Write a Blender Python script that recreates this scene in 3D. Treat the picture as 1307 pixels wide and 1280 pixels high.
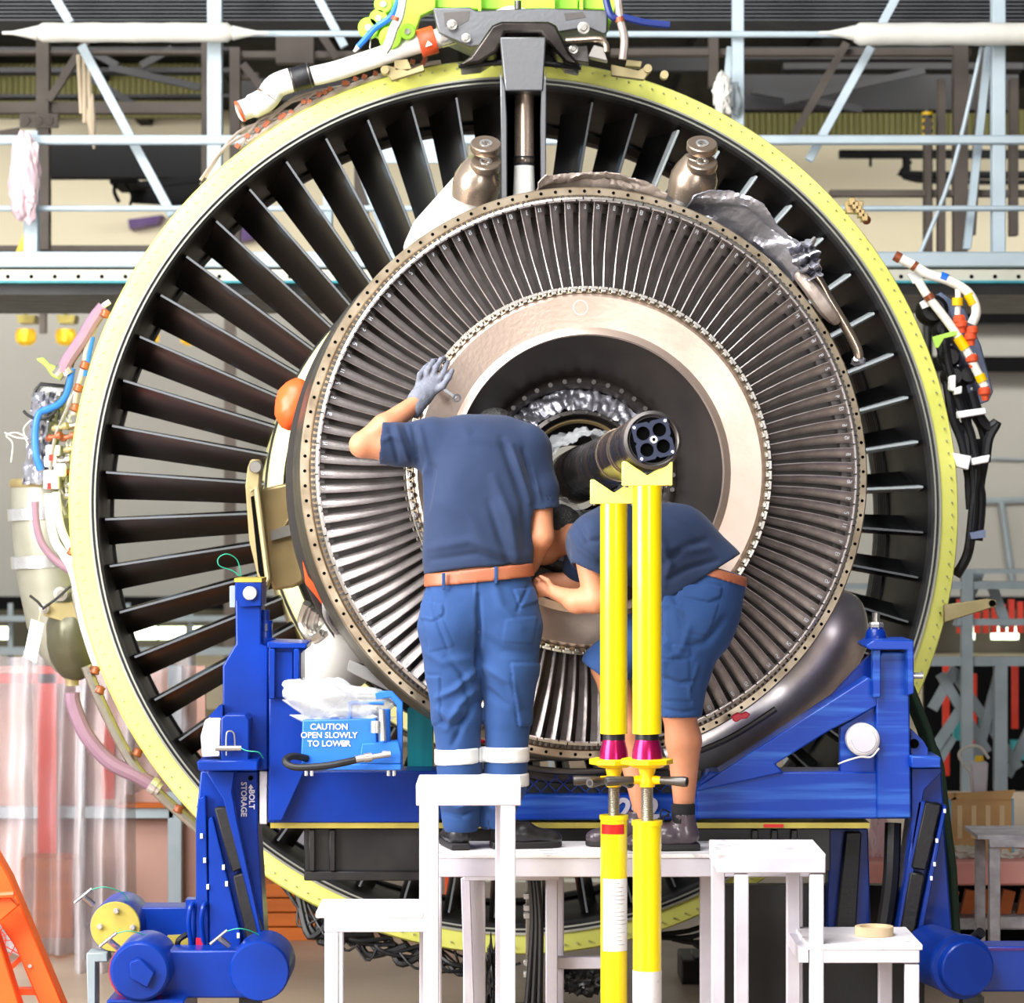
import bpy, bmesh, math, random
import numpy as np
from mathutils import Vector, Matrix, noise as mnoise
R = math.radians
PI = math.pi
random.seed(7)
for o in list(bpy.data.objects):
    bpy.data.objects.remove(o)
SC = bpy.context.scene
COL = SC.collection

# ---------------------------------------------------------------- camera
EYE = 2.3
FPX = 4020.0
cam_d = bpy.data.cameras.new('camera')
cam = bpy.data.objects.new('camera', cam_d)
COL.objects.link(cam)
cam.location = (0, 0, EYE)
cam.rotation_euler = (R(90), 0, 0)
cam_d.sensor_fit = 'HORIZONTAL'
cam_d.sensor_width = 36.0
cam_d.lens = 36.0 * FPX / 1307.0
cam_d.clip_end = 200
cam_d.dof.use_dof = True
cam_d.dof.focus_distance = 11.6
cam_d.dof.aperture_fstop = 4.5
SC.camera = cam

# ---------------------------------------------------------------- world, lights, exposure
w = bpy.data.worlds.new('hangar_daylight')
SC.world = w
w.use_nodes = True
bg = w.node_tree.nodes['Background']
bg.inputs[1].default_value = 1.0
_nt = w.node_tree                                     # open hangar: daylight from the door side on the left, dim bays to the right
_tc = _nt.nodes.new('ShaderNodeTexCoord'); _sx = _nt.nodes.new('ShaderNodeSeparateXYZ'); _cr = _nt.nodes.new('ShaderNodeValToRGB')
_mr = _nt.nodes.new('ShaderNodeMapRange'); _mr.inputs['From Min'].default_value = -1
_nt.links.new(_tc.outputs['Generated'], _sx.inputs[0]); _nt.links.new(_sx.outputs['X'], _mr.inputs['Value'])
_nt.links.new(_mr.outputs[0], _cr.inputs[0]); _nt.links.new(_cr.outputs[0], bg.inputs[0])
_cr.color_ramp.elements[0].color = (0.50, 0.51, 0.52, 1); _cr.color_ramp.elements[0].position = 0.05
_cr.color_ramp.elements[1].color = (0.055, 0.058, 0.065, 1); _cr.color_ramp.elements[1].position = 0.75

def area(name, loc, target, sx, sy, power, color=(1, 1, 1)):
    d = bpy.data.lights.new(name, 'AREA')
    d.shape = 'RECTANGLE'; d.size = sx; d.size_y = sy; d.energy = power; d.color = color
    o = bpy.data.objects.new(name, d); COL.objects.link(o)
    o.location = loc
    o.rotation_euler = (Vector(target) - Vector(loc)).to_track_quat('-Z', 'Y').to_euler()
    return o
area('hangar_bay_daylight_right', (3.4, -1.5, 3.2), (0.4, 12.0, 2.1), 3.2, 2.6, 330, (1.0, 0.98, 0.96))
area('hangar_door_daylight', (-6.8, 7.4, 4.0), (0.0, 12.0, 2.1), 5, 4.6, 1350, (1.0, 0.98, 0.95))
area('hangar_front_daylight', (-4.0, 1.0, 9.2), (0.0, 12, 1.7), 4, 3, 900, (1.0, 0.985, 0.96))
area('hangar_roof_light', (-1.8, 8.6, 8.6), (-0.2, 12.2, 2), 5, 3, 650, (1, 1, 1))
area('back_wall_fill_left', (-5, 23.0, 5.8), (-4, 30, 2.6), 8, 1.2, 560, (1.0, 0.98, 0.94))  # added fill that brightens the back wall, not an actual lamp
area('back_wall_fill_right', (5, 23.0, 5.8), (4, 30, 2.6), 8, 1.2, 560, (1.0, 0.98, 0.94))  # matching added fill for the right half of the back wall
area('dock_light', (-4, 9.0, 11.5), (0, 18.5, 4), 7, 3, 240, (0.9, 0.96, 1.0))

vs = SC.view_settings
vs.view_transform = 'Standard'; vs.look = 'None'; vs.gamma = 1.0; vs.use_curve_mapping = False
vs.exposure = 0.35
SC.cycles.use_denoising = True
SC.cycles.max_bounces = 6
SC.cycles.diffuse_bounces = 3
SC.cycles.glossy_bounces = 4
SC.cycles.transparent_max_bounces = 12
SC.cycles.caustics_reflective = False
SC.cycles.caustics_refractive = False
SC.cycles.sample_clamp_indirect = 6

# ---------------------------------------------------------------- helpers
def P(px, py, Y):
    return Vector(((px - 653.5) / FPX * Y, Y, EYE - (py - 640.0) / FPX * Y))

def srgb(h):
    if isinstance(h, str):
        c = [int(h[i:i+2], 16) / 255 for i in (0, 2, 4)]
    else:
        c = h
    return tuple((x / 12.92 if x <= 0.04045 else ((x + 0.055) / 1.055) ** 2.4) for x in c) + (1,)

MATS = {}
def mat(name, color, rough=0.5, metal=0.0, color2=None, scale=6.0, mix=0.5, stretch=(1, 1, 1), bump=0.0, bscale=60.0,
        rvar=0.12, coat=0.0, alpha=1.0, trans=0.0, emit=0.0, spec=0.5, detail=6.0, sheen=0.0, lo=0.35, hi=0.7, ior=1.45):
    m = bpy.data.materials.new(name); m.use_nodes = True
    nt = m.node_tree; b = nt.nodes['Principled BSDF']; N = nt.nodes.new; L = nt.links.new
    c1 = srgb(color); c2 = srgb(color2) if color2 else tuple(x * 0.72 for x in c1[:3]) + (1,)
    tc = N('ShaderNodeTexCoord'); mp = N('ShaderNodeMapping'); mp.inputs['Scale'].default_value = stretch
    L(tc.outputs['Object'], mp.inputs['Vector'])
    n = N('ShaderNodeTexNoise'); n.inputs['Scale'].default_value = scale; n.inputs['Detail'].default_value = detail
    L(mp.outputs[0], n.inputs['Vector'])
    cr = N('ShaderNodeValToRGB'); cr.color_ramp.elements[0].position = lo; cr.color_ramp.elements[1].position = hi
    L(n.outputs['Fac'], cr.inputs[0])
    mx = N('ShaderNodeMix'); mx.data_type = 'RGBA'
    mx.inputs['A'].default_value = c1; mx.inputs['B'].default_value = c2
    mul = N('ShaderNodeMath'); mul.operation = 'MULTIPLY'; mul.inputs[1].default_value = mix
    L(cr.outputs[0], mul.inputs[0]); L(mul.outputs[0], mx.inputs['Factor']); L(mx.outputs['Result'], b.inputs['Base Color'])
    rr = N('ShaderNodeMapRange'); rr.inputs['To Min'].default_value = max(0.03, rough - rvar); rr.inputs['To Max'].default_value = min(1, rough + rvar)
    L(n.outputs['Fac'], rr.inputs['Value']); L(rr.outputs[0], b.inputs['Roughness'])
    b.inputs['Metallic'].default_value = metal
    b.inputs['Specular IOR Level'].default_value = spec
    b.inputs['IOR'].default_value = ior
    if coat: b.inputs['Coat Weight'].default_value = coat; b.inputs['Coat Roughness'].default_value = 0.08
    if sheen: b.inputs['Sheen Weight'].default_value = sheen
    if alpha < 1: b.inputs['Alpha'].default_value = alpha
    if trans: b.inputs['Transmission Weight'].default_value = trans
    if emit:
        b.inputs['Emission Color'].default_value = c1; b.inputs['Emission Strength'].default_value = emit
    if bump:
        n2 = N('ShaderNodeTexNoise'); n2.inputs['Scale'].default_value = bscale; n2.inputs['Detail'].default_value = 4
        L(mp.outputs[0], n2.inputs['Vector'])
        bp = N('ShaderNodeBump'); bp.inputs['Strength'].default_value = min(1, bump); bp.inputs['Distance'].default_value = 0.01
        L(n2.outputs['Fac'], bp.inputs['Height']); L(bp.outputs[0], b.inputs['Normal'])
    MATS[name] = m
    return m

mat('engine_primer', 'e6e67a', 0.42, color2='d0d460', scale=3, mix=0.8)
mat('hub_primer', 'd6d49a', 0.4, color2='b8b06a', scale=4, mix=0.6)
mat('seal_black', '1a1a1c', 0.4, color2='3a3a3a', scale=5)
mat('vane_glint', '6c7074', 0.35, 0.4)  # thin highlight along the trailing edge, put into the colour
mat('vane_highlight', 'c4cdd0', 0.3, 0.3)  # gloss of the rear part of the vane, painted as lighter colour
mat('seal_light', 'b9b9ae', 0.35, 0.7)
mat('liner_black', '0a0909', 0.45, color2='141316', scale=4, bump=0.05, spec=0.3)
mat('vane_black', '070708', 0.3, color2='4d6070', scale=2.3, mix=0.4, lo=0.56, hi=0.62, spec=0.25)
mat('vane_grey', '9aa5a7', 0.32, 0.2, color2='8a9596', scale=3)
mat('blade_metal', 'b4acaa', 0.34, 0.8, color2='746a68', scale=14, mix=0.7, bump=0.1, bscale=90)
mat('chalk', 'e8eef8', 0.8)
mat('rotor_dark', '4b4645', 0.42, 0.75, color2='5c5148', scale=5)
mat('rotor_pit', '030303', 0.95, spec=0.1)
mat('steel', 'b6b2ac', 0.3, 0.9, color2='8a837a', scale=12)
mat('steel_bright', 'dcdcdc', 0.25, 0.8, color2='b0aca6', scale=16)
mat('steel_dark', '5e5a58', 0.4, 0.8, color2='3a3634', scale=9)
mat('bronze_rim', 'ac9e8a', 0.36, 0.75, color2='77664f', scale=10, mix=0.8)
mat('gold_steel', 'b59b6c', 0.4, 0.55, color2='8b7a52', scale=4, mix=0.8)
mat('clevis_metal', 'b5a392', 0.28, 0.85, color2='8d7460', scale=7)
mat('duct_silver', 'd8d2d0', 0.36, 0.8, color2='a096a2', scale=3, mix=0.8, lo=0.42, hi=0.6)
mat('foil', 'c4c5cf', 0.36, 0.85, color2='9a9aa8', scale=14, bump=0.7, bscale=22)
mat('foil_rust', 'a89c94', 0.45, 0.3, color2='7a6456', scale=9, bump=0.5, bscale=30)
mat('shaft_black', '232226', 0.28, 0.55, color2='6b4a38', scale=3.5, mix=0.7, stretch=(1, 5, 1), lo=0.5, hi=0.75)
mat('white_duct', 'e6e4de', 0.45, color2='c4c0b6', scale=6, bump=0.15, bscale=30)
mat('white_paint', 'ccc8d2', 0.45, color2='b0a8ba', scale=5, mix=0.6, bump=0.1, bscale=40)
mat('white_worn', 'dcd8da', 0.5, color2='8f8894', scale=16, mix=0.75, lo=0.56, hi=0.72)
mat('white_fairing', 'd8d6d0', 0.35, color2='d0cdc4', scale=3)
mat('blue_paint', '04308e', 0.34, color2='032268', scale=3, mix=0.8, coat=0.12, spec=0.3)
mat('blue_scuffed', '07389c', 0.36, color2='3f78cc', scale=6, mix=0.6, stretch=(0.3, 1, 6), coat=0.1, spec=0.35, lo=0.48, hi=0.72)
mat('blue_light', '2468c4', 0.4, color2='1c54a6', scale=4)
mat('teal_plastic', '1d8f9c', 0.35, color2='0f6570', scale=4, stretch=(6, 1, .3))
mat('black_rubber', '0c0c10', 0.5, color2='1a1a20', scale=8, bump=0.15)
mat('black_metal', '151416', 0.4, color2='292725', scale=6)
mat('yellow_paint', 'ffe600', 0.3, color2='f4d000', scale=4, mix=0.5, coat=0.6)
mat('yellow_cap', 'fff27a', 0.4, color2='ffe61a', scale=3)
mat('yellow_deep', 'f4c800', 0.4, color2='d0a000', scale=8)
mat('magenta_metal', 'c0175a', 0.22, 0.75, color2='d84a84', scale=6)
mat('red_paint', 'd01c14', 0.4)
mat('red_plastic', 'b81830', 0.35)
mat('chrome', 'd8d8dc', 0.12, 1.0)
mat('orange_plastic', 'f05a26', 0.4, color2='d84818', scale=3)
mat('orange_paint', 'f2561a', 0.42, color2='d84410', scale=4)
mat('orange_crate', 'c2641c', 0.6, color2='8a4010', scale=5, stretch=(.4, 1, 3))
mat('orange_bright', 'ff8a1a', 0.5, color2='f27210')
mat('green_pylon', '9fe03a', 0.4, color2='8ccc2c', scale=5)
mat('green_bracket', 'a8d04a', 0.4, color2='88b83a')
mat('green_strap', '1c3a2a', 0.7, color2='0e2018', scale=60, stretch=(1, 1, .2), bump=0.4, bscale=200)
mat('mount_grey', '6f7073', 0.36, 0.7, color2='555558', scale=12, bump=0.08)
mat('mauve_hose', '86687a', 0.5, color2='745868')
mat('blue_hose', '1f68c8', 0.35)
mat('navy_hose', '1c2c6a', 0.4)
mat('white_hose', 'ece8e0', 0.5, color2='cfc6b4', scale=20)
mat('copper_tape', '9c5638', 0.4, 0.4, color2='7a4028', scale=30)
mat('orange_band', 'd8522a', 0.45)
mat('tank_grey', '98978a', 0.42, 0.25, color2='7a7868', scale=4, mix=0.8)
mat('tank_dark', '5c5a48', 0.35, 0.4, color2='3a3829', scale=4)
mat('tag_white', 'f2f2f4', 0.6)
mat('khaki_bracket', 'a89a72', 0.42, 0.35, color2='86784e', scale=5, mix=0.8)
mat('box_blue_grey', '6d7894', 0.45, 0.3, color2='565f78', scale=12)
mat('plate_gold', 'b8a84e', 0.42, 0.3, color2='8c7c3a', scale=6, mix=0.8)
mat('navy_shirt', '16294a', 0.85, color2='10203c', scale=5, sheen=0.08, bump=0.08, bscale=250)
mat('navy_trousers', '1a3e72', 0.85, color2='143260', scale=6, sheen=0.06, bump=0.08, bscale=250)
mat('reflective', 'd4d6d8', 0.5, color2='bcbec0')
mat('belt_leather', '9c5c42', 0.45, color2='84482e', scale=12)
mat('skin', 'bc8060', 0.5, color2='b07050', scale=18, mix=0.6, bump=0.1, bscale=120)
mat('skin_dark', 'a06a4a', 0.5, color2='8a583c', scale=18)
mat('hair', '1c1a1a', 0.5, color2='3a3838', scale=60, bump=0.6, bscale=150)
mat('glove', '70737f', 0.8, color2='5a5d69', scale=40, bump=0.3, bscale=160)
mat('shoe_black', '17171a', 0.35, color2='2a2a2e', scale=12)
mat('shoe_brown', '4a3f46', 0.32, color2='2e262c', scale=14, coat=0.2)
mat('sole', '1d1a1c', 0.7)
mat('sock', '101014', 0.9)
mat('plastic_film', 'd0d2d4', 0.12, color2='b0b4b8', scale=5, alpha=0.28, bump=0.6, bscale=5, spec=0.9)
mat('plastic_sheet', 'cfcacf', 0.22, color2='b8b0b6', scale=2, alpha=0.36, stretch=(3, 3, .4), bump=0.5, bscale=5)
mat('dock_blue_white', 'b4c2ca', 0.5, color2='98a8b0', scale=4)
mat('dock_cream', 'c9c8b8', 0.55, color2='a8a698', scale=3)
mat('dock_brown', '665c54', 0.65, color2='4c443e', scale=4)
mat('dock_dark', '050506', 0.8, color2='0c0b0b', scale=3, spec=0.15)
mat('wall_cream', 'e6dcc0', 0.8, color2='ded2b0', scale=1)
mat('wall_grey', '9c9a92', 0.7, color2='928f86', scale=0.6)
mat('wall_olive', '5d5a28', 0.7, color2='4a4820', scale=2, stretch=(8, 1, .2))
mat('floor_tan', 'a89684', 0.4, color2='8c7a68', scale=1.2, mix=0.8)
mat('slat_grey', '46484c', 0.7)
mat('purple_paint', '4a1c6a', 0.5)
mat('lamp_yellow', 'e8b92c', 0.3, 0.4, emit=0.5)
mat('lamp_glow', 'f6ffe8', 0.5, emit=2.2)
mat('wrap_white', 'd6d4cc', 0.45, color2='bcbab2', scale=6, bump=0.4, bscale=14)
mat('bag_pink', 'd8b4be', 0.4, color2='cfd4cc', scale=5, bump=0.4, bscale=12)
mat('rope', 'b8a890', 0.9)
mat('cardboard', 'c8a070', 0.8, color2='a88454', scale=8)
mat('carton_blue', '78aacc', 0.6)
mat('board_pink', 'c49a8c', 0.7, color2='b0887a', scale=2)
mat('bench_pink', 'e08a84', 0.6, color2='e8c0b4', scale=4)
mat('red_rack', 'd83a24', 0.5)
mat('rack_grey', '8a9498', 0.5, color2='6c767a')
mat('rack_teal', '3aa0a4', 0.5)
mat('tape_tan', 'dcc29a', 0.6)
mat('step_grey', 'a8a4a8', 0.5, color2='787078', scale=14, mix=0.8)
mat('green_wire', '1f9a7a', 0.5)
mat('window_glow', 'f0ffe0', 0.5, emit=3.0)

# tan heat-stained annulus: radial object-space rings of stain
def rotor_cone_mat():
    m = mat('rotor_tan', 'd6c0b2', 0.33, 0.75, color2='a89688', scale=4, mix=0.6, bump=0.05)
    return m
rotor_cone_mat()

class MB:
    def __init__(s): s.v = []; s.f = []; s.m = []; s.mi = 0
    def add(s, vs_, fs):
        b = len(s.v); s.v += [tuple(v) for v in vs_]
        for f in fs: s.f.append([b + i for i in f]); s.m.append(s.mi)
        return s
    def mat(s, i): s.mi = i; return s
    def hexa(s, a, b):   # two quads
        s.add(list(a) + list(b), [(3, 2, 1, 0), (4, 5, 6, 7), (0, 1, 5, 4), (1, 2, 6, 5), (2, 3, 7, 6), (3, 0, 4, 7)]); return s
    def box(s, c, d, Rm=None):
        c = Vector(c); x, y, z = d[0] / 2, d[1] / 2, d[2] / 2
        q = [Vector(p) for p in ((-x, -y, -z), (x, -y, -z), (x, y, -z), (-x, y, -z), (-x, -y, z), (x, -y, z), (x, y, z), (-x, y, z))]
        if Rm is not None: q = [Rm @ p for p in q]
        q = [p + c for p in q]
        return s.hexa(q[:4], q[4:])
    def bar(s, a, b, w_, d_, side=None):   # rectangular bar from a to b; w_ along side, d_ across
        a = Vector(a); b = Vector(b); t = (b - a).normalized()
        u = Vector(side) if side is not None else Vector((0, 1, 0))
        v = t.cross(u)
        if v.length < 1e-4: u = Vector((1, 0, 0)); v = t.cross(u)
        v.normalize(); u = v.cross(t).normalized()
        qa = [a + u * (d_ / 2 * i) + v * (w_ / 2 * j) for i, j in ((-1, -1), (1, -1), (1, 1), (-1, 1))]
        qb = [p + (b - a) for p in qa]
        return s.hexa(qa, qb)
    def pxbox(s, x0, y0, x1, y1, Y, d):    # box whose front face fills a region at distance Y, going d back
        a = P(x0, y0, Y); b = P(x1, y1, Y)
        return s.box(((a.x + b.x) / 2, Y + d / 2, (a.z + b.z) / 2), (abs(b.x - a.x), d, abs(b.z - a.z)))
    def prism(s, pts, vec):
        n = len(pts); pts = [Vector(p) for p in pts]; vec = Vector(vec)
        q = [p + vec for p in pts]
        return s.add(pts + q, [tuple(range(n)), tuple(range(2 * n - 1, n - 1, -1))] + [(i, n + i, n + (i + 1) % n, (i + 1) % n) for i in range(n)])
    def pxprism(s, pts, Y, d): return s.prism([P(x, y, Y) for x, y in pts], (0, d, 0))
    def cyl(s, a, b, r0, r1=None, n=16, cap=True):
        r1 = r0 if r1 is None else r1
        return s.rings([(Vector(a), r0), (Vector(b), r1)], n, cap)
    def rings(s, pr, n=16, cap=True):      # pr: points with radii along an axis
        a = pr[0][0]; t = (pr[-1][0] - a).normalized()
        u = t.orthogonal().normalized(); v = t.cross(u)
        vs_ = []
        for p, r in pr:
            for k in range(n):
                an = 2 * PI * k / n; vs_.append(p + (u * math.cos(an) + v * math.sin(an)) * r)
        fs = []
        for i in range(len(pr) - 1):
            for k in range(n):
                k2 = (k + 1) % n; fs.append((i * n + k, i * n + k2, (i + 1) * n + k2, (i + 1) * n + k))
        if cap: fs.append(tuple(range(n - 1, -1, -1))); m_ = (len(pr) - 1) * n; fs.append(tuple(range(m_, m_ + n)))
        return s.add(vs_, fs)
    def turn(s, base, axis, prof, n=24):   # prof list of (distance along axis, radius)
        base = Vector(base); axis = Vector(axis).normalized()
        return s.rings2([(base + axis * d_, r) for d_, r in prof], axis, n)
    def rings2(s, pr, t, n):
        u = t.orthogonal().normalized(); v = t.cross(u); vs_ = []; fs = []
        for p, r in pr:
            for k in range(n):
                an = 2 * PI * k / n; vs_.append(p + (u * math.cos(an) + v * math.sin(an)) * max(r, 1e-4))
        for i in range(len(pr) - 1):
            for k in range(n):
                k2 = (k + 1) % n; fs.append((i * n + k, i * n + k2, (i + 1) * n + k2, (i + 1) * n + k))
        fs.append(tuple(range(n - 1, -1, -1))); m_ = (len(pr) - 1) * n; fs.append(tuple(range(m_, m_ + n)))
        return s.add(vs_, fs)
    def tube(s, pts, r, n=10, sub=5, rfn=None):
        pts = [Vector(p) for p in pts]
        if len(pts) > 2 and sub > 1:
            q = []
            for i in range(len(pts) - 1):
                p0 = pts[max(i - 1, 0)]; p1 = pts[i]; p2 = pts[i + 1]; p3 = pts[min(i + 2, len(pts) - 1)]
                for k in range(sub):
                    t = k / sub
                    q.append(0.5 * ((2 * p1) + (p2 - p0) * t + (2 * p0 - 5 * p1 + 4 * p2 - p3) * t * t + (3 * p1 - p0 - 3 * p2 + p3) * t ** 3))
            q.append(pts[-1]); pts = q
        vs_ = []; fs = []; m_ = len(pts); up = None
        for i, p in enumerate(pts):
            t = (pts[min(i + 1, m_ - 1)] - pts[max(i - 1, 0)])
            t = t.normalized() if t.length > 1e-9 else Vector((0, 0, 1))
            if up is None: up = t.orthogonal().normalized()
            up = (up - t * up.dot(t))
            up = up.normalized() if up.length > 1e-6 else t.orthogonal().normalized()
            v = t.cross(up); rr = rfn(i / (m_ - 1)) * r if rfn else r
            for k in range(n):
                an = 2 * PI * k / n; vs_.append(p + (up * math.cos(an) + v * math.sin(an)) * rr)
        for i in range(m_ - 1):
            for k in range(n):
                k2 = (k + 1) % n; fs.append((i * n + k, i * n + k2, (i + 1) * n + k2, (i + 1) * n + k))
        fs.append(tuple(range(n - 1, -1, -1))); b = (m_ - 1) * n; fs.append(tuple(range(b, b + n)))
        return s.add(vs_, fs)
    def lathe(s, prof, M, n=128, a0=0.0, a1=2 * PI, close=True):   # prof [(r, w)], local u,v,w
        full = abs(a1 - a0 - 2 * PI) < 1e-6; m_ = len(prof); cnt = n if full else n + 1; vs_ = []; fs = []
        for k in range(cnt):
            an = a0 + (a1 - a0) * k / n; c, s_ = math.cos(an), math.sin(an)
            for r, w_ in prof: vs_.append(M @ Vector((r * c, r * s_, w_)))
        for k in range(n):
            k2 = (k + 1) % cnt
            for i in range(m_ if close else m_ - 1):
                j = (i + 1) % m_; fs.append((k * m_ + i, k2 * m_ + i, k2 * m_ + j, k * m_ + j))
        if close and not full:
            fs.append(tuple(range(m_ - 1, -1, -1))); fs.append(tuple(range(n * m_, n * m_ + m_)))
        return s.add(vs_, fs)
    def blob(s, c, rad, seed=0, amp=0.2, fr=3.0, sub=4, Rm=None):
        bm = bmesh.new(); bmesh.ops.create_icosphere(bm, subdivisions=sub, radius=1)
        vs_ = []
        for v in bm.verts:
            d_ = v.co.normalized(); q = d_ * fr + Vector((seed * 7.3, seed * 3.1, seed))
            k = 1 + amp * (mnoise.noise(q) * 1.2 + 0.6 * abs(mnoise.noise(q * 2.3)) * 2 - .3 + 0.35 * mnoise.noise(q * 5.1))
            p = Vector((d_.x * rad[0], d_.y * rad[1], d_.z * rad[2])) * k
            if Rm is not None: p = Rm @ p
            vs_.append(Vector(c) + p)
        s.add(vs_, [[v.index for v in f.verts] for f in bm.faces]); bm.free(); return s
    def sheet(s, fn, nu, nv, th=0.004):    # surface fn(u,v) with a small thickness
        g = [[Vector(fn(i / nu, j / nv)) for j in range(nv + 1)] for i in range(nu + 1)]
        top = []; bot = []
        for i in range(nu + 1):
            for j in range(nv + 1):
                a = g[min(i + 1, nu)][j] - g[max(i - 1, 0)][j]; b = g[i][min(j + 1, nv)] - g[i][max(j - 1, 0)]
                nn = a.cross(b); nn = nn.normalized() if nn.length > 1e-12 else Vector((0, -1, 0))
                top.append(g[i][j] + nn * th / 2); bot.append(g[i][j] - nn * th / 2)
        W = nv + 1; K = len(top); fs = []
        for i in range(nu):
            for j in range(nv):
                a = i * W + j; fs.append((a, a + W, a + W + 1, a + 1)); fs.append((K + a, K + a + 1, K + a + W + 1, K + a + W))
        for i in range(nu):
            a = i * W; fs.append((a, K + a, K + a + W, a + W)); a = i * W + nv; fs.append((a, a + W, K + a + W, K + a))
        for j in range(nv):
            a = j; fs.append((a, a + 1, K + a + 1, K + a)); a = nu * W + j; fs.append((a, K + a, K + a + 1, a + 1))
        return s.add(top + bot, fs)

def thing(name, label, cat, loc, group=None):
    o = bpy.data.objects.new(name, None); COL.objects.link(o)
    o.empty_display_size = 0.1; o.location = loc; o['label'] = label; o['category'] = cat
    if group: o['group'] = group
    return o

def parented(o, parent):
    if parent is not None:
        o.parent = parent
        if parent.type == 'EMPTY': o.matrix_parent_inverse = Matrix.Translation(-Vector(parent.location))
    return o

def obj(name, mb, mt, parent=None, bevel=0.0, ang=35, smooth=True, label=None, cat=None, group=None, kind=None, seg=1, recalc=True):
    me = bpy.data.meshes.new(name)
    off = Vector((0, 0, 0))
    vv = mb.v
    if parent is None and kind != 'structure':
        A = np.array([tuple(v) for v in vv]); lo = A.min(0); hi = A.max(0)
        off = Vector((float(lo[0] + hi[0]) / 2, float(lo[1] + hi[1]) / 2, float(lo[2])))
        vv = [(v[0] - off.x, v[1] - off.y, v[2] - off.z) for v in vv]
    me.from_pydata(vv, [], mb.f)
    for m_ in (mt if isinstance(mt, (list, tuple)) else [mt]): me.materials.append(MATS[m_])
    me.polygons.foreach_set('material_index', mb.m)
    if recalc:
        bm = bmesh.new(); bm.from_mesh(me); bmesh.ops.recalc_face_normals(bm, faces=bm.faces); bm.to_mesh(me); bm.free()
    if smooth:
        me.shade_smooth(); me.set_sharp_from_angle(angle=R(ang))
    o = bpy.data.objects.new(name, me); COL.objects.link(o)
    o.location = off
    if bevel:
        md = o.modifiers.new('bevel', 'BEVEL'); md.width = bevel; md.segments = seg; md.limit_method = 'ANGLE'; md.angle_limit = R(50)
        md.harden_normals = False
    if label: o['label'] = label
    if cat: o['category'] = cat
    if group: o['group'] = group
    if kind: o['kind'] = kind
    return parented(o, parent)

def text(name, body, loc, size, mt, parent, rot=(PI / 2, 0, 0), bold=0.0, align='CENTER', ext=0.002, label=None):
    cu = bpy.data.curves.new(name, 'FONT'); cu.body = body; cu.size = size; cu.align_x = align; cu.align_y = 'CENTER'
    cu.extrude = ext; cu.offset = bold; cu.resolution_u = 3; cu.space_line = 1.0
    tmp = bpy.data.objects.new(name + '_curve', cu); COL.objects.link(tmp)
    dg = bpy.context.evaluated_depsgraph_get(); dg.update()
    me = bpy.data.meshes.new_from_object(tmp.evaluated_get(dg))
    bpy.data.objects.remove(tmp)
    M4 = Matrix.Translation(loc) @ (rot if isinstance(rot, Matrix) else Matrix.Rotation(rot[2], 4, 'Z') @ Matrix.Rotation(rot[1], 4, 'Y') @ Matrix.Rotation(rot[0], 4, 'X'))
    me.transform(M4); me.materials.clear(); me.materials.append(MATS[mt])
    o = bpy.data.objects.new(name, me); COL.objects.link(o)
    if label: o['label'] = label
    return parented(o, parent)
# ---------------------------------------------------------------- the hall
obj('floor', MB().box((0, 12, -0.05), (30, 38, 0.1)), 'floor_tan', kind='structure')
obj('wall_back', MB().box((0, 30.3, 3.4), (30, 0.2, 6.8)), 'wall_cream', kind='structure')
m = MB()
m.box((0, 26.2, 6.15), (30, 8.2, 0.2))
for i in range(24): m.box((-11.5 + i, 26.2, 5.98), (0.12, 8.0, 0.16))
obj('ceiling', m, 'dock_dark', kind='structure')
m = MB().pxbox(-40, 60, 258, 150, 27.0, .1)
for i in range(40): m.pxbox(-40 + i * 7.5, 60, -38 + i * 7.5, 150, 26.96, .04)
obj('trim_1', m, 'wall_olive', kind='structure')
m = MB().pxbox(935, 140, 1400, 176, 27.0, .1)
for i in range(60): m.pxbox(935 + i * 7.5, 140, 937 + i * 7.5, 176, 26.96, .04)
obj('trim_2', m, 'wall_olive', kind='structure')
# grey screen wall in front of the cream wall
m = MB().pxbox(-200, 388, 1500, 762, 28.0, .25)
pw = thing('screen_wall', 'tall pale grey panelled screen wall standing far behind the engine', 'screen wall', P(653, 762, 28).xy.to_3d())
obj('panel', m, 'wall_grey', pw)
m = MB()
m.tube([P(1180, 583, 27.97), P(1320, 587, 27.97)], .012, 6)
m.tube([P(1240, 640, 27.97), P(1320, 638, 27.97)], .03, 6)
m.tube([P(1278, 640, 27.97), P(1292, 742, 27.97)], .03, 6)
m.pxbox(1225, 400, 1500, 414, 27.9, .1); m.pxbox(-200, 384, 1500, 394, 27.9, .1)
obj('seam', m, 'rack_grey', pw)
m = MB().pxbox(1180, 392, 1500, 412, 27.7, .1).pxbox(1180, 455, 1500, 474, 27.7, .1)
obj('edge_strip', m, 'dock_dark', pw)
m = MB()
for x in (-30, 1180):
    pass
for x0, x1 in ((-120, 1500),): m.pxbox(x0, 762, x1, 778, 27.8, .4)
obj('base_rail', m, 'dock_dark', pw)
m = MB().pxprism([(286, 380), (300, 380), (300, 900), (286, 900)], 27.2, .1)
obj('conduit', m, 'dock_brown', pw)

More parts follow.
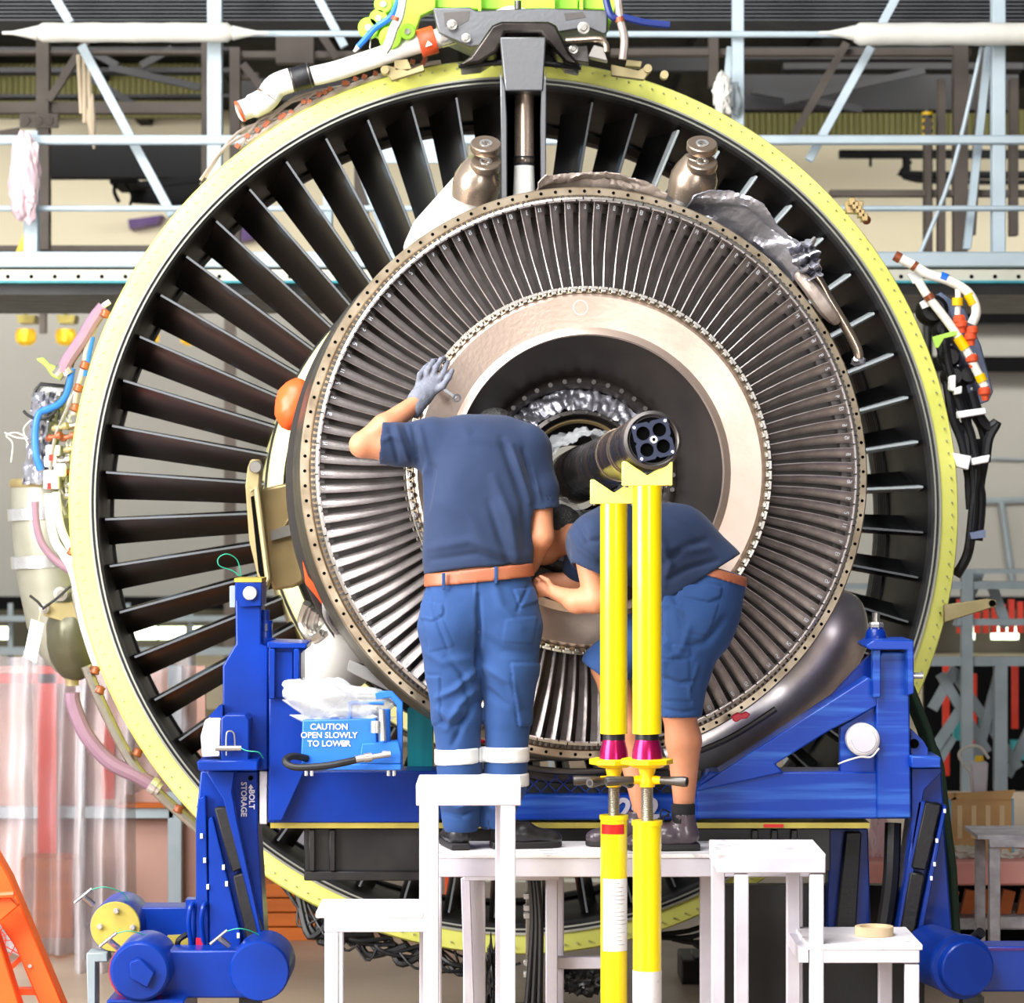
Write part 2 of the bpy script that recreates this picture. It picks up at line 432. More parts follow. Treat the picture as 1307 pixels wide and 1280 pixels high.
# bright openings and low rails behind, under the screen wall
for i, (x0, x1) in enumerate(((-60, 14), (150, 200), (203, 236), (242, 280), (585, 620), (1080, 1108), (1228, 1244), (1266, 1300))):
    obj('window_%d' % (i + 1), MB().pxbox(x0, 800, x1, 816, 29.6, .05), 'window_glow', kind='structure')
m = MB().pxbox(-200, 778, 1500, 845, 29.9, .1)
obj('trim_3', m, 'dock_brown', kind='structure')
lr = thing('guard_rail', 'low grey guard rail crossing the hall far behind the engine', 'rail', P(653, 900, 26).xy.to_3d())
m = MB().pxbox(-200, 786, 1050, 793, 26, .08).pxbox(-200, 826, 1050, 836, 26, .08)
obj('rail', m, 'rack_grey', lr)
for x in (10, 40, 160, 240, 325, 420, 560, 700, 1000): obj('post', MB().pxbox(x, 770, x + 6, 980, 26.1, .05), 'rack_grey', lr)
m = MB().pxbox(-200, 835, 1500, 905, 29.6, .1); obj('trim_4', m, 'wall_cream', kind='structure')

# purple marks on the cream wall (aircraft paint seen behind the dock)
for pts, lab in (([(163, 280), (207, 274), (200, 285), (165, 292)], 'small purple panel on the cream wall beside the slanting dock brace'),
            ([(305, 280), (327, 280), (322, 305), (305, 308)], 'purple panel on the cream wall seen between the engine vanes at far left'),
            ([(487, 278), (506, 280), (500, 306), (486, 302)], 'purple panel on the cream wall seen beside the left lug')):
    t = MB().pxprism(pts, 29.9, .3)
    obj('wall_panel', t, 'purple_paint', label=lab, cat='panel')
m = MB().pxprism([(20, 321), (30, 297), (31, 321)], 18.3, .05)
obj('marker_wedge', m, 'yellow_deep', label='small yellow wedge beside the short wrapped dock post', cat='wedge')

# ---------------------------------------------------------------- dock in front (pale) and dock behind (brown)
D = 18.0
dk = thing('access_dock', 'pale blue-white steel access dock with rails spanning behind the engine', 'access dock', (0, D, 0))
for x0, x1, y0, y1, yy in ((264, 283, -20, 335, D), (935, 950, -20, 335, D), (1267, 1284, -20, 342, D), (30, 48, 166, 326, D), (412, 424, 172, 335, D + .2), (585, 597, 172, 335, D + .2)):
    obj('post', MB().pxbox(x0, y0, x1, y1, yy, .1), 'dock_blue_white', dk, bevel=.006)
obj('rail', MB().pxbox(-300, 172, 1600, 184, D - .02, .06), 'dock_blue_white', dk, bevel=.01)
obj('rail', MB().pxbox(-300, 262, 1600, 269, D - .02, .05), 'dock_blue_white', dk, bevel=.01)
obj('deck_beam', MB().pxbox(-300, 321, 1600, 341, D - .3, 1.2), 'dock_blue_white', dk, bevel=.01)
m = MB().pxbox(-300, 344, 1600, 358, D - .35, .12); m.mat(1)
for x in range(-20, 1400, 30): m.cyl(P(x, 353, D - .352), P(x, 353, D - .34), .012, n=10)
obj('deck_channel', m, ['dock_cream', 'dock_dark'], dk)
obj('deck_edge', MB().pxbox(-300, 358, 1600, 361, D - .37, .2), 'teal_plastic', dk)
obj('deck_underside', MB().pxbox(-300, 361, 1600, 376, D - .2, 1.8), 'black_metal', dk)
for a, b, w_ in (((104, 58), (220, 275), .055), ((66, -10), (90, 30), .055), ((1112, 60), (1032, 205), .05), ((1150, -15), (1125, 32), .05), ((402, -10), (440, 60), .05),
                 ((1262, 60), (1234, 318), .045), ((455, 200), (500, 322), .05), ((425, 190), (440, 260), .05), ((932, 60), (925, 140), .04)):
    obj('brace', MB().bar(P(*a, D + .15 + .003 * (a[0] % 11)), P(*b, D + .15 + .003 * (a[0] % 11)), w_, .05), 'dock_blue_white', dk, bevel=.004)
m = MB()
for i in range(7): m.pxbox(-300, -6 + i * 5, 1600, -3.6 + i * 5, D + .5, .5)
obj('deck_slats', m, 'slat_grey', dk)
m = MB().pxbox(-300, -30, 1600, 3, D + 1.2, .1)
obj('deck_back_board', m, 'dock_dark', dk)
obj('rope_line', MB().tube([P(1253, 60, D), P(1215, 220, D), P(1175, 322, D)], .012, 6), 'dock_blue_white', dk)
obj('sign_board', MB().pxbox(450, 172, 568, 208, D - .05, .03), 'dock_blue_white', dk)
obj('rod', MB().cyl(P(300, 43, D - .05), P(1092, 44, D - .05), .018, n=8), 'dock_blue_white', dk)

def roll(x0, x1, y0, y1, lab):
    m = MB()
    yc = (y0 + y1) / 2; r = (y1 - y0) / 2 / FPX * D
    a = P(x0, yc, D - .15); b = P(x1, yc, D - .15); m.turn(a, b - a, [(0, r * .7), (.03, r)] + [(k * (b - a).length / 14, r * (1 + .03 * math.sin(k * 2))) for k in range(1, 14)] + [((b - a).length - .03, r), ((b - a).length, r * .6)], 18)
    o = obj('rolled_sheet', m, 'wrap_white', None, label=lab, cat='roll', group=None); return o
roll(48, 297, 29, 54, 'white wrapped roll tied along the dock rail at upper left')
roll(1090, 1420, 29, 58, 'white wrapped roll tied along the dock rail at upper right')
for s_, x in ((1, 297), (-1, 1090), (-1, 48)):
    m = MB().turn(P(x, 42, D - .15), (s_, 0, 0), [(0, .045), (.06, .03), (.14, .012), (.2, .01)], 10)
    obj('tied_end', m, 'wrap_white', None, label={297: 'gathered white wrap end at right of the upper left roll', 1090: 'gathered white wrap end at left of the upper right roll', 48: 'gathered white wrap end at left of the upper left roll'}[x], cat='wrap')
m = MB().blob(P(32, 225, D - .12), (.09, .08, .24), 4, .22, 2.0)
obj('wrapped_bag', m, 'bag_pink', None, label='pink and white plastic bag tied round the short dock post', cat='bag')
m = MB()
for k in range(3): m.tube([P(100 + k * 7, 70, D + .3), P(102 + k * 6, 110, D + .3), P(105 + k * 5 + random.uniform(-3, 3), 145 + k * 12, D + .3)], .014, 6)
m.tube([P(118, 120, D + .3), P(116, 150, D + .3), P(120, 190, D + .3)], .03, 8, rfn=lambda t: 1 - .8 * abs(t - .5) * 2)
obj('hanging_rope', m, 'rope', None, label='tan knotted ropes hanging from the upper left dock', cat='rope')
m = MB().blob(P(922, 120, D - .12), (.05, .05, .12), 9, .3, 2.5)
obj('cable_bundle', m, 'wrap_white', None, label='grey plastic wrapped cable bundle on the post right of the engine top', cat='cable bundle')
m = MB()
for k in range(5): m.tube([P(935 + k * 1.5, 105, D - .05), P(944 - k, 125, D - .08), P(941, 142 + k, D - .05), P(925 + k, 128, D - .05), P(930, 108, D - .05)], .007, 6)
obj('coiled_cable', m, 'rack_grey', None, label='coiled grey cable hanging on the post right of the engine top', cat='cable')

D2 = 20.5
dr = thing('rear_dock', 'brown-grey steel dock frame standing behind the pale dock', 'dock frame', (0, D2, 0))
for x0, x1, y0, y1 in ((46, 62, 20, 318), (257, 266, 20, 330), (293, 306, 60, 335), (905, 917, -20, 110), (1218, 1236, -20, 320), (1183, 1189, 150, 320), (1198, 1207, 100, 320), (1290, 1300, 100, 300), (452, 470, 210, 330), (352, 400, 20, 80)):
    obj('post', MB().pxbox(x0, y0, x1, y1, D2, .12), 'dock_brown', dr)
for x0, x1, y0, y1 in ((-200, 258, 130, 144), (305, 470, 65, 73), (-200, 258, 64, 68), (305, 330, 92, 100), (780, 1240, 62, 70), (1060, 1400, 242, 250), (-200, 300, 313, 320)):
    obj('beam', MB().pxbox(x0, y0, x1, y1, D2 + .05, .12), 'dock_brown', dr)
for a, b in (((100, 72), (62, 128)), ((148, -5), (80, 100)), ((1080, 55), (1012, 175)), ((310, 82), (345, 125)), ((395, 20), (430, 75)), ((25, 168), (0, 172)), ((1255, 60), (1240, 300))):
    obj('brace', MB().bar(P(*a, D2 - .01 - .003 * (a[0] % 11)), P(*b, D2 - .01 - .003 * (a[0] % 11)), .05, .05), 'dock_brown', dr)
m = MB().pxbox(25, 145, 74, 163, D2 - .03, .03)
for x in (33, 49, 62): m.cyl(P(x, 154, D2 - .05), P(x, 154, D2), .028, n=10)
obj('gusset_plate', m, 'dock_brown', dr)
# dark trusses above
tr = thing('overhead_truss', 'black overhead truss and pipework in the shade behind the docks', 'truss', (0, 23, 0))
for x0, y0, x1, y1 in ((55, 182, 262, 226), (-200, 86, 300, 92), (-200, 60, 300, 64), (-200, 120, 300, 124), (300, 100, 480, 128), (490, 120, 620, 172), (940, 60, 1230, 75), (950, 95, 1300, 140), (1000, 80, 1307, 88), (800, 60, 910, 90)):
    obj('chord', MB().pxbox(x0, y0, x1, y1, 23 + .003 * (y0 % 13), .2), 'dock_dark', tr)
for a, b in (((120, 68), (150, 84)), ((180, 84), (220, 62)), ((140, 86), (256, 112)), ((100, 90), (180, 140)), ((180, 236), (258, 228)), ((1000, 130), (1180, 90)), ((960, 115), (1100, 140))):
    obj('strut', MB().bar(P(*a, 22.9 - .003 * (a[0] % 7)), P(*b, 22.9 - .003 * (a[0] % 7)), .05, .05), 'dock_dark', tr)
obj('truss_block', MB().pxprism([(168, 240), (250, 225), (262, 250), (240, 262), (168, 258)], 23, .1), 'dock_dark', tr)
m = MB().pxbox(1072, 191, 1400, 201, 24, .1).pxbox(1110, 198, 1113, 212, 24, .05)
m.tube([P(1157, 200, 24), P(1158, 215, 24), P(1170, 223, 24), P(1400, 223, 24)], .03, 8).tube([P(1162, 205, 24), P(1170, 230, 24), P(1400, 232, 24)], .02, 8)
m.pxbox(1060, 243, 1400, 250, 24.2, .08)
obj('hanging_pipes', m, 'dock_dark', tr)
m = MB().mat(0).cyl(P(1184, 140, 22), (P(1184, 140, 22).x, 22, 0), .035, n=12)
m.mat(1)
for k in range(4): m.cyl(P(1184, 143 + k * 9, 22), P(1184, 147 + k * 9, 22), .037, n=12)
obj('striped_post', m, ['black_metal', 'yellow_deep'], None, label='black and yellow striped post behind the upper right dock rails', cat='post')
m = MB().pxbox(140, 228, 175, 234, 22.45, .7).tube([P(148, 232, 22.5), P(146, 245, 22.5), P(152, 258, 22.5)], .015, 6)
m.tube([P(158, 232, 22.5), P(168, 248, 22.5), P(166, 262, 22.5)], .012, 6)
obj('hook', m, 'dock_dark', None, label='black hooks hanging below the dark truss at upper left', cat='hook')
# yellow lamps under the dock
for x in (33, 84, 190, 243):
    m = MB().pxprism([(x - 12, 402), (x + 12, 402), (x + 10, 412), (x - 10, 412)], 25, .25)
    lp = thing('yellow_lamp', {33: 'leftmost yellow lamp hanging below the dock', 84: 'second yellow lamp from the left below the dock', 190: 'yellow lamp behind the left side of the engine ring', 243: 'rightmost yellow lamp seen between the engine vanes'}[x], 'lamp', P(x, 442, 25), 'yellow lamps below the dock')
    obj('lamp_base', m, 'plate_gold', lp)
    obj('lamp_rod', MB().cyl(P(x, 380, 25.08), P(x, 404, 25.08), .015, n=8), 'plate_gold', lp)
    obj('lamp_shade', MB().turn(P(x, 420, 25.1), (0, 0, -1), [(0, .07), (.04, .085), (.1, .08), (.13, .04)], 16), 'lamp_yellow', lp)
m = MB().pxbox(-200, 377, 1500, 386, 24.8, .3)
m.pxbox(50, 386, 58, 425, 24.9, .1)
obj('lamp_beam', m, 'dock_brown', None, label='brown beam above the row of yellow lamps', cat='beam')

# ---------------------------------------------------------------- left background: frames, boards, plastic curtains
fr = thing('partition_frame', 'pale grey-green steel frame holding pinkish boards behind the plastic sheets', 'frame', P(215, 1200, 17).xy.to_3d())
obj('board', MB().pxbox(-120, 850, 262, 1200, 17.1, .04), 'board_pink', fr)
for x0, x1, y0, y1 in ((214, 232, 850, 1205), (100, 108, 850, 1205), (-60, 222, 1030, 1045)):
    obj('frame_bar', MB().pxbox(x0, y0, x1, y1, 17.0, .08), 'dock_blue_white', fr, bevel=.005)
obj('frame_ledge', MB().pxbox(150, 1026, 222, 1031, 16.98, .1), 'orange_crate', fr)
obj('red_post', MB().pxbox(48, 850, 72, 1120, 16.9, .06), 'red_rack', fr)
obj('red_post', MB().pxbox(130, 920, 146, 1020, 16.9, .06), 'red_rack', fr)
obj('red_bar', MB().pxbox(-40, 860, 110, 872, 16.9, .06), 'red_rack', fr)
m = MB().pxbox(244, 862, 330, 873, 20, .1)
obj('orange_beam', m, 'orange_paint', None, label='orange shelf beam seen between the lower left vanes', cat='beam')
m = MB().pxbox(26, 1095, 95, 1200, 16.6, .25); obj('cabinet', m, 'orange_crate', None, bevel=.01, label='orange-brown cabinet behind the left plastic sheet', cat='cabinet')
def curtain(x0, x1, y0, y1, Y, seed, lab, lean=0):
    rnd = random.Random(seed); ph = rnd.random() * 6
    def fn(u, v):
        px = x0 + (x1 - x0) * u + lean * v; py = y0 + (y1 - y0) * v + 3 * math.sin(u * 9 + ph)
        yy = Y + .07 * math.sin(u * 17 + ph + 1.5 * math.sin(v * 2)) * (.5 + .5 * v) + .05 * mnoise.noise(Vector((u * 3, v * 6, seed)))
        p = P(px, py, Y); p.y = yy; return p
    obj('plastic_sheet', MB().sheet(fn, 60, 40, .003), 'plastic_sheet', None, label=lab, cat='plastic sheet')
curtain(-70, 42, 836, 1215, 15.6, 1, 'clear plastic sheet hanging at the far left edge')
curtain(30, 110, 830, 1219, 15.9, 2, 'clear plastic sheet hanging second from the left')
curtain(95, 172, 826, 1248, 15.4, 3, 'clear plastic sheet hanging behind the mauve hose')
curtain(160, 250, 832, 1010, 15.8, 4, 'short clear plastic sheet behind the left side of the engine ring')

# crates, racks and boxes behind and under the engine
def crate(x0, y0, x1, y1, Y, mt, lab, n=4, d=.8):
    t = thing('crate', lab, 'crate', P((x0 + x1) / 2, y1, Y), None)
    h = (y1 - y0) / n
    for i in range(n): obj('slat', MB().pxbox(x0, y0 + i * h + .5, x1, y0 + (i + 1) * h - 1.2, Y, d), mt, t, bevel=.004)
crate(322, 1128, 420, 1202, 16.5, 'orange_crate', 'orange-brown slatted crate seen under the left side of the engine')
m = MB().pxbox(322, 1202, 430, 1235, 16.6, .8); obj('plinth', m, 'dock_dark', None, label='dark plinth under the orange-brown slatted crate', cat='plinth')
rk = thing('orange_rack', 'orange rack with grey parts seen behind the white stools', 'rack', P(560, 1210, 17))
for x0, y0, x1, y1 in ((568, 1115, 586, 1200), (500, 1160, 590, 1172), (500, 1143, 580, 1150), (440, 1150, 500, 1180)):
    obj('rack_bar', MB().pxbox(x0, y0, x1, y1, 17, .08), 'orange_paint', rk)
obj('sack', MB().blob(P(506, 1153, 17.05), (.09, .09, .05), 5, .2), 'wrap_white', None, label='pale sack lying on the orange rack', cat='sack')
m = MB()
for k in range(5): m.pxbox(590 if k % 2 else 720, 1112 + k * 9, 905, 1117 + k * 9, 19, .1)
obj('pallet_stack', m, 'dock_cream', None, label='pale stacked profiles seen through the bottom of the engine ring', cat='stack')
m = MB().pxbox(320, 1052, 400, 1126, 19, .3); obj('white_box', m, 'white_paint', None, label='white box behind the left end of the cradle beam', cat='box')
m = MB().pxprism([(905, 1165), (990, 1150), (1000, 1240), (903, 1240)], 17.5, .3)
obj('orange_bin', m, 'orange_bright', None, bevel=.02, label='bright orange bin behind the right white stool', cat='bin')
m = MB().pxbox(870, 1225, 975, 1275, 15, .4).pxbox(885, 1222, 900, 1226, 15, .3)
obj('tool_case', m, 'black_rubber', None, bevel=.02, label='black tool case on the floor between jack stands and right stool', cat='case')
tc_ = thing('brake_drum', 'dark round drum with cable lying behind the right white stool', 'drum', P(995, 1215, 14.6))
obj('drum_body', MB().turn(P(985, 1180, 14.5), (.9, .5, 0), [(0, .09), (.02, .12), (.2, .12), (.22, .1)], 28), 'black_metal', tc_)
_q = P(985, 1180, 14.5); obj('drum_cradle', MB().box((_q.x + .1, 14.56, .13), (.2, .16, .26)), 'black_metal', tc_)
obj('drum_strap', MB().turn(P(985, 1180, 14.5) + Vector((.09, .05, 0)), (.9, .5, 0), [(0, .124), (.02, .124)], 28), 'bronze_rim', tc_)

# ---------------------------------------------------------------- right background
rt = thing('lattice_rack', 'grey steel lattice rack with red slats standing at the right behind the engine', 'rack', P(1250, 1010, 19).xy.to_3d())
for x0, y0, x1, y1 in ((1228, 730, 1242, 1010), (1270, 850, 1286, 1010), (1184, 838, 1400, 850), (1215, 742, 1400, 752), (1222, 790, 1400, 798), (1215, 726, 1400, 732), (1080, 745, 1110, 752), (1080, 832, 1110, 850)):
    obj('rack_bar', MB().pxbox(x0, y0, x1, y1, 19 + .003 * (x0 % 17), .08), 'rack_grey', rt)
for a, b in (((1190, 905), (1220, 852)), ((1200, 860), (1260, 960)), ((1240, 990), (1275, 860)), ((1218, 860), (1300, 980)), ((1190, 960), (1230, 900)), ((1285, 990), (1330, 900)), ((1222, 800), (1250, 730)), ((1265, 745), (1285, 800)), ((1180, 1000), (1215, 940))):
    obj('rack_brace', MB().bar(P(*a, 19.2 + .004 * (a[0] % 13)), P(*b, 19.2 + .004 * (a[0] % 13)), .06, .05), 'rack_grey', rt)
for k in range(8): obj('red_slat', MB().pxbox(1222 + k * 11, 765 + (k % 3) * 3, 1229 + k * 11, 808, 20, .05), 'red_rack', rt)
for x0, y0, x1, y1 in ((1204, 850, 1212, 990), (1240, 860, 1247, 960), (1292, 850, 1300, 930)):
    obj('red_strut', MB().pxbox(x0, y0, x1, y1, 20, .05), 'red_rack', rt)
for x0, y0, x1, y1 in ((1218, 920, 1235, 945), (1292, 945, 1310, 970), (1252, 905, 1262, 935)):
    obj('teal_part', MB().pxbox(x0, y0, x1, y1, 20.2, .1), 'rack_teal', rt)
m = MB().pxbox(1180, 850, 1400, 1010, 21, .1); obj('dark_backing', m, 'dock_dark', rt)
wb = thing('work_bench', 'pink and white painted bench carrying boxes at the right', 'bench', P(1250, 1200, 15.5).xy.to_3d())
obj('bench_top', MB().pxbox(1105, 1100, 1420, 1130, 15.2, .7), 'bench_pink', wb, bevel=.01)
obj('bench_shelf', MB().pxbox(1105, 1172, 1420, 1186, 15.3, .6), 'step_grey', wb)
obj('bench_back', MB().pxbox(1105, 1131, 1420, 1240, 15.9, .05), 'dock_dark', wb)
for k in range(9): obj('rust_bar', MB().bar(P(1112 + k * 24, 1170, 15.5), P(1120 + k * 24, 1136, 15.5), .06, .05), 'orange_crate', wb)
bx = thing('cardboard_box', 'open cardboard box with blue sides on the pink bench', 'box', P(1252, 1075, 15.4))
a = P(1213, 1020, 15.35); b = P(1293, 1097, 15.35)
m = MB().box(((a.x + b.x) / 2, 15.36, (a.z + b.z) / 2), (b.x - a.x, .012, a.z - b.z)).box(((a.x + b.x) / 2, 15.65, (a.z + b.z) / 2), (b.x - a.x, .012, a.z - b.z))
m.box(((a.x + b.x) / 2, 15.5, b.z + .01), (b.x - a.x, .28, .012))
obj('box_body', m, 'cardboard', bx)
m = MB()
for x in (a.x, b.x): m.box((x, 15.5, (a.z + b.z) / 2), (.01, .3, a.z - b.z))
obj('box_side', m, 'carton_blue', bx)
for q in ([(1213, 1021), (1290, 1020), (1296, 1008), (1225, 1012)], [(1213, 1021), (1222, 1020), (1215, 1012), (1206, 1012)]):
    obj('box_flap', MB().pxprism(q, 15.34, .008), 'cardboard', bx)
for k in range(4): obj('box_stripe', MB().pxbox(1222 + k * 18, 1028, 1228 + k * 18, 1070, 15.35, .005), 'tape_tan', bx)
jg = thing('canister', 'white canister with looped handle standing behind the cardboard box', 'canister', P(1250, 1012, 15.8))
obj('carton_below', MB().pxbox(1216, 1014, 1288, 1096, 15.75, .12), 'cardboard', jg)
obj('canister_body', MB().pxprism([(1239, 973), (1262, 972), (1260, 1014), (1242, 1014)], 15.8, .1), 'white_paint', jg, bevel=.01)
obj('canister_cap', MB().turn(P(1250, 972, 15.85), (0, 0, 1), [(0, .025), (.03, .02)], 12), 'yellow_deep', jg)
obj('canister_handle', MB().tube([P(1238, 985, 15.8), P(1224, 965, 15.8), P(1232, 954, 15.8), P(1250, 953, 15.8), P(1262, 968, 15.8)], .008, 6), 'wrap_white', jg)
for c, r_, sd, lb in (((1230, 1086), (.1, .1, .055), 1, 'crumpled pale plastic bag on the bench below the cardboard box'), ((1285, 1090), (.09, .08, .04), 3, 'crumpled clear plastic bag at the right end of the bench'), ((1287, 1062), (.05, .05, .035), 6, 'small pale bag beside the cardboard box'), ((1122, 1076), (.05, .05, .17), 8, 'brown and pale wrapped bundle standing between cradle legs')):
    obj('plastic_bag', MB().blob(P(*c, 15.42), r_, sd, .3, 2.4), 'bag_pink' if sd == 8 else 'wrap_white', None, label=lb, cat='bag')
gs = thing('grey_step_stool', 'worn grey step stool standing at the right edge of the hall', 'step stool', P(1290, 1240, 13.2))
for x0, x1, dy in ((1246, 1258, .35), (1263, 1277, 0)): obj('leg', MB().pxbox(x0, 1072, x1, 1205, 13.2 + dy, .05), 'step_grey', gs, bevel=.003)
obj('top_bar', MB().pxbox(1263, 1072, 1420, 1082, 13.19, .05), 'step_grey', gs, bevel=.003)
obj('top_plate', MB().pxbox(1248, 1066, 1420, 1071, 13.22, .4), 'step_grey', gs)
obj('lower_bar', MB().pxbox(1262, 1170, 1420, 1185, 13.4, .05), 'step_grey', gs, bevel=.003)
# ---------------------------------------------------------------- the engine
AX = Vector((0.133, -1, 0.0655)).normalized()            # towards the camera, along the shaft
UU = Vector((0, 0, 1)).cross(AX) * -1
UU = AX.cross(Vector((0, 0, 1))) * -1 if UU.x < 0 else UU
UU.normalize()
VV = AX.cross(UU).normalized()
if VV.z < 0: VV = -VV
O0 = P(667, 641, 13.8)
EM = Matrix(((UU.x, VV.x, AX.x, O0.x), (UU.y, VV.y, AX.y, O0.y), (UU.z, VV.z, AX.z, O0.z), (0, 0, 0, 1)))
def E(u, v, w_): return EM @ Vector((u, v, w_))
def EP(r, deg, w_): return E(r * math.cos(R(deg)), r * math.sin(R(deg)), w_)
def PW(px, py, w_):      # point of the engine plane w seen at a pixel
    d = Vector(((px - 653.5) / FPX, 1, -(py - 640) / FPX)); o = O0 + AX * w_; eye = Vector((0, 0, EYE))
    t = (o - eye).dot(AX) / d.dot(AX)
    return eye + d * t

eng = thing('jet_engine', 'large turbofan engine with its turbine and yellow-green fan case facing the camera', 'jet engine', (O0.x, O0.y, 0.3))
fan = obj('fan_case', MB().lathe([(1.97, -.03), (1.962, -.012), (1.9, .0), (1.882, .0), (1.882, -.05), (1.9, -.9), (1.95, -.9), (1.968, -.5)], EM, 192), 'engine_primer', eng, ang=40)
m = MB()
for k in range(220):
    a = 2 * PI * k / 220
    m.cyl(E(1.935 * math.cos(a), 1.935 * math.sin(a), -.006), E(1.935 * math.cos(a), 1.935 * math.sin(a), .004), .004, n=5)
o = obj('rivet', m, 'seal_light', fan, smooth=False); o['kind'] = 'stuff'
m = MB().lathe([(1.882, .012), (1.873, .012), (1.873, -.05), (1.882, -.05)], EM, 192)
m.lathe([(1.862, .006), (1.855, .006), (1.855, -.05), (1.862, -.05)], EM, 192)
obj('seal_ring', m, 'seal_light', fan)
m = MB().lathe([(1.873, .0), (1.862, .0), (1.862, -.05), (1.873, -.05)], EM, 192)
m.lathe([(1.855, -.004), (1.843, -.01), (1.835, -.04), (1.855, -.05)], EM, 192)
obj('seal_ring', m, 'seal_black', fan)
m = MB().lathe([(1.838, -.03), (1.815, -.12), (1.79, -.5), (1.77, -.78), (1.79, -.78), (1.83, -.5), (1.86, -.12), (1.86, -.04)], EM, 160)
for k in range(6): m.lathe([(1.775, -.55 - .035 * k), (1.772, -.56 - .035 * k), (1.79, -.57 - .035 * k), (1.79, -.55 - .035 * k)], EM, 128)
obj('duct_liner', m, 'liner_black', fan)
# outlet guide vanes
def vane_mesh(edge):
    m = MB(); secs = []
    for r, ch, st in ((1.10, .30, .06), (1.4, .30, .07), (1.65, .31, .08), (1.815, .32, .088)):
        sec = []
        for k in range(9):
            t = k / 8; w_ = -.04 - ch * t; base = st * t - .06 * math.sin(PI * t) * .5
            th = .014 * math.sin(PI * min(1, t * .9 + .02)) ** .8 + .003
            sec.append((r, base + th, w_, base - th))
        secs.append([Vector((s_[0], s_[1], s_[2])) for s_ in sec] + [Vector((s_[0], s_[3], s_[2])) for s_ in reversed(sec)])
    n = len(secs[0]); vs_ = [p for s_ in secs for p in s_]; fs = []
    for i in range(len(secs) - 1):
        for k in range(n):
            k2 = (k + 1) % n; fs.append((i * n + k, i * n + k2, (i + 1) * n + k2, (i + 1) * n + k))
    fs.append(tuple(range(n))); fs.append(tuple(range((len(secs) - 1) * n, len(secs) * n)))
    m.add(vs_, fs)
    # outer fillet platform
    me = bpy.data.meshes.new('guide_vane'); me.from_pydata(m.v, [], m.f); me.materials.append(MATS['vane_black']); me.materials.append(MATS['vane_highlight' if edge else 'vane_glint'])
    for p in me.polygons:
        if p.center.z > (-.105 if edge else -.043): p.material_index = 1  # rear faces take the painted highlight
    bm = bmesh.new(); bm.from_mesh(me); bmesh.ops.recalc_face_normals(bm, faces=bm.faces); bm.to_mesh(me); bm.free()
    me.shade_smooth(); me.set_sharp_from_angle(angle=R(50)); return me
vm = vane_mesh(False); vg = vane_mesh(True)
NV = 56
for k in range(NV):
    deg = 360 / NV * (k + .35)
    if abs(deg - 87.5) < 3.4: continue
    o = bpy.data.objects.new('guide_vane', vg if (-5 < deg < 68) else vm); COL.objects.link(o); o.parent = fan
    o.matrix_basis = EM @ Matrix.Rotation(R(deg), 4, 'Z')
    if -5 < deg < 68: o['label'] = 'grey guide vane with highlight painted on its rear edge'
# hub ring and core
m = MB().lathe([(1.13, -.42), (1.13, .05), (1.12, .12), (1.06, .14), (1.05, .10), (1.07, -.42)], EM, 128)
hub = obj('hub_ring', m, 'hub_primer', eng)
obj('hub_edge', MB().lathe([(1.134, .05), (1.128, .09), (1.122, .09), (1.127, .04)], EM, 128), 'seal_black', hub)
m = MB().lathe([(1.05, .02), (.84, .1), (.84, .8), (.92, 1.2), (1.0, 1.5), (1.0, 1.75), (.7, 1.78), (.7, -.4), (1.05, -.4)], EM, 96)
core = obj('core_case', m, 'steel_dark', eng)
m = MB()
for k in range(26):
    a0 = 120 + k * 7.5
    m.tube([EP(.88, a0, .12), EP(.93, a0 + 3, .4), EP(.98, a0 + 8, .8), EP(1.0, a0 + 9, 1.3)], random.choice([.008, .012, .016]), 6)
for w_, a0, a1 in ((.5, 130, 260), (.9, 150, 250), (1.3, 140, 245)):
    m.tube([EP(.98 + .01 * (k % 2), a0 + (a1 - a0) * k / 12, w_) for k in range(13)], .016, 8, 3)
obj('core_pipes', m, 'steel', core)
m = MB()
for k in range(14): m.tube([EP(.93, 150 + k * 7, .3), EP(.99, 153 + k * 7, .5), EP(.95, 156 + k * 7, .8)], .012, 6)
obj('core_harness', m, 'black_rubber', core)
obj('drain_tube', MB().tube([EP(1.06, 191, 1.6), EP(1.07, 197, 1.5), EP(1.07, 204, 1.5), EP(1.1, 209, 1.4), EP(1.08, 214, 1.2)], .016, 10), 'white_duct', core)

# turbine rear frame and case
TW = 1.82
m = MB().lathe([(1.093, TW - .03), (1.093, TW), (1.088, TW + .006), (1.062, TW + .006), (1.056, TW), (1.05, TW + .02), (1.04, TW + .03), (1.036, TW - .2), (1.07, TW - .35)], EM, 192)
m.mat(1)
for k in range(120):
    a = 3 * k; m.cyl(EP(1.076, a, TW + .004), EP(1.076, a, TW + .008), .0065, n=8)
tcase = obj('turbine_case', m, ['bronze_rim', 'rotor_pit'], eng)
m = MB()
for k in range(300):
    a = 1.2 * k; c = EP(1.048, a, TW + .034); Rm = EM.to_3x3() @ Matrix.Rotation(R(a), 3, 'Z')
    m.box(c, (.016, .010, .02), Rm)
obj('tooth_ring', m, 'steel_dark', tcase, smooth=False)
m = MB().lathe([(1.041, TW + .02), (1.041, TW + .085), (1.032, TW + .088), (1.030, TW + .0)], EM, 192)
obj('shroud_ring', m, 'steel', tcase)
m = MB()
for k in range(56): m.box(EP(1.037, k * 360 / 56 + 1, TW + .088), (.012, .003, .004), EM.to_3x3() @ Matrix.Rotation(R(k * 360 / 56 + 1), 3, 'Z'))
o = obj('shroud_gap', m, 'rotor_pit', tcase, smooth=False); o['kind'] = 'stuff'
m = MB().lathe([(1.10, TW - .34), (1.10, TW - .30), (1.085, TW - .03), (1.0, TW - .03), (1.0, TW - .34)], EM, 128)
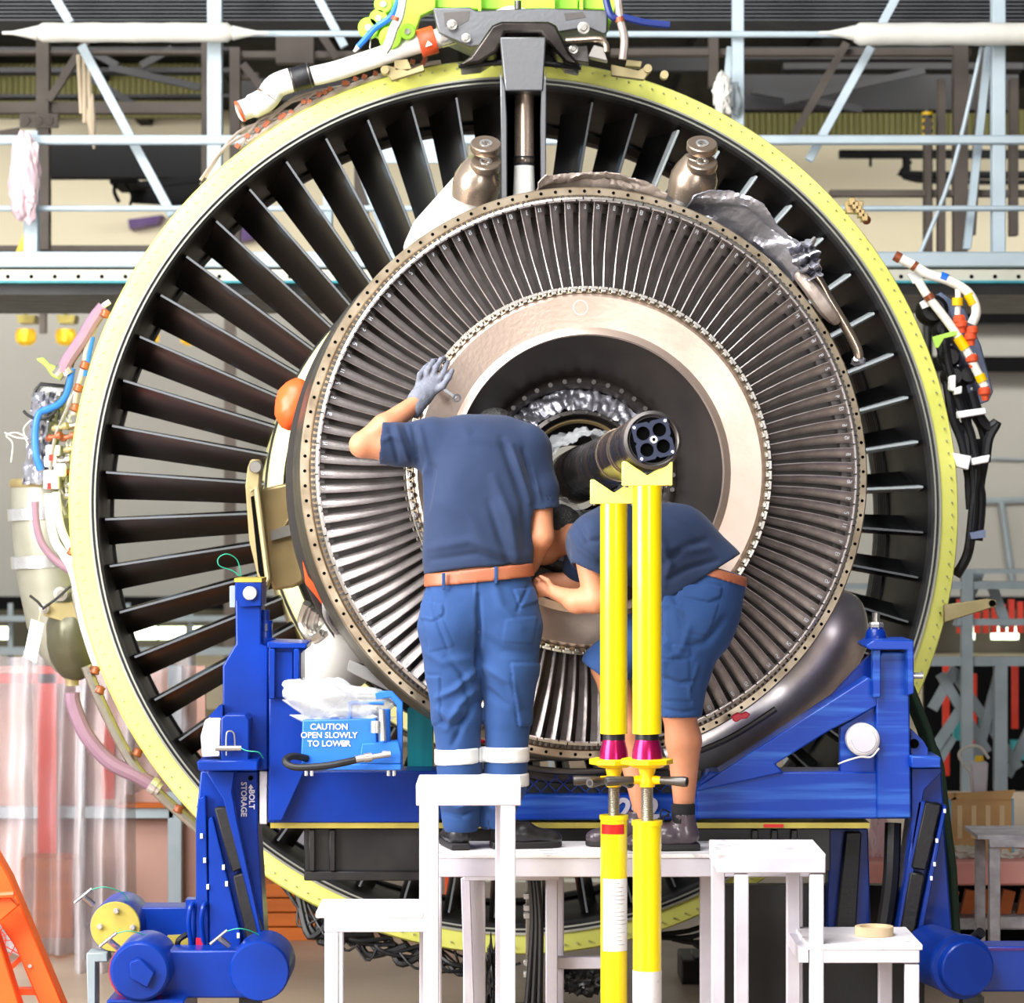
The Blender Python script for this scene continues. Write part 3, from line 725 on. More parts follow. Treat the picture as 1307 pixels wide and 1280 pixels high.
m.lathe([(1.11, 1.2), (1.11, 1.24), (1.0, 1.24), (1.0, 1.2)], EM, 128)
obj('case_flange', m, 'steel_dark', tcase)

# rotor
BW = TW + .075
m = MB().mat(0).lathe([(.675, BW + .0), (.66, BW + .012), (.60, BW + .0), (.545, BW - .01), (.525, BW + .004), (.516, BW + .008), (.512, BW - .0), (.512, BW - .03), (.66, BW - .06)], EM, 160)
rotor = obj('turbine_rotor', m, 'rotor_tan', eng)
m = MB().lathe([(.513, BW - .005), (.505, BW - .02), (.44, BW - .17), (.385, BW - .27), (.375, BW - .26), (.36, BW - .255), (.34, BW - .28), (.335, BW - .34), (.13, BW - .42), (.13, BW - .46), (.5, BW - .4), (.515, BW - .05)], EM, 128)
m.mat(1)
for k in range(40): m.cyl(EP(.365, k * 9, BW - .262), EP(.365, k * 9, BW - .246), .010, n=6)
obj('rotor_disc', m, ['rotor_dark', 'steel_dark'], rotor)
obj('blade_gap_shade', MB().lathe([(1.028, BW - .2), (.69, BW - .2), (.69, BW - .24), (1.028, BW - .24)], EM, 96), 'rotor_pit', rotor)  # black ring painted as the shade in the gaps between blades
m = MB(); NB = 112
for k in range(NB):
    a = 360 / NB * (k + .5); Rm = EM.to_3x3() @ Matrix.Rotation(R(a), 3, 'Z')
    m.box(EP(.684, a, BW + .002), (.012, .018, .03), Rm); m.box(EP(.694, a, BW - .002), (.013, .034, .03), Rm)
obj('root_ring', m, 'steel', rotor, bevel=.002, smooth=False)
m = MB().lathe([(.699, BW - .004), (.675, BW + .006), (.675, BW - .06), (.70, BW - .06)], EM, 112)
obj('root_seal', m, 'bronze_rim', rotor)

SEG = {'1': 'bc', '2': 'abged', '3': 'abgcd', '4': 'fgbc', '5': 'afgcd', '6': 'afgedc', '7': 'abc', '8': 'abcdefg', '9': 'abfgcd', '0': 'abcdef'}
SP = {'a': ((0, 2), (1, 2)), 'b': ((1, 2), (1, 1)), 'c': ((1, 1), (1, 0)), 'd': ((0, 0), (1, 0)), 'e': ((0, 0), (0, 1)), 'f': ((0, 1), (0, 2)), 'g': ((0, 1), (1, 1))}
def blade_mesh(num):
    m = MB(); secs = []; n_ = 7
    def cam_(t, tw, ch, tx):           # camber line: tangential (ccw +) and axial positions
        return (tx * (.5 - t) + .005 * math.sin(PI * t), -ch * t)
    secd = []
    for i in range(7):
        f = i / 6; r = .70 + (1.036 - .70) * f; tx = .023 + .013 * f; ch = .026 - .003 * f; th0 = .0034 - .001 * f; bow = .006 * math.sin(PI * f)
        up = []; dn = []
        for k in range(n_):
            t = k / (n_ - 1); x, w_ = cam_(t, 0, ch, tx); th = th0 * (math.sin(PI * min(1, .1 + t * .9)) ** .6) + .0012
            # normal of camber ~ ( -ch, -tx ) direction
            nx, nw = ch, -tx; q = math.hypot(nx, nw); nx /= q; nw /= q
            up.append(Vector((r, x + bow - nx * th, BW - .005 + w_ - nw * th))); dn.append(Vector((r, x + bow + nx * th, BW - .005 + w_ + nw * th)))
        secs.append(up + dn[::-1]); secd.append((r, tx, ch, bow))
    n = len(secs[0]); vs_ = [p for s_ in secs for p in s_]; fs = []
    for i in range(len(secs) - 1):
        for k in range(n):
            k2 = (k + 1) % n; fs.append((i * n + k, i * n + k2, (i + 1) * n + k2, (i + 1) * n + k))
    fs.append(tuple(range(n))); fs.append(tuple(range((len(secs) - 1) * n, len(secs) * n)))
    m.add(vs_, fs)
    # tip platform
    m.box((1.031, .002, BW - .02), (.010, .052, .05))
    if num:
        m.mat(1)
        tx, ch, bow = .037, .0235, .001
        nrm = Vector((0, -ch, tx)).normalized()
        tang = Vector((0, tx, ch)).normalized()
        org = Vector((1.0, tx * .5 + bow, BW - .005)) - tang * .030 + nrm * (-.0)
        wd, hh = .007, .008
        adv = 0
        for chn in num:
            for sg in SEG[chn]:
                (x0, y0), (x1, y1) = SP[sg]
                # digit x along blade height outward, y along chord
                p0 = org + tang * (adv + x0 * wd) + Vector((1, 0, 0)) * (y0 * hh)
                p1 = org + tang * (adv + x1 * wd) + Vector((1, 0, 0)) * (y1 * hh)
                p0 = p0 + nrm * .0042; p1 = p1 + nrm * .0042
                m.bar(p0, p1, .0024, .0006, nrm)
            adv += .011
    me = bpy.data.meshes.new('turbine_blade'); me.from_pydata(m.v, [], m.f); me.materials.append(MATS['blade_metal']); me.materials.append(MATS['chalk'])
    me.polygons.foreach_set('material_index', m.m)
    bm = bmesh.new(); bm.from_mesh(me); bmesh.ops.recalc_face_normals(bm, faces=bm.faces); bm.to_mesh(me); bm.free()
    me.shade_smooth(); me.set_sharp_from_angle(angle=R(40)); return me
stuffm = []
bmesh_cache = {}
for k in range(NB):
    a = 360 / NB * (k + .2)
    hidden = 232 < a < 271     # behind the standing man
    if hidden:
        stuffm.append(a); continue
    num = str(1 + (k * 7 + k // 16) % 16)
    if num not in bmesh_cache: bmesh_cache[num] = blade_mesh(num)
    o = bpy.data.objects.new('turbine_blade', bmesh_cache[num]); COL.objects.link(o); o.parent = rotor
    o.matrix_basis = EM @ Matrix.Rotation(R(a), 4, 'Z')
bm = bmesh.new()
b0 = blade_mesh('')
for a in stuffm:
    t = b0.copy(); t.transform(Matrix.Rotation(R(a), 4, 'Z')); bm.from_mesh(t)
me = bpy.data.meshes.new('turbine_blade'); bm.to_mesh(me); bm.free(); me.materials.append(MATS['blade_metal']); me.materials.append(MATS['chalk'])
me.shade_smooth(); me.set_sharp_from_angle(angle=R(40))
o = bpy.data.objects.new('turbine_blade', me); COL.objects.link(o); o.parent = rotor; o.matrix_basis = EM; o['kind'] = 'stuff'
print('BLADES individual', NB - len(stuffm))

# hub foil, bearing ring and shaft
def foilfn(r0, r1, w0, w1, amp, fq, seed):
    def fn(u, v):
        a = u * 2 * PI; r = r0 + (r1 - r0) * v; w_ = w0 + (w1 - w0) * v
        nn = amp * mnoise.noise(Vector((math.cos(a) * fq, math.sin(a) * fq, v * 3 + seed)))
        return E((r + nn) * math.cos(a), (r + nn) * math.sin(a), w_ + nn)
    return fn
obj('hub_foil', MB().sheet(foilfn(.335, .255, BW - .30, BW - .26, .011, 16, 1), 260, 12, .003), 'foil', rotor, label='crumpled silver foil ring')
m = MB().lathe([(.255, BW - .3), (.25, BW - .24), (.235, BW - .235), (.225, BW - .27), (.21, BW - .25), (.20, BW - .29), (.13, BW - .36), (.25, BW - .36)], EM, 96)
for k in range(30): m.cyl(EP(.243, k * 12, BW - .24), EP(.243, k * 12, BW - .23), .006, n=6)
obj('bearing_ring', m, 'steel_dark', rotor)
obj('bearing_ring', MB().lathe([(.214, BW - .245), (.208, BW - .235), (.200, BW - .25), (.206, BW - .26)], EM, 96), 'gold_steel', rotor)
ST = 3.24
shaft = obj('turbine_shaft', MB().turn(E(0, 0, BW - .4), AX, [(0, .105), (.3, .105), (.5, .098), (.62, .096), (ST - BW + .4 - .28, .090), (ST - BW + .4 - .20, .090), (ST - BW + .4 - .19, .097), (ST - BW + .4 - .1, .098), (ST - BW + .4 - .02, .099), (ST - BW + .4, .092)], 64), 'shaft_black', eng)
m = MB()
for d_, r_ in ((ST - .35, .0935), (ST - .39, .0938), (ST - .62, .0965)): obj('shaft_band', MB().turn(E(0, 0, d_), AX, [(0, r_), (.003, r_)], 48), 'clevis_metal', shaft)
m = MB().lathe([(.099, ST - .03), (.099, ST + .006), (.088, ST + .012), (.08, ST + .004), (.08, ST - .03)], EM, 64)
obj('shaft_collar', m, 'steel_dark', shaft)
# square end plate with four round holes: ring segments joined
bm = bmesh.new()
PLR = 13.0
def eplate():
    m = MB(); zz0 = ST + .003; zz1 = ST + .014; n = 24
    s_ = .064; hr = .0235; hc = .0285
    ca, sa = math.cos(R(PLR)), math.sin(R(PLR))
    def T(x, y, z): return E(x * ca - y * sa, x * sa + y * ca, z)
    for qx in (-1, 1):
        for qy in (-1, 1):
            cx, cy = qx * hc, qy * hc; x0, x1 = (0, s_) if qx > 0 else (-s_, 0); y0, y1 = (0, s_) if qy > 0 else (-s_, 0)
            for k in range(n):
                a0 = 2 * PI * k / n; a1 = 2 * PI * (k + 1) / n
                def bd(a):
                    dx, dy = math.cos(a), math.sin(a); t = 9
                    if dx > 1e-6: t = min(t, (x1 - cx) / dx)
                    if dx < -1e-6: t = min(t, (x0 - cx) / dx)
                    if dy > 1e-6: t = min(t, (y1 - cy) / dy)
                    if dy < -1e-6: t = min(t, (y0 - cy) / dy)
                    return cx + dx * t, cy + dy * t
                pi0 = (cx + hr * math.cos(a0), cy + hr * math.sin(a0)); pi1 = (cx + hr * math.cos(a1), cy + hr * math.sin(a1)); po0 = bd(a0); po1 = bd(a1)
                q = [pi0, po0, po1, pi1]
                m.hexa([T(x, y, zz0) for x, y in q], [T(x, y, zz1) for x, y in q])
    return m, T
m, T = eplate()
pl = obj('end_plate', m, 'box_blue_grey', shaft, ang=60)
MATS['box_blue_grey_dark'] = mat('plate_black', '23283a', 0.35, 0.6, color2='343a50', scale=20)
pl.data.materials[0] = MATS['plate_black']
obj('plate_pit', MB().cyl(E(0, 0, ST - .0), E(0, 0, ST + .002), .078, n=40), 'rotor_pit', shaft)
m = MB().cyl(T(0, 0, ST + .01), T(0, 0, ST + .026), .014, .012, 16); m.mat(1); m.cyl(T(0, 0, ST + .0261), T(0, 0, ST + .0263), .007, n=6)
obj('plate_nut', m, ['steel_bright', 'rotor_pit'], shaft)
for x, y in ((.054, .054), (-.054, .054), (.054, -.054), (-.054, -.054)):
    obj('plate_screw', MB().cyl(T(x, y, ST + .013), T(x, y, ST + .018), .005, n=8), 'steel_bright', shaft)
# plastic wrap round the shaft root
def wrapfn(u, v):
    a = u * 2 * PI; r = .118 + .05 * (1 - abs(v - .35)) ; w_ = BW - .28 + .30 * v
    nn = .03 * mnoise.noise(Vector((math.cos(a) * 3, math.sin(a) * 3, v * 5))) + .012 * mnoise.noise(Vector((math.cos(a) * 9, math.sin(a) * 9, v * 14)))
    r += nn + (.03 if 150 < math.degrees(a) < 330 else 0) * .6
    return E(r * math.cos(a), r * math.sin(a), w_)
obj('plastic_wrap', MB().sheet(wrapfn, 110, 26, .003), 'plastic_film', None, label='clear crumpled plastic film wrapped round the shaft root', cat='plastic film')
# chalk circle marks on the tan annulus
m = MB().lathe([(.028, 0), (.0265, 0), (.0265, .0008), (.028, .0008)], Matrix.Translation(EP(.618, 93, BW + .009)) @ EM.to_3x3().to_4x4(), 32)
obj('chalk_circle', m, 'chalk', rotor)
# ---------------------------------------------------------------- blue cradle under the engine
CY = 11.95
cr = thing('engine_cradle', 'big glossy blue steel transport cradle carrying the engine on its side posts', 'cradle', (P(700, 1000, CY).x, CY + .2, 0))
# cross beam
obj('cross_beam', MB().pxbox(342, 984, 560, 1050, CY, .22), 'blue_paint', cr, bevel=.006, seg=2)
obj('cross_beam', MB().pxbox(560, 1014, 895, 1047, CY + .01, .2), 'blue_scuffed', cr, bevel=.01, seg=2)
obj('cross_beam', MB().pxprism([(889, 1005), (905, 985), (1120, 985), (1160, 985), (1160, 1045), (889, 1045)], CY, .22), 'blue_scuffed', cr, bevel=.006, seg=2)
m = MB()
for k in range(18): m.bar(P(555 + k * 19, 1013, CY + .06), P(555 + k * 19 + 24, 989, CY + .06), .004, .004).bar(P(555 + k * 19 + 24, 1013, CY + .06), P(555 + k * 19, 989, CY + .06), .004, .004)
obj('mesh_guard', m, 'blue_paint', cr, smooth=False)
obj('mesh_back', MB().pxbox(555, 984, 895, 1014, CY + .1, .1), 'black_metal', cr)
obj('ledge', MB().pxbox(345, 1050, 1110, 1057, CY + .01, .3), 'plate_gold', cr)
m = MB().pxbox(388, 1057, 1060, 1112, CY + .06, .3)
for x in (394, 420, 960, 985, 1010): m.pxbox(x, 1059, x + 8, 1112, CY + .03, .05)
m.pxbox(388, 1112, 545, 1124, CY + .04, .2)
obj('under_frame', m, 'black_metal', cr, bevel=.004)
obj('number_mark', MB().pxbox(975, 1052, 1000, 1056, CY - .0, .02), 'red_paint', cr)
text('number_marking', '202', P(815, 1033, CY + .006), .105, 'white_paint', cr, bold=.004)
# left post: a wide box post with an open channel at its head
lp = obj('left_post', MB().pxprism([(343, 822), (392, 822), (392, 828), (384, 832), (384, 900), (389, 905), (389, 984), (360, 1048), (343, 1048)], CY - .06, .26), 'blue_paint', cr, bevel=.006, seg=2)
obj('post_channel', MB().pxbox(351, 832, 373, 890, CY - .068, .012), 'blue_dark' if 'blue_dark' in MATS else 'blue_paint', lp)
obj('post_flange', MB().pxprism([(341, 819), (392, 821), (391, 828), (341, 827)], CY - .1, .3), 'blue_paint', lp, bevel=.004)
obj('post_flange', MB().pxbox(343, 828, 351, 892, CY - .1, .05), 'blue_paint', lp, bevel=.003)
obj('post_flange', MB().pxbox(375, 828, 382, 890, CY - .1, .05), 'blue_paint', lp, bevel=.003)
# left column with the mount block
lc = obj('mount_column', MB().pxprism([(300, 740), (333, 740), (333, 822), (342, 826), (342, 983), (285, 983), (284, 850), (298, 826), (301, 822)], CY + .02, .2), 'blue_paint', cr, bevel=.006, seg=2)
obj('column_cap', MB().pxbox(299, 738, 334, 743, CY, .24), 'plate_gold', lc)
obj('column_collar', MB().pxprism([(300, 743), (334, 743), (334, 774), (306, 775), (304, 768), (300, 766)], CY + .0, .24), 'blue_paint', lc, bevel=.004)
obj('column_pin', MB().cyl(P(319, 757, CY - .02), P(319, 757, CY + .05), .027, n=24), 'steel_bright', lc, bevel=.003)
obj('column_side_plate', MB().pxbox(293, 748, 300, 775, CY + .05, .1), 'rack_grey', lc)
nut = obj('jacking_screw', MB().turn(P(338, 825, CY + .1), (0, 0, 1), [(0, .04), (.03, .042), (.035, .03), (.06, .028), (.061, .03), (.1, .03), (.1, .018), (.14, .018)], 24), 'blue_paint', cr)
obj('hex_nut', MB().turn(P(338, 806, CY + .1), (0, 0, 1), [(0, .028), (.004, .032), (.03, .032), (.034, .028)], 6), 'steel_bright', nut)
obj('stud', MB().cyl(P(338, 795, CY + .1), P(338, 783, CY + .1), .015, n=16), 'steel', nut)
# left lower bracket block and storage leg
bb = obj('pivot_block', MB().pxprism([(282, 916), (288, 912), (313, 912), (318, 918), (318, 972), (282, 972)], CY - .12, .2), 'blue_paint', cr, bevel=.006, seg=2)
obj('pivot_plate', MB().pxprism([(266, 915), (280, 900), (284, 900), (284, 916)], CY - .02, .1), 'blue_paint', bb)
obj('ratchet_block', MB().pxprism([(262, 918), (281, 918), (281, 966), (258, 966), (256, 940)], CY - .1, .14), 'white_worn', bb, bevel=.005)
obj('shelf_plate', MB().pxprism([(251, 971), (329, 970), (329, 984), (253, 984)], CY - .16, .3), 'blue_paint', bb, bevel=.005)
obj('locking_pin', MB().cyl(P(275, 955, CY - .15), P(308, 955, CY - .15), .011, n=12), 'steel', bb)
obj('pin_ring', MB().tube([P(289, 964, CY - .14), P(289, 938, CY - .14), P(293, 933, CY - .14), P(299, 937, CY - .14), P(300, 955, CY - .14)], .0035, 6), 'steel', bb)
obj('pin_lanyard', MB().tube([P(302, 952, CY - .15), P(315, 958, CY - .17), P(330, 960, CY - .17), P(336, 968, CY - .14)], .002, 5), 'green_wire', bb)
leg = obj('storage_leg', MB().pxprism([(256, 984), (329, 984), (329, 1060), (338, 1200), (340, 1215), (250, 1215), (250, 1045)], CY + .02, .2), 'blue_paint', cr, bevel=.006, seg=2)
obj('leg_rib', MB().pxprism([(262, 984), (300, 984), (296, 1010), (303, 1050), (336, 1198), (331, 1200), (285, 1020)], CY - .06, .08), 'blue_paint', leg, bevel=.004)
obj('leg_rib', MB().pxprism([(266, 1045), (271, 1042), (308, 1195), (306, 1213), (267, 1213)], CY - .02, .05), 'blue_paint', leg, bevel=.004)
obj('leg_rib', MB().pxprism([(253, 1020), (262, 1015), (267, 1213), (250, 1213), (250, 1050)], CY - .02, .05), 'blue_paint', leg, bevel=.004)
obj('rubber_pad', MB().pxprism([(273, 1031), (297, 1029), (316, 1106), (296, 1114)], CY - .05, .06), 'black_rubber', leg, bevel=.006)
obj('rubber_pad', MB().pxprism([(297, 1118), (317, 1112), (336, 1196), (314, 1200)], CY - .05, .06), 'black_rubber', leg, bevel=.006)
m = MB()
for x, y in ((285, 1107), (289, 1128), (257, 1067), (261, 1098), (265, 1132), (304, 1194)): m.pxbox(x - 1.6, y - 3, x + 1.6, y + 3, CY - .03, .02)
o = obj('pad_bolts', m, 'tag_white', leg, smooth=False)
obj('storage_hole', MB().cyl(P(320, 993, CY + .012), P(320, 993, CY + .03), .009, n=16), 'rotor_pit', leg)
text('bolt_storage_lettering', 'BOLT\nSTORAGE', P(316, 1020, CY + .012), .030, 'white_paint', leg, rot=(PI / 2, PI / 2, 0), bold=.0007)
m = MB().pxprism([(316.5, 1006), (323.5, 1006), (320, 1001)], CY + .012, .004).pxbox(318.8, 1006, 321.2, 1009, CY + .012, .004)
obj('storage_arrow', m, 'white_paint', leg)
obj('side_shim', MB().pxbox(331, 984, 341, 1052, CY + .03, .18), 'white_worn', cr, bevel=.003)
for x in (243, 259):
    m = MB().pxbox(x - 6, 1148, x + 8, 1160, CY + .0, .08)
    m.tube([P(x + 1, 1206, CY - .02), P(x - 2, 1180, CY - .04), P(x, 1158, CY - .05), P(x + 4, 1158, CY - .02), P(x + 4, 1206, CY + .01)], .009, 8)
    obj('hook_loop', m, 'blue_paint', leg)
obj('warning_mark', MB().pxbox(250, 1197, 259, 1211, CY - .03, .005), 'red_plastic', leg)
# left bogie: yellow capped drum, lower drums and arm
ar = obj('rear_arm', MB().pxbox(170, 1158, 250, 1212, CY + .35, .16), 'blue_paint', cr, bevel=.006, seg=2)
dr1 = obj('rear_drum', MB().turn(P(147, 1183, CY + .2), (0, 1, 0), [(0, .098), (.01, .1), (.3, .1)], 40), 'blue_paint', cr)
obj('drum_cap', MB().turn(P(147, 1183, CY + .19), (0, 1, 0), [(0, .094), (.004, .097), (.02, .097)], 40), 'plate_gold', dr1)
for x, y in ((148, 1163), (127, 1183), (169, 1184)): obj('cap_bolt', MB().turn(P(x, y, CY + .17), (0, 1, 0), [(0, .008), (.004, .011), (.02, .011)], 16), 'steel_bright', dr1)
la = obj('lower_arm', MB().pxbox(195, 1213, 325, 1274, CY - .18, .16), 'blue_paint', cr, bevel=.008, seg=2)
d2 = obj('front_drum', MB().turn(P(178, 1240, CY - .32), (0, 1, 0), [(0, .1), (.008, .109), (.02, .113), (.3, .113)], 48), 'blue_paint', cr)
obj('drum_box', MB().pxprism([(165, 1228), (177, 1223), (198, 1241), (188, 1262), (165, 1248)], CY - .35, .03), 'blue_paint', d2, bevel=.006)
obj('drum_rim', MB().turn(P(178, 1240, CY - .2), (0, 1, 0), [(0, .1145), (.008, .1155), (.02, .1145)], 48), 'red_plastic', d2)
d3 = obj('front_drum', MB().turn(P(331, 1240, CY - .32), (0, 1, 0), [(0, .105), (.006, .11), (.02, .112), (.3, .113)], 48), 'blue_paint', cr)
for x, y, lab in ((151, 1210, ''), (292, 1207, ''), (119, 1154, '')):
    yy = CY - .15 if x != 119 else CY + .25
    a = P(x, y, yy)
    h = obj('tee_handle', MB().cyl(a, P(x - 12, y - 10, yy - .02), .012, n=12).cyl(P(x - 24, y - 2, yy - .02), P(x - 2, y - 20, yy - .02), .006, n=8), 'steel', cr)
    obj('handle_lanyard', MB().tube([P(x - 4, y - 18, yy - .02), P(x + 15, y - 22, yy - .04), P(x + 38, y - 14, yy), P(x + 45, y, yy + .02)], .0022, 5), 'green_wire', h)
obj('brake_plate', MB().pxprism([(208, 1200), (214, 1194), (240, 1193), (240, 1213), (207, 1213)], CY + .1, .02), 'plate_gold', cr)
obj('arm_hose', MB().tube([P(226, 1214, CY), P(228, 1200, CY - .02), P(240, 1192, CY)], .011, 8), 'black_rubber', cr)
obj('foot_plate', MB().pxbox(136, 1276, 235, 1330, CY - .3, .5), 'blue_paint', cr, bevel=.006)
obj('caster_frame', MB().pxprism([(110, 1216), (136, 1216), (138, 1228), (122, 1228), (122, 1300), (112, 1300)], CY + .15, .12), 'rack_grey', cr, bevel=.004)
m = MB().turn(P(300, 1330, CY), (1, 0, 0), [(0, .12), (.01, .13), (.08, .13), (.09, .12)], 32)
obj('caster_wheel', m, 'black_rubber', cr)
m = MB().turn(P(150, 1330, CY), (1, 0, 0), [(0, .12), (.01, .13), (.08, .13), (.09, .12)], 32)
obj('caster_wheel', m, 'black_rubber', cr)
for x in (160, 320, 1240):
    a = P(x, 1270, CY - .1); obj('caster_fork', MB().box((a.x, a.y, a.z / 2), (.08, .1, a.z)), 'black_metal', cr)
# right side: post, web and diagonal
rp = obj('right_post', MB().pxprism([(1118, 842), (1126, 832), (1160, 832), (1163, 1044), (1120, 1044)], CY - .03, .26), 'blue_scuffed', cr, bevel=.006, seg=2)
obj('post_flange', MB().pxprism([(1104, 824), (1116, 817), (1166, 817), (1167, 885), (1158, 888), (1158, 829), (1110, 829)], CY - .12, .3), 'blue_scuffed', rp, bevel=.004)
obj('post_flange', MB().pxbox(1114, 829, 1124, 890, CY - .08, .06), 'blue_scuffed', rp, bevel=.003)
obj('side_gusset', MB().pxprism([(1114, 832), (1114, 862), (1040, 903), (1060, 890)], CY + .1, .06), 'blue_paint', rp)
dg = obj('diagonal_brace', MB().pxprism([(889, 1005), (1108, 864), (1122, 872), (1122, 900), (1060, 932), (990, 975), (1000, 986), (889, 1010)], CY - .02, .2), 'blue_scuffed', cr, bevel=.006, seg=2)
web = obj('web_plate', MB().pxprism([(1072, 928), (1122, 898), (1122, 986), (1072, 986)], CY + .02, .05), 'blue_scuffed', cr, bevel=.003)
obj('web_boss', MB().turn(P(1103, 945, CY - .08), (0, 1, 0), [(0, .05), (.006, .058), (.02, .058), (.025, .062), (.1, .062)], 40), 'white_worn', web)
obj('boss_plug', MB().turn(P(1103, 945, CY - .085), (0, 1, 0), [(0, .044), (.01, .048)], 40), 'white_paint', web)
obj('boss_wire', MB().tube([P(1070, 975, CY - .06), P(1080, 971, CY - .09), P(1098, 966, CY - .1), P(1112, 966, CY - .1), P(1122, 955, CY - .09)], .0035, 6), 'wrap_white', web)
nut = obj('jacking_screw', MB().turn(P(1118, 822, CY + .1), (0, 0, 1), [(0, .04), (.03, .042), (.05, .036), (.06, .028), (.065, .03)], 24), 'blue_paint', cr)
obj('hex_nut', MB().turn(P(1118, 806, CY + .1), (0, 0, 1), [(0, .026), (.004, .03), (.03, .03), (.036, .025)], 6), 'steel_bright', nut)
obj('stud', MB().cyl(P(1118, 795, CY + .1), P(1118, 782, CY + .1), .015, n=16), 'steel', nut)
sb = obj('shelf_bracket', MB().pxprism([(1163, 965), (1201, 966), (1201, 980), (1163, 980)], CY - .1, .25), 'blue_scuffed', cr, bevel=.004)
obj('bracket_plate', MB().pxprism([(1163, 930), (1178, 945), (1184, 955), (1184, 966), (1163, 966)], CY + .02, .04), 'blue_scuffed', sb)
obj('bracket_rib', MB().pxprism([(1163, 980), (1202, 980), (1202, 986), (1180, 1008), (1163, 1100)], CY + .0, .06), 'blue_paint', sb, bevel=.004)
obj('bracket_hole', MB().cyl(P(1167, 949, CY + .01), P(1167, 949, CY + .03), .018, n=20), 'rotor_pit', sb)
obj('clevis_pin', MB().cyl(P(1160, 862, CY - .08), P(1178, 862, CY - .08), .012, n=12), 'steel_bright', sb)
sl = obj('storage_leg', MB().pxprism([(1163, 1044), (1166, 985), (1202, 985), (1207, 1080), (1216, 1200), (1200, 1215), (1140, 1215)], CY + .06, .18), 'blue_paint', cr, bevel=.006, seg=2)
obj('leg_rib', MB().pxprism([(1172, 1022), (1182, 1022), (1152, 1200), (1142, 1200)], CY + .0, .07), 'blue_paint', sl, bevel=.004)
obj('leg_rib', MB().pxprism([(1204, 1027), (1209, 1028), (1176, 1200), (1168, 1200)], CY + .0, .07), 'blue_paint', sl, bevel=.004)
obj('rubber_pad', MB().pxprism([(1181, 1024), (1202, 1026), (1182, 1111), (1163, 1108)], CY - .01, .07), 'black_rubber', sl, bevel=.006)
obj('rubber_pad', MB().pxprism([(1162, 1113), (1181, 1116), (1166, 1199), (1148, 1192)], CY - .01, .07), 'black_rubber', sl, bevel=.006)
m = MB()
for x, y in ((1206, 1035), (1196, 1073), (1193, 1103), (1189, 1121), (1177, 1188)): m.pxbox(x - 1.4, y - 2.5, x + 1.4, y + 2.5, CY - .012, .02)
obj('pad_bolts', m, 'tag_white', sl, smooth=False)
il = obj('inner_leg', MB().pxprism([(1058, 1057), (1108, 1057), (1112, 1200), (1056, 1215)], CY + .25, .12), 'blue_paint', cr, bevel=.005)
obj('rubber_pad', MB().pxprism([(1080, 1062), (1100, 1062), (1092, 1195), (1066, 1198)], CY + .2, .06), 'black_rubber', il, bevel=.005)
o = obj('cable_chain', MB().tube([P(1140, 1050, CY + .12), P(1138, 1110, CY + .1), P(1134, 1150, CY + .1), P(1126, 1200, CY + .1)], .032, 8), 'black_rubber', cr)
rd = obj('hub_drum', MB().turn(P(1236, 1237, CY - .42), (-.22, 1, 0), [(0, .095), (.006, .1), (.05, .1), (.052, .118), (.07, .12), (.09, .118), (.1, .112), (.4, .112)], 48), 'blue_paint', cr)
obj('drum_knob', MB().cyl(P(1240, 1200, CY - .25), P(1252, 1190, CY - .3), .02, n=16), 'black_rubber', rd)
obj('hub_arm', MB().pxbox(1250, 1208, 1420, 1266, CY - .3, .16), 'blue_paint', cr, bevel=.008, seg=2)
obj('arm_stripe', MB().pxbox(1262, 1210, 1420, 1213, CY - .303, .01), 'purple_paint', rd)
obj('low_beam', MB().pxbox(900, 1130, 1180, 1300, CY + .5, .08), 'black_metal', cr)
# box with lettering on the left of the beam
PYY = CY - .26
pu = thing('hydraulic_pump', 'light blue hand pump unit with white caution lettering bolted to the cradle', 'hydraulic pump', P(450, 984, PYY))
pb = obj('pump_box', MB().pxprism([(386, 919), (480, 917), (482, 968), (480, 976), (387, 976), (384, 970)], PYY, .14), 'blue_light', pu, bevel=.005, seg=2)
text('caution_lettering', 'CAUTION\nOPEN SLOWLY\nTO LOWER', P(420, 938.5, PYY - .001), .031, 'white_paint', pb, bold=.0006)
m = MB().pxprism([(435, 947.5), (440, 947.5), (440, 945), (446, 949), (440, 953), (440, 950.5), (435, 950.5)], PYY - .002, .003)
obj('caution_arrow', m, 'white_paint', pb)
obj('base_plate', MB().pxbox(383, 975, 512, 983, PYY - .03, .2), 'blue_light', pu, bevel=.003)
vb = obj('valve_block', MB().pxprism([(462, 949), (508, 946), (512, 960), (512, 975), (458, 975)], PYY - .03, .1), 'blue_light', pu, bevel=.004)
obj('pump_cylinder', MB().cyl(P(491, 950, PYY), P(491, 905, PYY), .022, n=20), 'blue_light', pu)
obj('pump_frame', MB().pxprism([(478, 885), (486, 882), (500, 882), (514, 896), (514, 980), (508, 980), (506, 900), (498, 890), (480, 893)], PYY + .02, .03), 'blue_light', pu, bevel=.003)
obj('pump_handle', MB().tube([P(447, 917, PYY + .03), P(447, 899, PYY + .03), P(452, 897, PYY + .03), P(490, 897, PYY + .03)], .008, 8, 3), 'blue_light', pu)
obj('handle_bar', MB().cyl(P(457, 889, PYY + .08), P(490, 889, PYY + .04), .012, n=12), 'steel_dark', pu)
m = MB().cyl(P(487, 905, PYY - .04), P(489, 945, PYY - .04), .012, n=12).cyl(P(480, 935, PYY - .04), P(480, 920, PYY - .04), .02, n=14)
m.cyl(P(498, 962, PYY - .06), P(488, 962, PYY - .06), .012, n=8)
obj('fitting', m, 'steel_bright', vb)
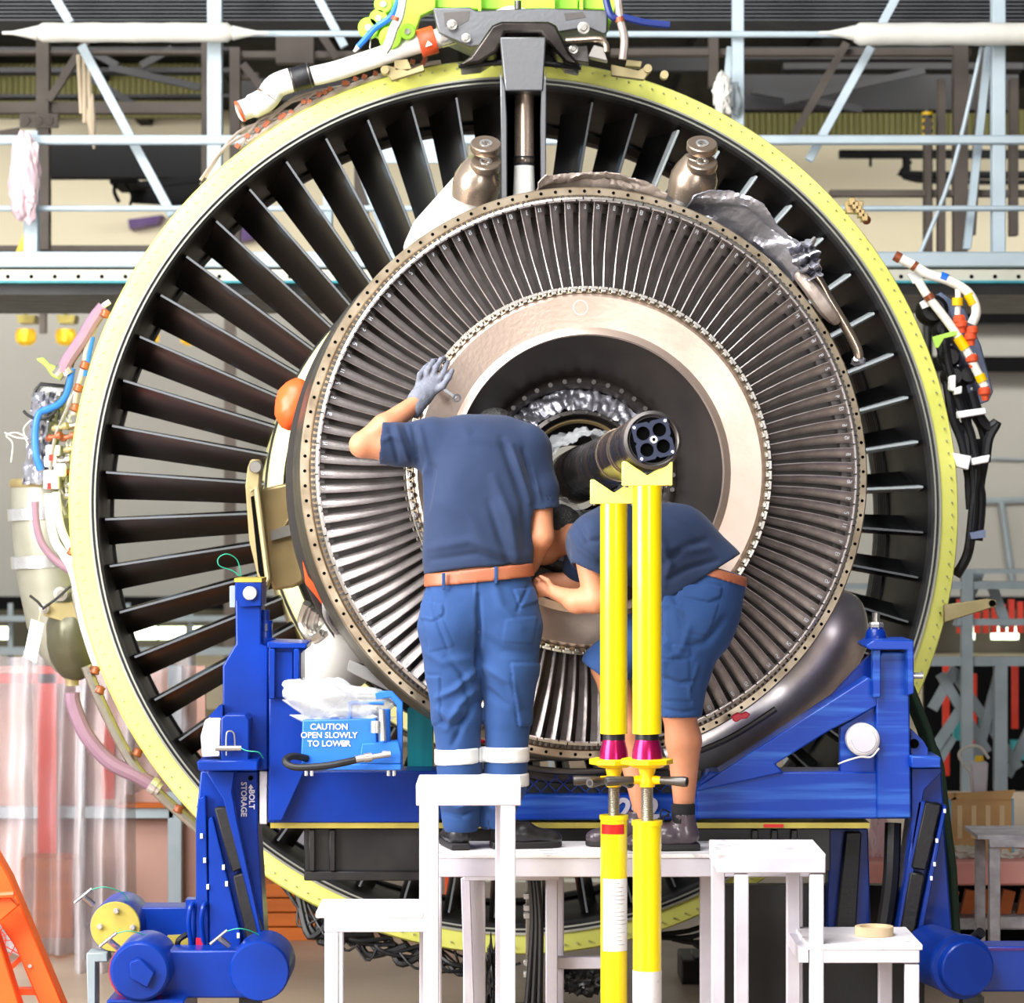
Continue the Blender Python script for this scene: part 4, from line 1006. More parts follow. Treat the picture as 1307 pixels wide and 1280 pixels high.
obj('pump_hose', MB().tube([P(392, 968, PYY + .0), P(374, 965, PYY - .04), P(364, 971, PYY - .07), P(376, 979, PYY - .09), P(410, 978, PYY - .1), P(440, 973, PYY - .09), P(470, 966, PYY - .06)], .0135, 10), 'black_rubber', pu)
obj('hose_fitting', MB().turn(P(454, 969, PYY - .08), P(500, 962, PYY - .06) - P(454, 969, PYY - .08), [(0, .014), (.03, .015), (.031, .018), (.06, .018), (.061, .011), (.13, .011)], 12), 'steel', pu)
for x in (391, 398, 496, 503): obj('mount_bolt', MB().cyl(P(x, 983, PYY + .03), P(x, 990, PYY + .03), .008, n=8), 'steel_bright', pu)
bag = MB()
def bagfn(u, v):
    a = u * 2 * PI; prof = [0.055, .14, .19, .17, .13][int(min(3.999, v * 4))] * (1 - (v * 4) % 1) + [0.055, .14, .19, .17, .13][min(4, int(v * 4) + 1)] * ((v * 4) % 1)
    n_ = mnoise.noise(Vector((math.cos(a) * 3, math.sin(a) * 3, v * 4))) * .05
    c = P(440 - 36 * (1 - v) ** 2, 868 + 50 * v, PYY + .07)
    return c + Vector(((prof + n_) * math.cos(a) * 1.05, (prof * .35 + n_ * .5) * math.sin(a), n_ * .6))
obj('plastic_bag', bag.sheet(bagfn, 70, 24, .002), 'plastic_film', None, label='clear crumpled plastic bag lying over the blue hand pump', cat='bag')
# strap over the right side
sp = thing('lifting_strap', 'dark green woven strap hanging down behind the right cradle post', 'strap', P(1195, 1215, CY + .3))
def strapfn(u, v):
    pts = [(1160, 880), (1180, 930), (1196, 980), (1203, 1040), (1212, 1110), (1218, 1215)]
    t = v * 5; i = min(4, int(t)); f = t - i; x = pts[i][0] * (1 - f) + pts[i + 1][0] * f; y = pts[i][1] * (1 - f) + pts[i + 1][1] * f
    wd = 20 if v > .3 else 16
    p = P(x + (u - .5) * wd, y - (u - .5) * 8 * (1 - v), CY + .27); p.y += .03 * math.cos(u * PI * 2); return p
obj('webbing', MB().sheet(strapfn, 10, 40, .006), 'green_strap', sp)

# ---------------------------------------------------------------- white work platform and step stools
def stool(name, label, cat, base, legs, rails, tops, mt='white_paint'):
    t = thing(name, label, cat, base)
    for (x, y, z0, z1, w_) in legs: obj('leg', MB().box((x, y, (z0 + z1) / 2), (w_, w_, z1 - z0)), mt, t, bevel=.004, seg=2)
    for a, b, w_, d_ in rails: obj('rail', MB().bar(a, b, w_, d_), mt, t, bevel=.004, seg=2)
    for c, s_ in tops: obj('tread', MB().box(c, s_), 'white_worn', t, bevel=.003)
    return t
def X(px, Y): return (px - 653.5) / FPX * Y
def Z(py, Y): return EYE - (py - 640) / FPX * Y
# work platform: long beam the two men stand on
Yf, Yb = 11.42, 11.86
zt = Z(1083, 11.6)
xl, xr = X(545, Yf), X(1040, Yf)
t = thing('work_platform', 'long white metal work platform the two men stand on', 'platform', ((xl + xr) / 2, (Yf + Yb) / 2, 0))
obj('tread', MB().box(((xl + xr) / 2, (Yf + Yb) / 2, zt - .008), (xr - xl, Yb - Yf, .016)), 'white_worn', t, bevel=.003)
for y in (Yf + .03, Yb - .03): obj('rail', MB().box(((xl + xr) / 2, y, zt - .05), (xr - xl, .05, .068)), 'white_paint', t, bevel=.004, seg=2)
for x in (X(597, Yf), X(612, Yb), X(704, Yb), xl + .03, xr - .03, X(900, Yb)):
    obj('leg', MB().box((x, Yb - .04 if x != xl + .03 else Yf + .03, (zt - .08) / 2), (.045, .045, zt - .08)), 'white_paint', t, bevel=.004)
obj('rail', MB().box(((X(590, Yf) + X(716, Yf)) / 2, Yb - .1, Z(1112, Yb)), (X(716, Yf) - X(590, Yf), .04, .04)), 'white_paint', t, bevel=.004)
obj('cross_rail', MB().box(((X(716, Yb) + X(768, Yb)) / 2 + .02, Yb + .0, Z(1228, Yb)), (X(790, Yb) - X(700, Yb), .05, .045)), 'white_paint', t, bevel=.004)
obj('leg', MB().box((X(708, Yb), Yb + .05, (zt - .08) / 2), (.07, .06, zt - .08)), 'white_paint', t, bevel=.004)
obj('brace', MB().bar(P(594, 1120, Yb - .1), P(600, 1300, Yb - .1), .035, .03), 'white_paint', t, bevel=.003)
# left two-step stool
t = thing('step_stool', 'tall white two-step stool in front of the standing man\'s legs', 'step stool', (X(590, 11.1), 11.1, 0))
Ya, Yc = 10.93, 11.30
z1 = Z(1004, Ya)
xa, xb = X(531, Ya), X(665, Ya)
obj('tread', MB().box(((xa + xb) / 2, (Ya + Yc) / 2, z1), (xb - xa, Yc - Ya, .02)), 'white_worn', t, bevel=.003)
for y in (Ya + .025, Yc - .025): obj('rail', MB().box(((xa + xb) / 2, y, z1 - .036), (xb - xa, .05, .06)), 'white_paint', t, bevel=.004, seg=2)
for x in (xa + .04, xb - .045):
    obj('leg', MB().box((x + (.012 if x < (xa + xb) / 2 else .0), Ya + .025, z1 / 2 - .03), (.052, .046, z1 - .07)), 'white_paint', t, bevel=.004, seg=2)
    obj('leg', MB().box((x + (-.012 if x < (xa + xb) / 2 else -.02), Yc - .025, z1 / 2 - .03), (.052, .046, z1 - .07)), 'white_paint', t, bevel=.004, seg=2)
for x in (xa + .02, xb - .02): obj('rail', MB().box((x, (Ya + Yc) / 2, z1 - .036), (.033, Yc - Ya - .094, .055)), 'white_paint', t)
xc = X(412, Ya); z2 = Z(1168, Ya)
for x in (xc + .02,): obj('rail', MB().box((x, (Ya + Yc) / 2, z2 - .034), (.033, Yc - Ya - .094, .05)), 'white_paint', t)
obj('tread', MB().box(((xc + xa) / 2, (Ya + Yc) / 2, z2), (xa - xc + .05, Yc - Ya, .02)), 'white_worn', t, bevel=.003)
for y in (Ya + .025, Yc - .025): obj('rail', MB().box(((xc + xa) / 2 + .02, y, z2 - .032), (xa - xc + .03, .044, .055)), 'white_paint', t, bevel=.004, seg=2)
for y in (Ya + .025, Yc - .025): obj('leg', MB().box((xc + .03, y, z2 / 2 - .03), (.048, .046, z2 - .06)), 'white_paint', t, bevel=.004, seg=2)
# right two-step stool
t = thing('step_stool', 'white two-step stool at right with a roll of tape on its lower step', 'step stool', (X(1040, 11.1), 11.1, 0))
Ya, Yc = 10.85, 11.30
z1 = Z(1093, Ya); xa, xb = X(905, Yc), X(1054, Ya)
obj('tread', MB().box(((xa + xb) / 2, (Ya + Yc) / 2, z1), (xb - xa, Yc - Ya, .02)), 'white_worn', t, bevel=.003)
for y in (Ya + .025, Yc - .025): obj('rail', MB().box(((xa + xb) / 2, y, z1 - .03), (xb - xa, .05, .055)), 'white_paint', t, bevel=.004, seg=2)
for x, y in ((xa + .085, Ya + .025), (xa + .03, Yc - .025), (xb - .03, Ya + .025), (xb - .075, Yc - .025)):
    obj('leg', MB().box((x, y, z1 / 2 - .03), (.048, .046, z1 - .065)), 'white_paint', t, bevel=.004, seg=2)
for x in (xa + .02, xb - .02): obj('rail', MB().box((x, (Ya + Yc) / 2, z1 - .034), (.033, Yc - Ya - .094, .05)), 'white_paint', t)
xd = X(1176, Ya); z2 = Z(1209, Ya)
obj('rail', MB().box((xd - .02, (Ya + Yc) / 2, z2 - .034), (.033, Yc - Ya - .094, .045)), 'white_paint', t)
obj('rail', MB().box((xb - .075, (Ya + Yc) / 2, z2 - .03), (.033, Yc - Ya - .03, .049)), 'white_paint', t)
obj('tread', MB().box(((xb + xd) / 2 - .03, (Ya + Yc) / 2, z2), (xd - xb + .07, Yc - Ya, .02)), 'white_worn', t, bevel=.003)
for y in (Ya + .025, Yc - .025): obj('rail', MB().box(((xb + xd) / 2 - .03, y, z2 - .03), (xd - xb + .05, .044, .05)), 'white_paint', t, bevel=.004, seg=2)
for x, y in ((xd - .03, Ya + .025), (xd - .075, Yc - .025)): obj('leg', MB().box((x, y, z2 / 2 - .03), (.048, .046, z2 - .06)), 'white_paint', t, bevel=.004, seg=2)
q = Vector((X(1117, 11.05), 11.08, z2 + .0105))
obj('tape_roll', MB().lathe([(.068, 0), (.068, .032), (.05, .032), (.05, 0)], Matrix.Translation(q), 40), 'tape_tan', None, bevel=.001, label='roll of tan tape lying on the lower step of the right white stool', cat='tape')

# ---------------------------------------------------------------- yellow jack stands
def jack(px, Y, top, label, handles, lower_top, red, lab2):
    x = X(px, Y); sc = 1.0
    t = thing('jack_stand', label, 'jack stand', (x, Y, 0), 'yellow jack stands under the shaft')
    def z(py): return Z(py, Y)
    r = .049
    V = MB()
    zb, zt_ = z(top + 31), z(top)
    hw = .084
    V.prism([(x - hw, Y - .04, zb), (x + hw, Y - .04, zb), (x + hw, Y - .04, zt_), (x + hw - .012, Y - .04, zt_), (x, Y - .04, zt_ - .048), (x - hw + .012, Y - .04, zt_), (x - hw, Y - .04, zt_)], (0, .09, 0))
    hd = obj('v_block', V, 'yellow_cap', t, bevel=.003)
    for s_ in (-.07, .065): obj('block_screw', MB().cyl((x + s_, Y - .03, zb - .006), (x + s_, Y - .03, zb), .006, n=8), 'steel_dark', hd)
    zc = z(936)
    up = obj('upper_tube', MB().cyl((x, Y, zc), (x, Y, zb), r, n=40), 'yellow_paint', t)
    obj('seal_band', MB().cyl((x, Y, z(944)), (x, Y, zc), r * .82, n=32), 'black_metal', t)
    obj('adjuster_cup', MB().turn((x, Y, z(968)), (0, 0, 1), [(0, .052), (.03, .049), (.06, .041), (z(944) - z(968), .04)], 32), 'magenta_metal', t)
    obj('flange_plate', MB().turn((x, Y, z(979)), (0, 0, 1), [(0, .055), (.01, .066), (.011, .088), (z(968) - z(979), .088)], 8), 'yellow_deep', t, bevel=.002)
    nutz = z(995)
    hn = obj('handle_nut', MB().turn((x, Y, z(1004)), (0, 0, 1), [(0, .026), (.02, .03), (.04, .024), (.06, .03), (z(980) - z(1004), .03)], 20), 'yellow_deep', t)
    for an in handles:
        dx, dy = math.cos(R(an)), math.sin(R(an))
        a = Vector((x, Y, nutz)); b = a + Vector((dx * .05, dy * .05, 0)); c = a + Vector((dx * .14, dy * .14, -.012 + .01))
        hb = obj('handle', MB().turn(b, c - b, [(0, .013), (.03, .014), (.085, .018), (.095, .016)], 16), 'steel_dark', t)
        obj('handle_boss', MB().cyl(a, b, .018, .013, 14), 'yellow_deep', hb)
        obj('handle_tip', MB().cyl(c, c + (c - b).normalized() * .006, .009, n=12), 'black_rubber', hb)
    zl = z(lower_top)
    m = MB(); zz = zl
    m.turn((x, Y, zl - .02), (0, 0, 1), [(k * .003, .021 if k % 2 else .0185) for k in range(int((nutz - zl + .02) / .003))], 20)
    obj('screw', m, 'steel', t)
    m = MB().turn((x, Y, .06), (0, 0, 1), [(0, r * .98), (zl - .06 - .016, r * .98), (zl - .06 - .015, r * 1.06), (zl - .06, r * 1.06)], 40)
    lt = obj('lower_tube', m, 'yellow_paint', t)
    if red:
        obj('red_label', MB().lathe([(r * .985, zl - .065), (r * .995, zl - .065), (r * .995, zl - .03), (r * .985, zl - .03)], Matrix.Translation((x, Y, 0)), 20, R(205), R(318)), 'red_paint', lt)
        m = MB().lathe([(r * .985, z(1212)), (r * .995, z(1212)), (r * .995, z(1120)), (r * .985, z(1120))], Matrix.Translation((x, Y, 0)), 20, R(215), R(345))
        m.mat(1)
        for k in range(16):
            zq = z(1126 + k * 5.2); a0 = 225 + random.random() * 10; m.lathe([(r * .996, zq), (r * 1.0, zq), (r * 1.0, zq + .002), (r * .996, zq + .002)], Matrix.Translation((x, Y, 0)), 10, R(a0), R(a0 + 60 + random.random() * 45))
        obj('paper_label', m, ['tag_white', 'step_grey'], lt)
    else:
        obj('paint_patch', MB().lathe([(r * .985, z(1300)), (r * 1.0, z(1300)), (r * 1.0, z(1238)), (r * .985, z(1238))], Matrix.Translation((x, Y, 0)), 30), 'white_worn', lt)
    obj('foot_plate', MB().box((x, Y, .03), (.34, .34, .06)), 'yellow_deep', t, bevel=.01)
    return t
jack(826, 10.63, 589, 'front yellow jack stand with a V block under the tip of the shaft', (-25, 195), 1047, False, '')
jack(783.5, 11.27, 612, 'rear yellow jack stand with a red and a paper label on its lower tube', (185, 232, 292), 1040, True, '')
# ---------------------------------------------------------------- people: smooth implicit bodies turned into one mesh each
def V3(*a): return np.array(a, dtype=np.float64)
def pv(px, py, Y): v = P(px, py, Y); return V3(v.x, v.y, v.z)
class Field:
    def __init__(s, lo, hi, h):
        s.h = h; s.lo = np.array(lo, float); s.n = np.ceil((np.array(hi) - s.lo) / h).astype(int) + 1
        s.a = np.full(tuple(s.n), 0.08, np.float32)
    def sub(s, lo, hi, m):
        i0 = np.maximum(0, np.floor((lo - m - s.lo) / s.h).astype(int)); i1 = np.minimum(s.n, np.ceil((hi + m - s.lo) / s.h).astype(int) + 1)
        if (i1 <= i0).any(): return None
        sl = tuple(slice(a, b) for a, b in zip(i0, i1))
        g = [s.lo[k] + s.h * np.arange(i0[k], i1[k]) for k in range(3)]
        return sl, g[0][:, None, None], g[1][None, :, None], g[2][None, None, :]
    def cap(s, a, b, ra, rb, k=.02, flat=None, f=1.0, op='add'):
        a = np.asarray(a, float); b = np.asarray(b, float); rm = max(ra, rb)
        q = s.sub(np.minimum(a, b) - rm, np.maximum(a, b) + rm, k + .05)
        if q is None: return s
        sl, x, y, z = q; ab = b - a; L = max(ab.dot(ab), 1e-9)
        dx, dy, dz = x - a[0], y - a[1], z - a[2]
        t = np.clip((dx * ab[0] + dy * ab[1] + dz * ab[2]) / L, 0, 1)
        dx = dx - t * ab[0]; dy = dy - t * ab[1]; dz = dz - t * ab[2]
        if flat is not None:
            n = np.asarray(flat, float); n = n / np.linalg.norm(n); vn = dx * n[0] + dy * n[1] + dz * n[2]; c = (1 / f - 1)
            dx = dx + n[0] * vn * c; dy = dy + n[1] * vn * c; dz = dz + n[2] * vn * c
            ln = np.sqrt(dx * dx + dy * dy + dz * dz); r = ra + t * (rb - ra)
            d = (ln - r) * np.where(ln > 1e-6, 1.0, 1.0) * (1 + (f - 1) * np.clip(np.abs(vn / f) / np.maximum(ln, 1e-6), 0, 1))
        else:
            d = np.sqrt(dx * dx + dy * dy + dz * dz) - (ra + t * (rb - ra))
        s.comb(sl, d, k, op); return s
    def comb(s, sl, d, k, op):
        A = s.a[sl]
        if op == 'add':
            h = np.clip(.5 + .5 * (A - d) / k, 0, 1); s.a[sl] = A * (1 - h) + d * h - k * h * (1 - h)
        else:
            h = np.clip(.5 - .5 * (A + d) / k, 0, 1); s.a[sl] = A * (1 - h) + (-d) * h + k * h * (1 - h)
    def chain(s, pts, k=.02, flat=None, f=1.0):
        for (p, r), (q, r2) in zip(pts[:-1], pts[1:]): s.cap(p, q, r, r2, k, flat, f)
        return s
    def cut(s, p, n, k=.004):     # removes the side n points to
        p = np.asarray(p, float); n = np.asarray(n, float); n = n / np.linalg.norm(n)
        g = [s.lo[i] + s.h * np.arange(s.n[i]) for i in range(3)]
        d = (g[0][:, None, None] - p[0]) * n[0] + (g[1][None, :, None] - p[1]) * n[1] + (g[2][None, None, :] - p[2]) * n[2]
        s.a = np.maximum(s.a, d.astype(np.float32)); return s
    def cutlocal(s, p, n, c, rad):    # cut only within a ball
        p = np.asarray(p, float); n = np.asarray(n, float); n = n / np.linalg.norm(n)
        g = [s.lo[i] + s.h * np.arange(s.n[i]) for i in range(3)]
        d = (g[0][:, None, None] - p[0]) * n[0] + (g[1][None, :, None] - p[1]) * n[1] + (g[2][None, None, :] - p[2]) * n[2]
        q = np.sqrt((g[0][:, None, None] - c[0]) ** 2 + (g[1][None, :, None] - c[1]) ** 2 + (g[2][None, None, :] - c[2]) ** 2) - rad
        d = np.minimum(d, -q); s.a = np.maximum(s.a, d.astype(np.float32)); return s
    def copy(s):
        f = Field.__new__(Field); f.h, f.lo, f.n, f.a = s.h, s.lo, s.n, s.a.copy(); return f
    def mesh(s):
        a = s.a; a[0] = a[-1] = .05; a[:, 0] = a[:, -1] = .05; a[:, :, 0] = a[:, :, -1] = .05
        ins = a < 0; nx, ny, nz = a.shape
        cnt = np.zeros((nx - 1, ny - 1, nz - 1), np.int8); pos = {}
        corners = [(i, j, k) for i in (0, 1) for j in (0, 1) for k in (0, 1)]
        for (i, j, k) in corners: cnt += ins[i:nx - 1 + i, j:ny - 1 + j, k:nz - 1 + k]
        act = np.argwhere((cnt > 0) & (cnt < 8))
        if len(act) == 0: return np.zeros((0, 3)), np.zeros((0, 4), int)
        val = {c: a[act[:, 0] + c[0], act[:, 1] + c[1], act[:, 2] + c[2]].astype(float) for c in corners}
        sm = np.zeros((len(act), 3)); ct = np.zeros(len(act))
        for c in corners:
            for ax in range(3):
                if c[ax] == 0:
                    d_ = list(c); d_[ax] = 1; d_ = tuple(d_); v0, v1 = val[c], val[d_]; m = (v0 < 0) != (v1 < 0)
                    t = np.where(m, v0 / np.where(np.abs(v0 - v1) < 1e-12, 1, v0 - v1), 0)
                    pt = np.tile(np.array(c, float), (len(act), 1)); pt[:, ax] += t; sm[m] += pt[m]; ct[m] += 1
        verts = (act + sm / ct[:, None]) * s.h + s.lo
        idx = np.full((nx - 1, ny - 1, nz - 1), -1, np.int64); idx[act[:, 0], act[:, 1], act[:, 2]] = np.arange(len(act))
        F = []
        for ax in range(3):
            u, v = (ax + 1) % 3, (ax + 2) % 3
            s0 = [slice(0, n_) for n_ in a.shape]; s1 = list(s0); s0[ax] = slice(0, a.shape[ax] - 1); s1[ax] = slice(1, a.shape[ax])
            A = ins[tuple(s0)]; B = ins[tuple(s1)]; E_ = np.argwhere(A != B)
            E_ = E_[(E_[:, u] > 0) & (E_[:, v] > 0) & (E_[:, u] < a.shape[u] - 1) & (E_[:, v] < a.shape[v] - 1)]
            q = []
            for du, dv in ((-1, -1), (0, -1), (0, 0), (-1, 0)):
                e = E_.copy(); e[:, u] += du; e[:, v] += dv; q.append(idx[e[:, 0], e[:, 1], e[:, 2]])
            q = np.stack(q, 1); fl = A[E_[:, 0], E_[:, 1], E_[:, 2]]
            q[~fl] = q[~fl][:, ::-1]; F.append(q)
        F = np.concatenate(F); return verts, F[(F >= 0).all(1)]

def field_obj(name, fld, mt, parent, folds=None, smooth_it=2, label=None, pockets=None, noise_amp=0.0, nscale=14):
    v, f = fld.mesh()
    me = bpy.data.meshes.new(name); me.from_pydata(v.tolist(), [], f.tolist()); me.materials.append(MATS[mt])
    bm = bmesh.new(); bm.from_mesh(me)
    for _ in range(smooth_it): bmesh.ops.smooth_vert(bm, verts=bm.verts, factor=.5, use_axis_x=True, use_axis_y=True, use_axis_z=True)
    bm.normal_update(); 
    co = np.array([w_.co[:] for w_ in bm.verts]); no = np.array([w_.normal[:] for w_ in bm.verts])
    px = 653.5 + FPX * co[:, 0] / co[:, 1]; py = 640 - FPX * (co[:, 2] - EYE) / co[:, 1]
    facing = np.clip(-no[:, 1] * 2.0 + .3, 0, 1); disp = np.zeros(len(co))
    for (pts, wd, amp) in (folds or []):
        best = np.full(len(co), 1e9)
        L = len(pts) - 1
        taper = np.zeros(len(co))
        for i in range(L):
            ax_, ay = pts[i]; bx_, by = pts[i + 1]; dx, dy = bx_ - ax_, by - ay
            t = np.clip(((px - ax_) * dx + (py - ay) * dy) / (dx * dx + dy * dy), 0, 1)
            d = np.hypot(px - ax_ - t * dx, py - ay - t * dy); g = (i + t) / L
            m = d < best; best = np.where(m, d, best); taper = np.where(m, np.sin(np.pi * np.clip(g * .86 + .07, 0, 1)) ** .5, taper)
        disp += 2.2 * amp * np.exp(-(best / wd) ** 2) * facing * taper
    for (poly, amp) in (pockets or []):
        inside = np.zeros(len(co), bool); n = len(poly); j = n - 1; ed = np.full(len(co), 1e9)
        for i in range(n):
            xi, yi = poly[i]; xj, yj = poly[j]
            if yi != yj: inside ^= ((yi > py) != (yj > py)) & (px < (xj - xi) * (py - yi) / (yj - yi) + xi)
            dx, dy = xj - xi, yj - yi; t = np.clip(((px - xi) * dx + (py - yi) * dy) / (dx * dx + dy * dy), 0, 1)
            ed = np.minimum(ed, np.hypot(px - xi - t * dx, py - yi - t * dy)); j = i
        disp += np.where(inside, amp * np.clip(ed / 2.0, 0, 1), -amp * .5 * np.exp(-(ed / 1.5) ** 2)) * facing
    if noise_amp:
        nn = np.array([mnoise.noise(Vector((c[0] * nscale, c[1] * nscale, c[2] * nscale * .8))) + .5 * mnoise.noise(Vector((c[0] * nscale * 2.3, c[1] * nscale * 2.3, c[2] * nscale * 1.7))) for c in co]); disp += noise_amp * nn
    co = co + no * disp[:, None]
    for i, w_ in enumerate(bm.verts): w_.co = co[i]
    bm.to_mesh(me); bm.free(); me.shade_smooth()
    o = bpy.data.objects.new(name, me); COL.objects.link(o)
    if label: o['label'] = label
    return parented(o, parent)

def finger(F_, pts, r0, r1, k=.004):
    n = len(pts) - 1
    for i in range(n): F_.cap(pts[i], pts[i + 1], r0 + (r1 - r0) * i / n, r0 + (r1 - r0) * (i + 1) / n, k)

# ======================= the standing man, seen from behind =======================
BM1 = P(620, 1083, 11.6)
man = thing('person', 'person standing with back turned in navy shirt and trousers, gloved hand on the turbine', 'person', (BM1.x, 11.6, zt))
YB = 11.58
# joints
hipL, hipR = pv(575, 795, YB), pv(652, 795, YB)
kneL, kneR = pv(583, 915, YB + .0), pv(649, 905, YB + .02)
ankL, ankR = pv(587, 1048, YB + .0), pv(630, 1048, YB + .04)
shL, shR = pv(548, 562, 11.66), pv(672, 572, 11.68)
elL, wrL = pv(462, 568, 11.62), pv(530, 515, 11.74)
elR, wrR = pv(692, 685, 11.58), pv(678, 722, 11.70)
headc = pv(632, 556, 11.93)
F = Field((-.62, 11.2, zt - .02), (.22, 12.12, 2.72), .0065)
# torso
F.cap(pv(612, 770, YB), pv(614, 700, YB + .01), .17, .165, .05, (0, 1, 0), .62)
F.cap(pv(614, 700, YB + .01), pv(618, 600, 11.64), .165, .19, .05, (0, 1, 0), .62)
F.cap(pv(560, 572, 11.66), pv(660, 578, 11.68), .085, .085, .05)
F.cap(hipL, kneL, .08, .05, .03); F.cap(hipR, kneR, .08, .05, .03)
F.cap(kneL, ankL, .05, .034, .02); F.cap(kneR, ankR, .05, .032, .02)
F.cap(pv(621, 575, 11.72), pv(630, 560, 11.88), .062, .058, .03)       # neck
F.cap(headc + V3(0, .0, .0), headc + V3(0, .03, -.06), .085, .072, .03)
F.cap(headc + V3(.0, .095, -.04), headc + V3(0, .105, -.055), .014, .016, .012)   # nose
for s_ in (-1, 1):
    F.cap(headc + V3(.085 * s_, .01, -.01), headc + V3(.085 * s_, .015, -.04), .014, .01, .01, (1, 0, 0), .5)
    F.cap(headc + V3(.032 * s_, .083, -.005), headc + V3(.034 * s_, .083, -.005), .012, .012, .004, op='sub')
F.cap(headc + V3(-.02, .097, -.082), headc + V3(.02, .097, -.082), .004, .004, .004, op='sub')
# left arm raised, elbow out to the left
F.cap(shL, pv(500, 572, 11.64), .058, .052, .03); F.cap(pv(500, 572, 11.64), elL, .052, .045, .02)
F.cap(elL, pv(490, 545, 11.66), .046, .046, .015); F.cap(pv(490, 545, 11.66), wrL, .046, .032, .02)
# right arm down beside the body, forearm into the engine
F.cap(shR, pv(688, 630, 11.62), .06, .052, .03); F.cap(pv(688, 630, 11.62), elR, .05, .043, .02)
F.cap(elR, wrR, .043, .030, .015)
hw_ = wrR
for j, (dx, dz) in enumerate(((-.018, .022), (-.008, .008), (-.002, -.006), (.002, -.02))):
    b_ = hw_ + V3(dx, .06, dz); finger(F, [hw_ + V3(dx * .6, .02, dz * .8), b_, b_ + V3(-.008, .035, -.012), b_ + V3(-.018, .045, -.032)], .0105, .0075)
F.cap(hw_, hw_ + V3(-.005, .06, .0), .026, .03, .015, (1, 0, 0), .55)
finger(F, [hw_ + V3(-.01, .02, .015), hw_ + V3(-.035, .045, .025), hw_ + V3(-.045, .07, .02)], .011, .009)
# feet
field_body = F
field_obj('body', F, 'skin', man, smooth_it=2)
# hair
H = Field(headc - .16, headc + .16, .006)
H.cap(headc + V3(0, -.01, .012), headc + V3(0, -.022, -.035), .094, .086, .02)
H.cut(headc + V3(0, .035, 0), (0, 1, -.25)); H.cut(headc + V3(0, 0, -.085), (0, .3, -1))
field_obj('hair', H, 'hair', man, smooth_it=1, noise_amp=.003, nscale=60)
# glove on the left hand: palm, four fingers and thumb leaning on the ring
G = Field((-.42, 11.6, 2.55), (-.16, 12.0, 2.95), .0035)
w0 = pv(527, 521, 11.73); pm = pv(545, 494, 11.79)
G.cap(w0, pv(535, 509, 11.755), .039, .038, .01, (0, 1, 0), .8)
G.cap(pv(534, 510, 11.755), pm, .037, .043, .015, (.3, 1, .2), .5)
G.cap(pv(540, 505, 11.77), pv(552, 486, 11.79), .036, .036, .015, (.3, 1, .2), .45)
for pts, r0 in (([(534, 490), (536, 478), (543, 469), (549, 464)], .0115), ([(543, 484), (547, 470), (553, 461), (557, 460)], .012), ([(551, 483), (557, 468), (563, 459), (567, 457)], .012), ([(559, 487), (566, 476), (569, 467), (571, 462)], .011)):
    finger(G, [pv(x, y, yy) for (x, y), yy in zip(pts, (11.785, 11.775, 11.80, 11.84))], r0, .0088, .005)
finger(G, [pv(553, 500, 11.78), pv(565, 493, 11.765), pv(573, 481, 11.775), pv(577, 473, 11.80)], .0135, .0095, .008)
G.cut(w0 + (w0 - pm) * .18, (w0 - pm))
field_obj('work_glove', G, 'glove', man, smooth_it=1, noise_amp=.0008, nscale=70, label='grey knitted work glove on the left hand')
# shirt
S = Field((-.62, 11.25, 1.9), (.26, 12.0, 2.75), .006)
S.cap(pv(609, 740, YB), pv(610, 700, YB + .005), .192, .19, .05, (0, 1, 0), .64)
S.cap(pv(610, 700, YB + .005), pv(616, 610, 11.63), .19, .208, .06, (0, 1, 0), .62)
S.cap(pv(582, 650, 11.6), pv(585, 600, 11.64), .10, .10, .06); S.cap(pv(650, 650, 11.6), pv(650, 600, 11.65), .095, .10, .06)
S.cap(pv(556, 568, 11.66), pv(668, 573, 11.69), .098, .098, .06)
S.cap(pv(596, 562, 11.70), pv(640, 560, 11.73), .085, .08, .06)
S.cap(pv(548, 565, 11.66), pv(512, 568, 11.645), .086, .078, .04); S.cap(pv(512, 568, 11.645), pv(478, 564, 11.64), .078, .082, .02)
S.cap(pv(672, 580, 11.67), pv(688, 625, 11.63), .085, .072, .04); S.cap(pv(688, 625, 11.63), pv(693, 668, 11.60), .07, .068, .02)
eL = pv(486, 566, 11.64); S.cutlocal(eL, (-1, 0, .10), eL, .19)
eR = pv(692, 650, 11.61); S.cutlocal(eR, (.05, 0, -1), eR + V3(.03, 0, -.05), .10)
S.cap(pv(500, 567, 11.643), pv(470, 566, 11.64), .068, .072, .006, op='sub')
S.cap(pv(690, 640, 11.615), pv(693, 680, 11.60), .058, .06, .006, op='sub')
S.cut(pv(610, 728, YB), (.09, -.12, -1))
folds = [([(640, 560), (668, 640), (672, 700)], 5, -.006), ([(652, 570), (676, 640)], 4, .006), ([(668, 575), (682, 620)], 4, -.007), ([(630, 610), (650, 660), (660, 715)], 6, .006), ([(624, 640), (640, 690), (650, 720)], 5, -.005),
         ([(540, 575), (552, 600), (545, 650)], 5, -.006), ([(535, 545), (546, 590), (538, 640)], 4, .005), ([(527, 545), (534, 590)], 3, -.006), ([(505, 545), (520, 585)], 4, .006), ([(498, 548), (508, 588)], 3, -.005), ([(515, 540), (530, 580)], 3, -.004),
         ([(548, 700), (600, 690), (655, 712)], 6, .005), ([(550, 715), (610, 706), (660, 722)], 4, -.004), ([(590, 545), (600, 560), (660, 565)], 6, .003), ([(560, 640), (600, 660), (625, 720)], 9, .003), ([(680, 600), (690, 640)], 3, .004), ([(488, 562), (500, 556), (510, 562)], 3, .004)]
field_obj('shirt', S, 'navy_shirt', man, folds, 2, noise_amp=.0018, nscale=9)
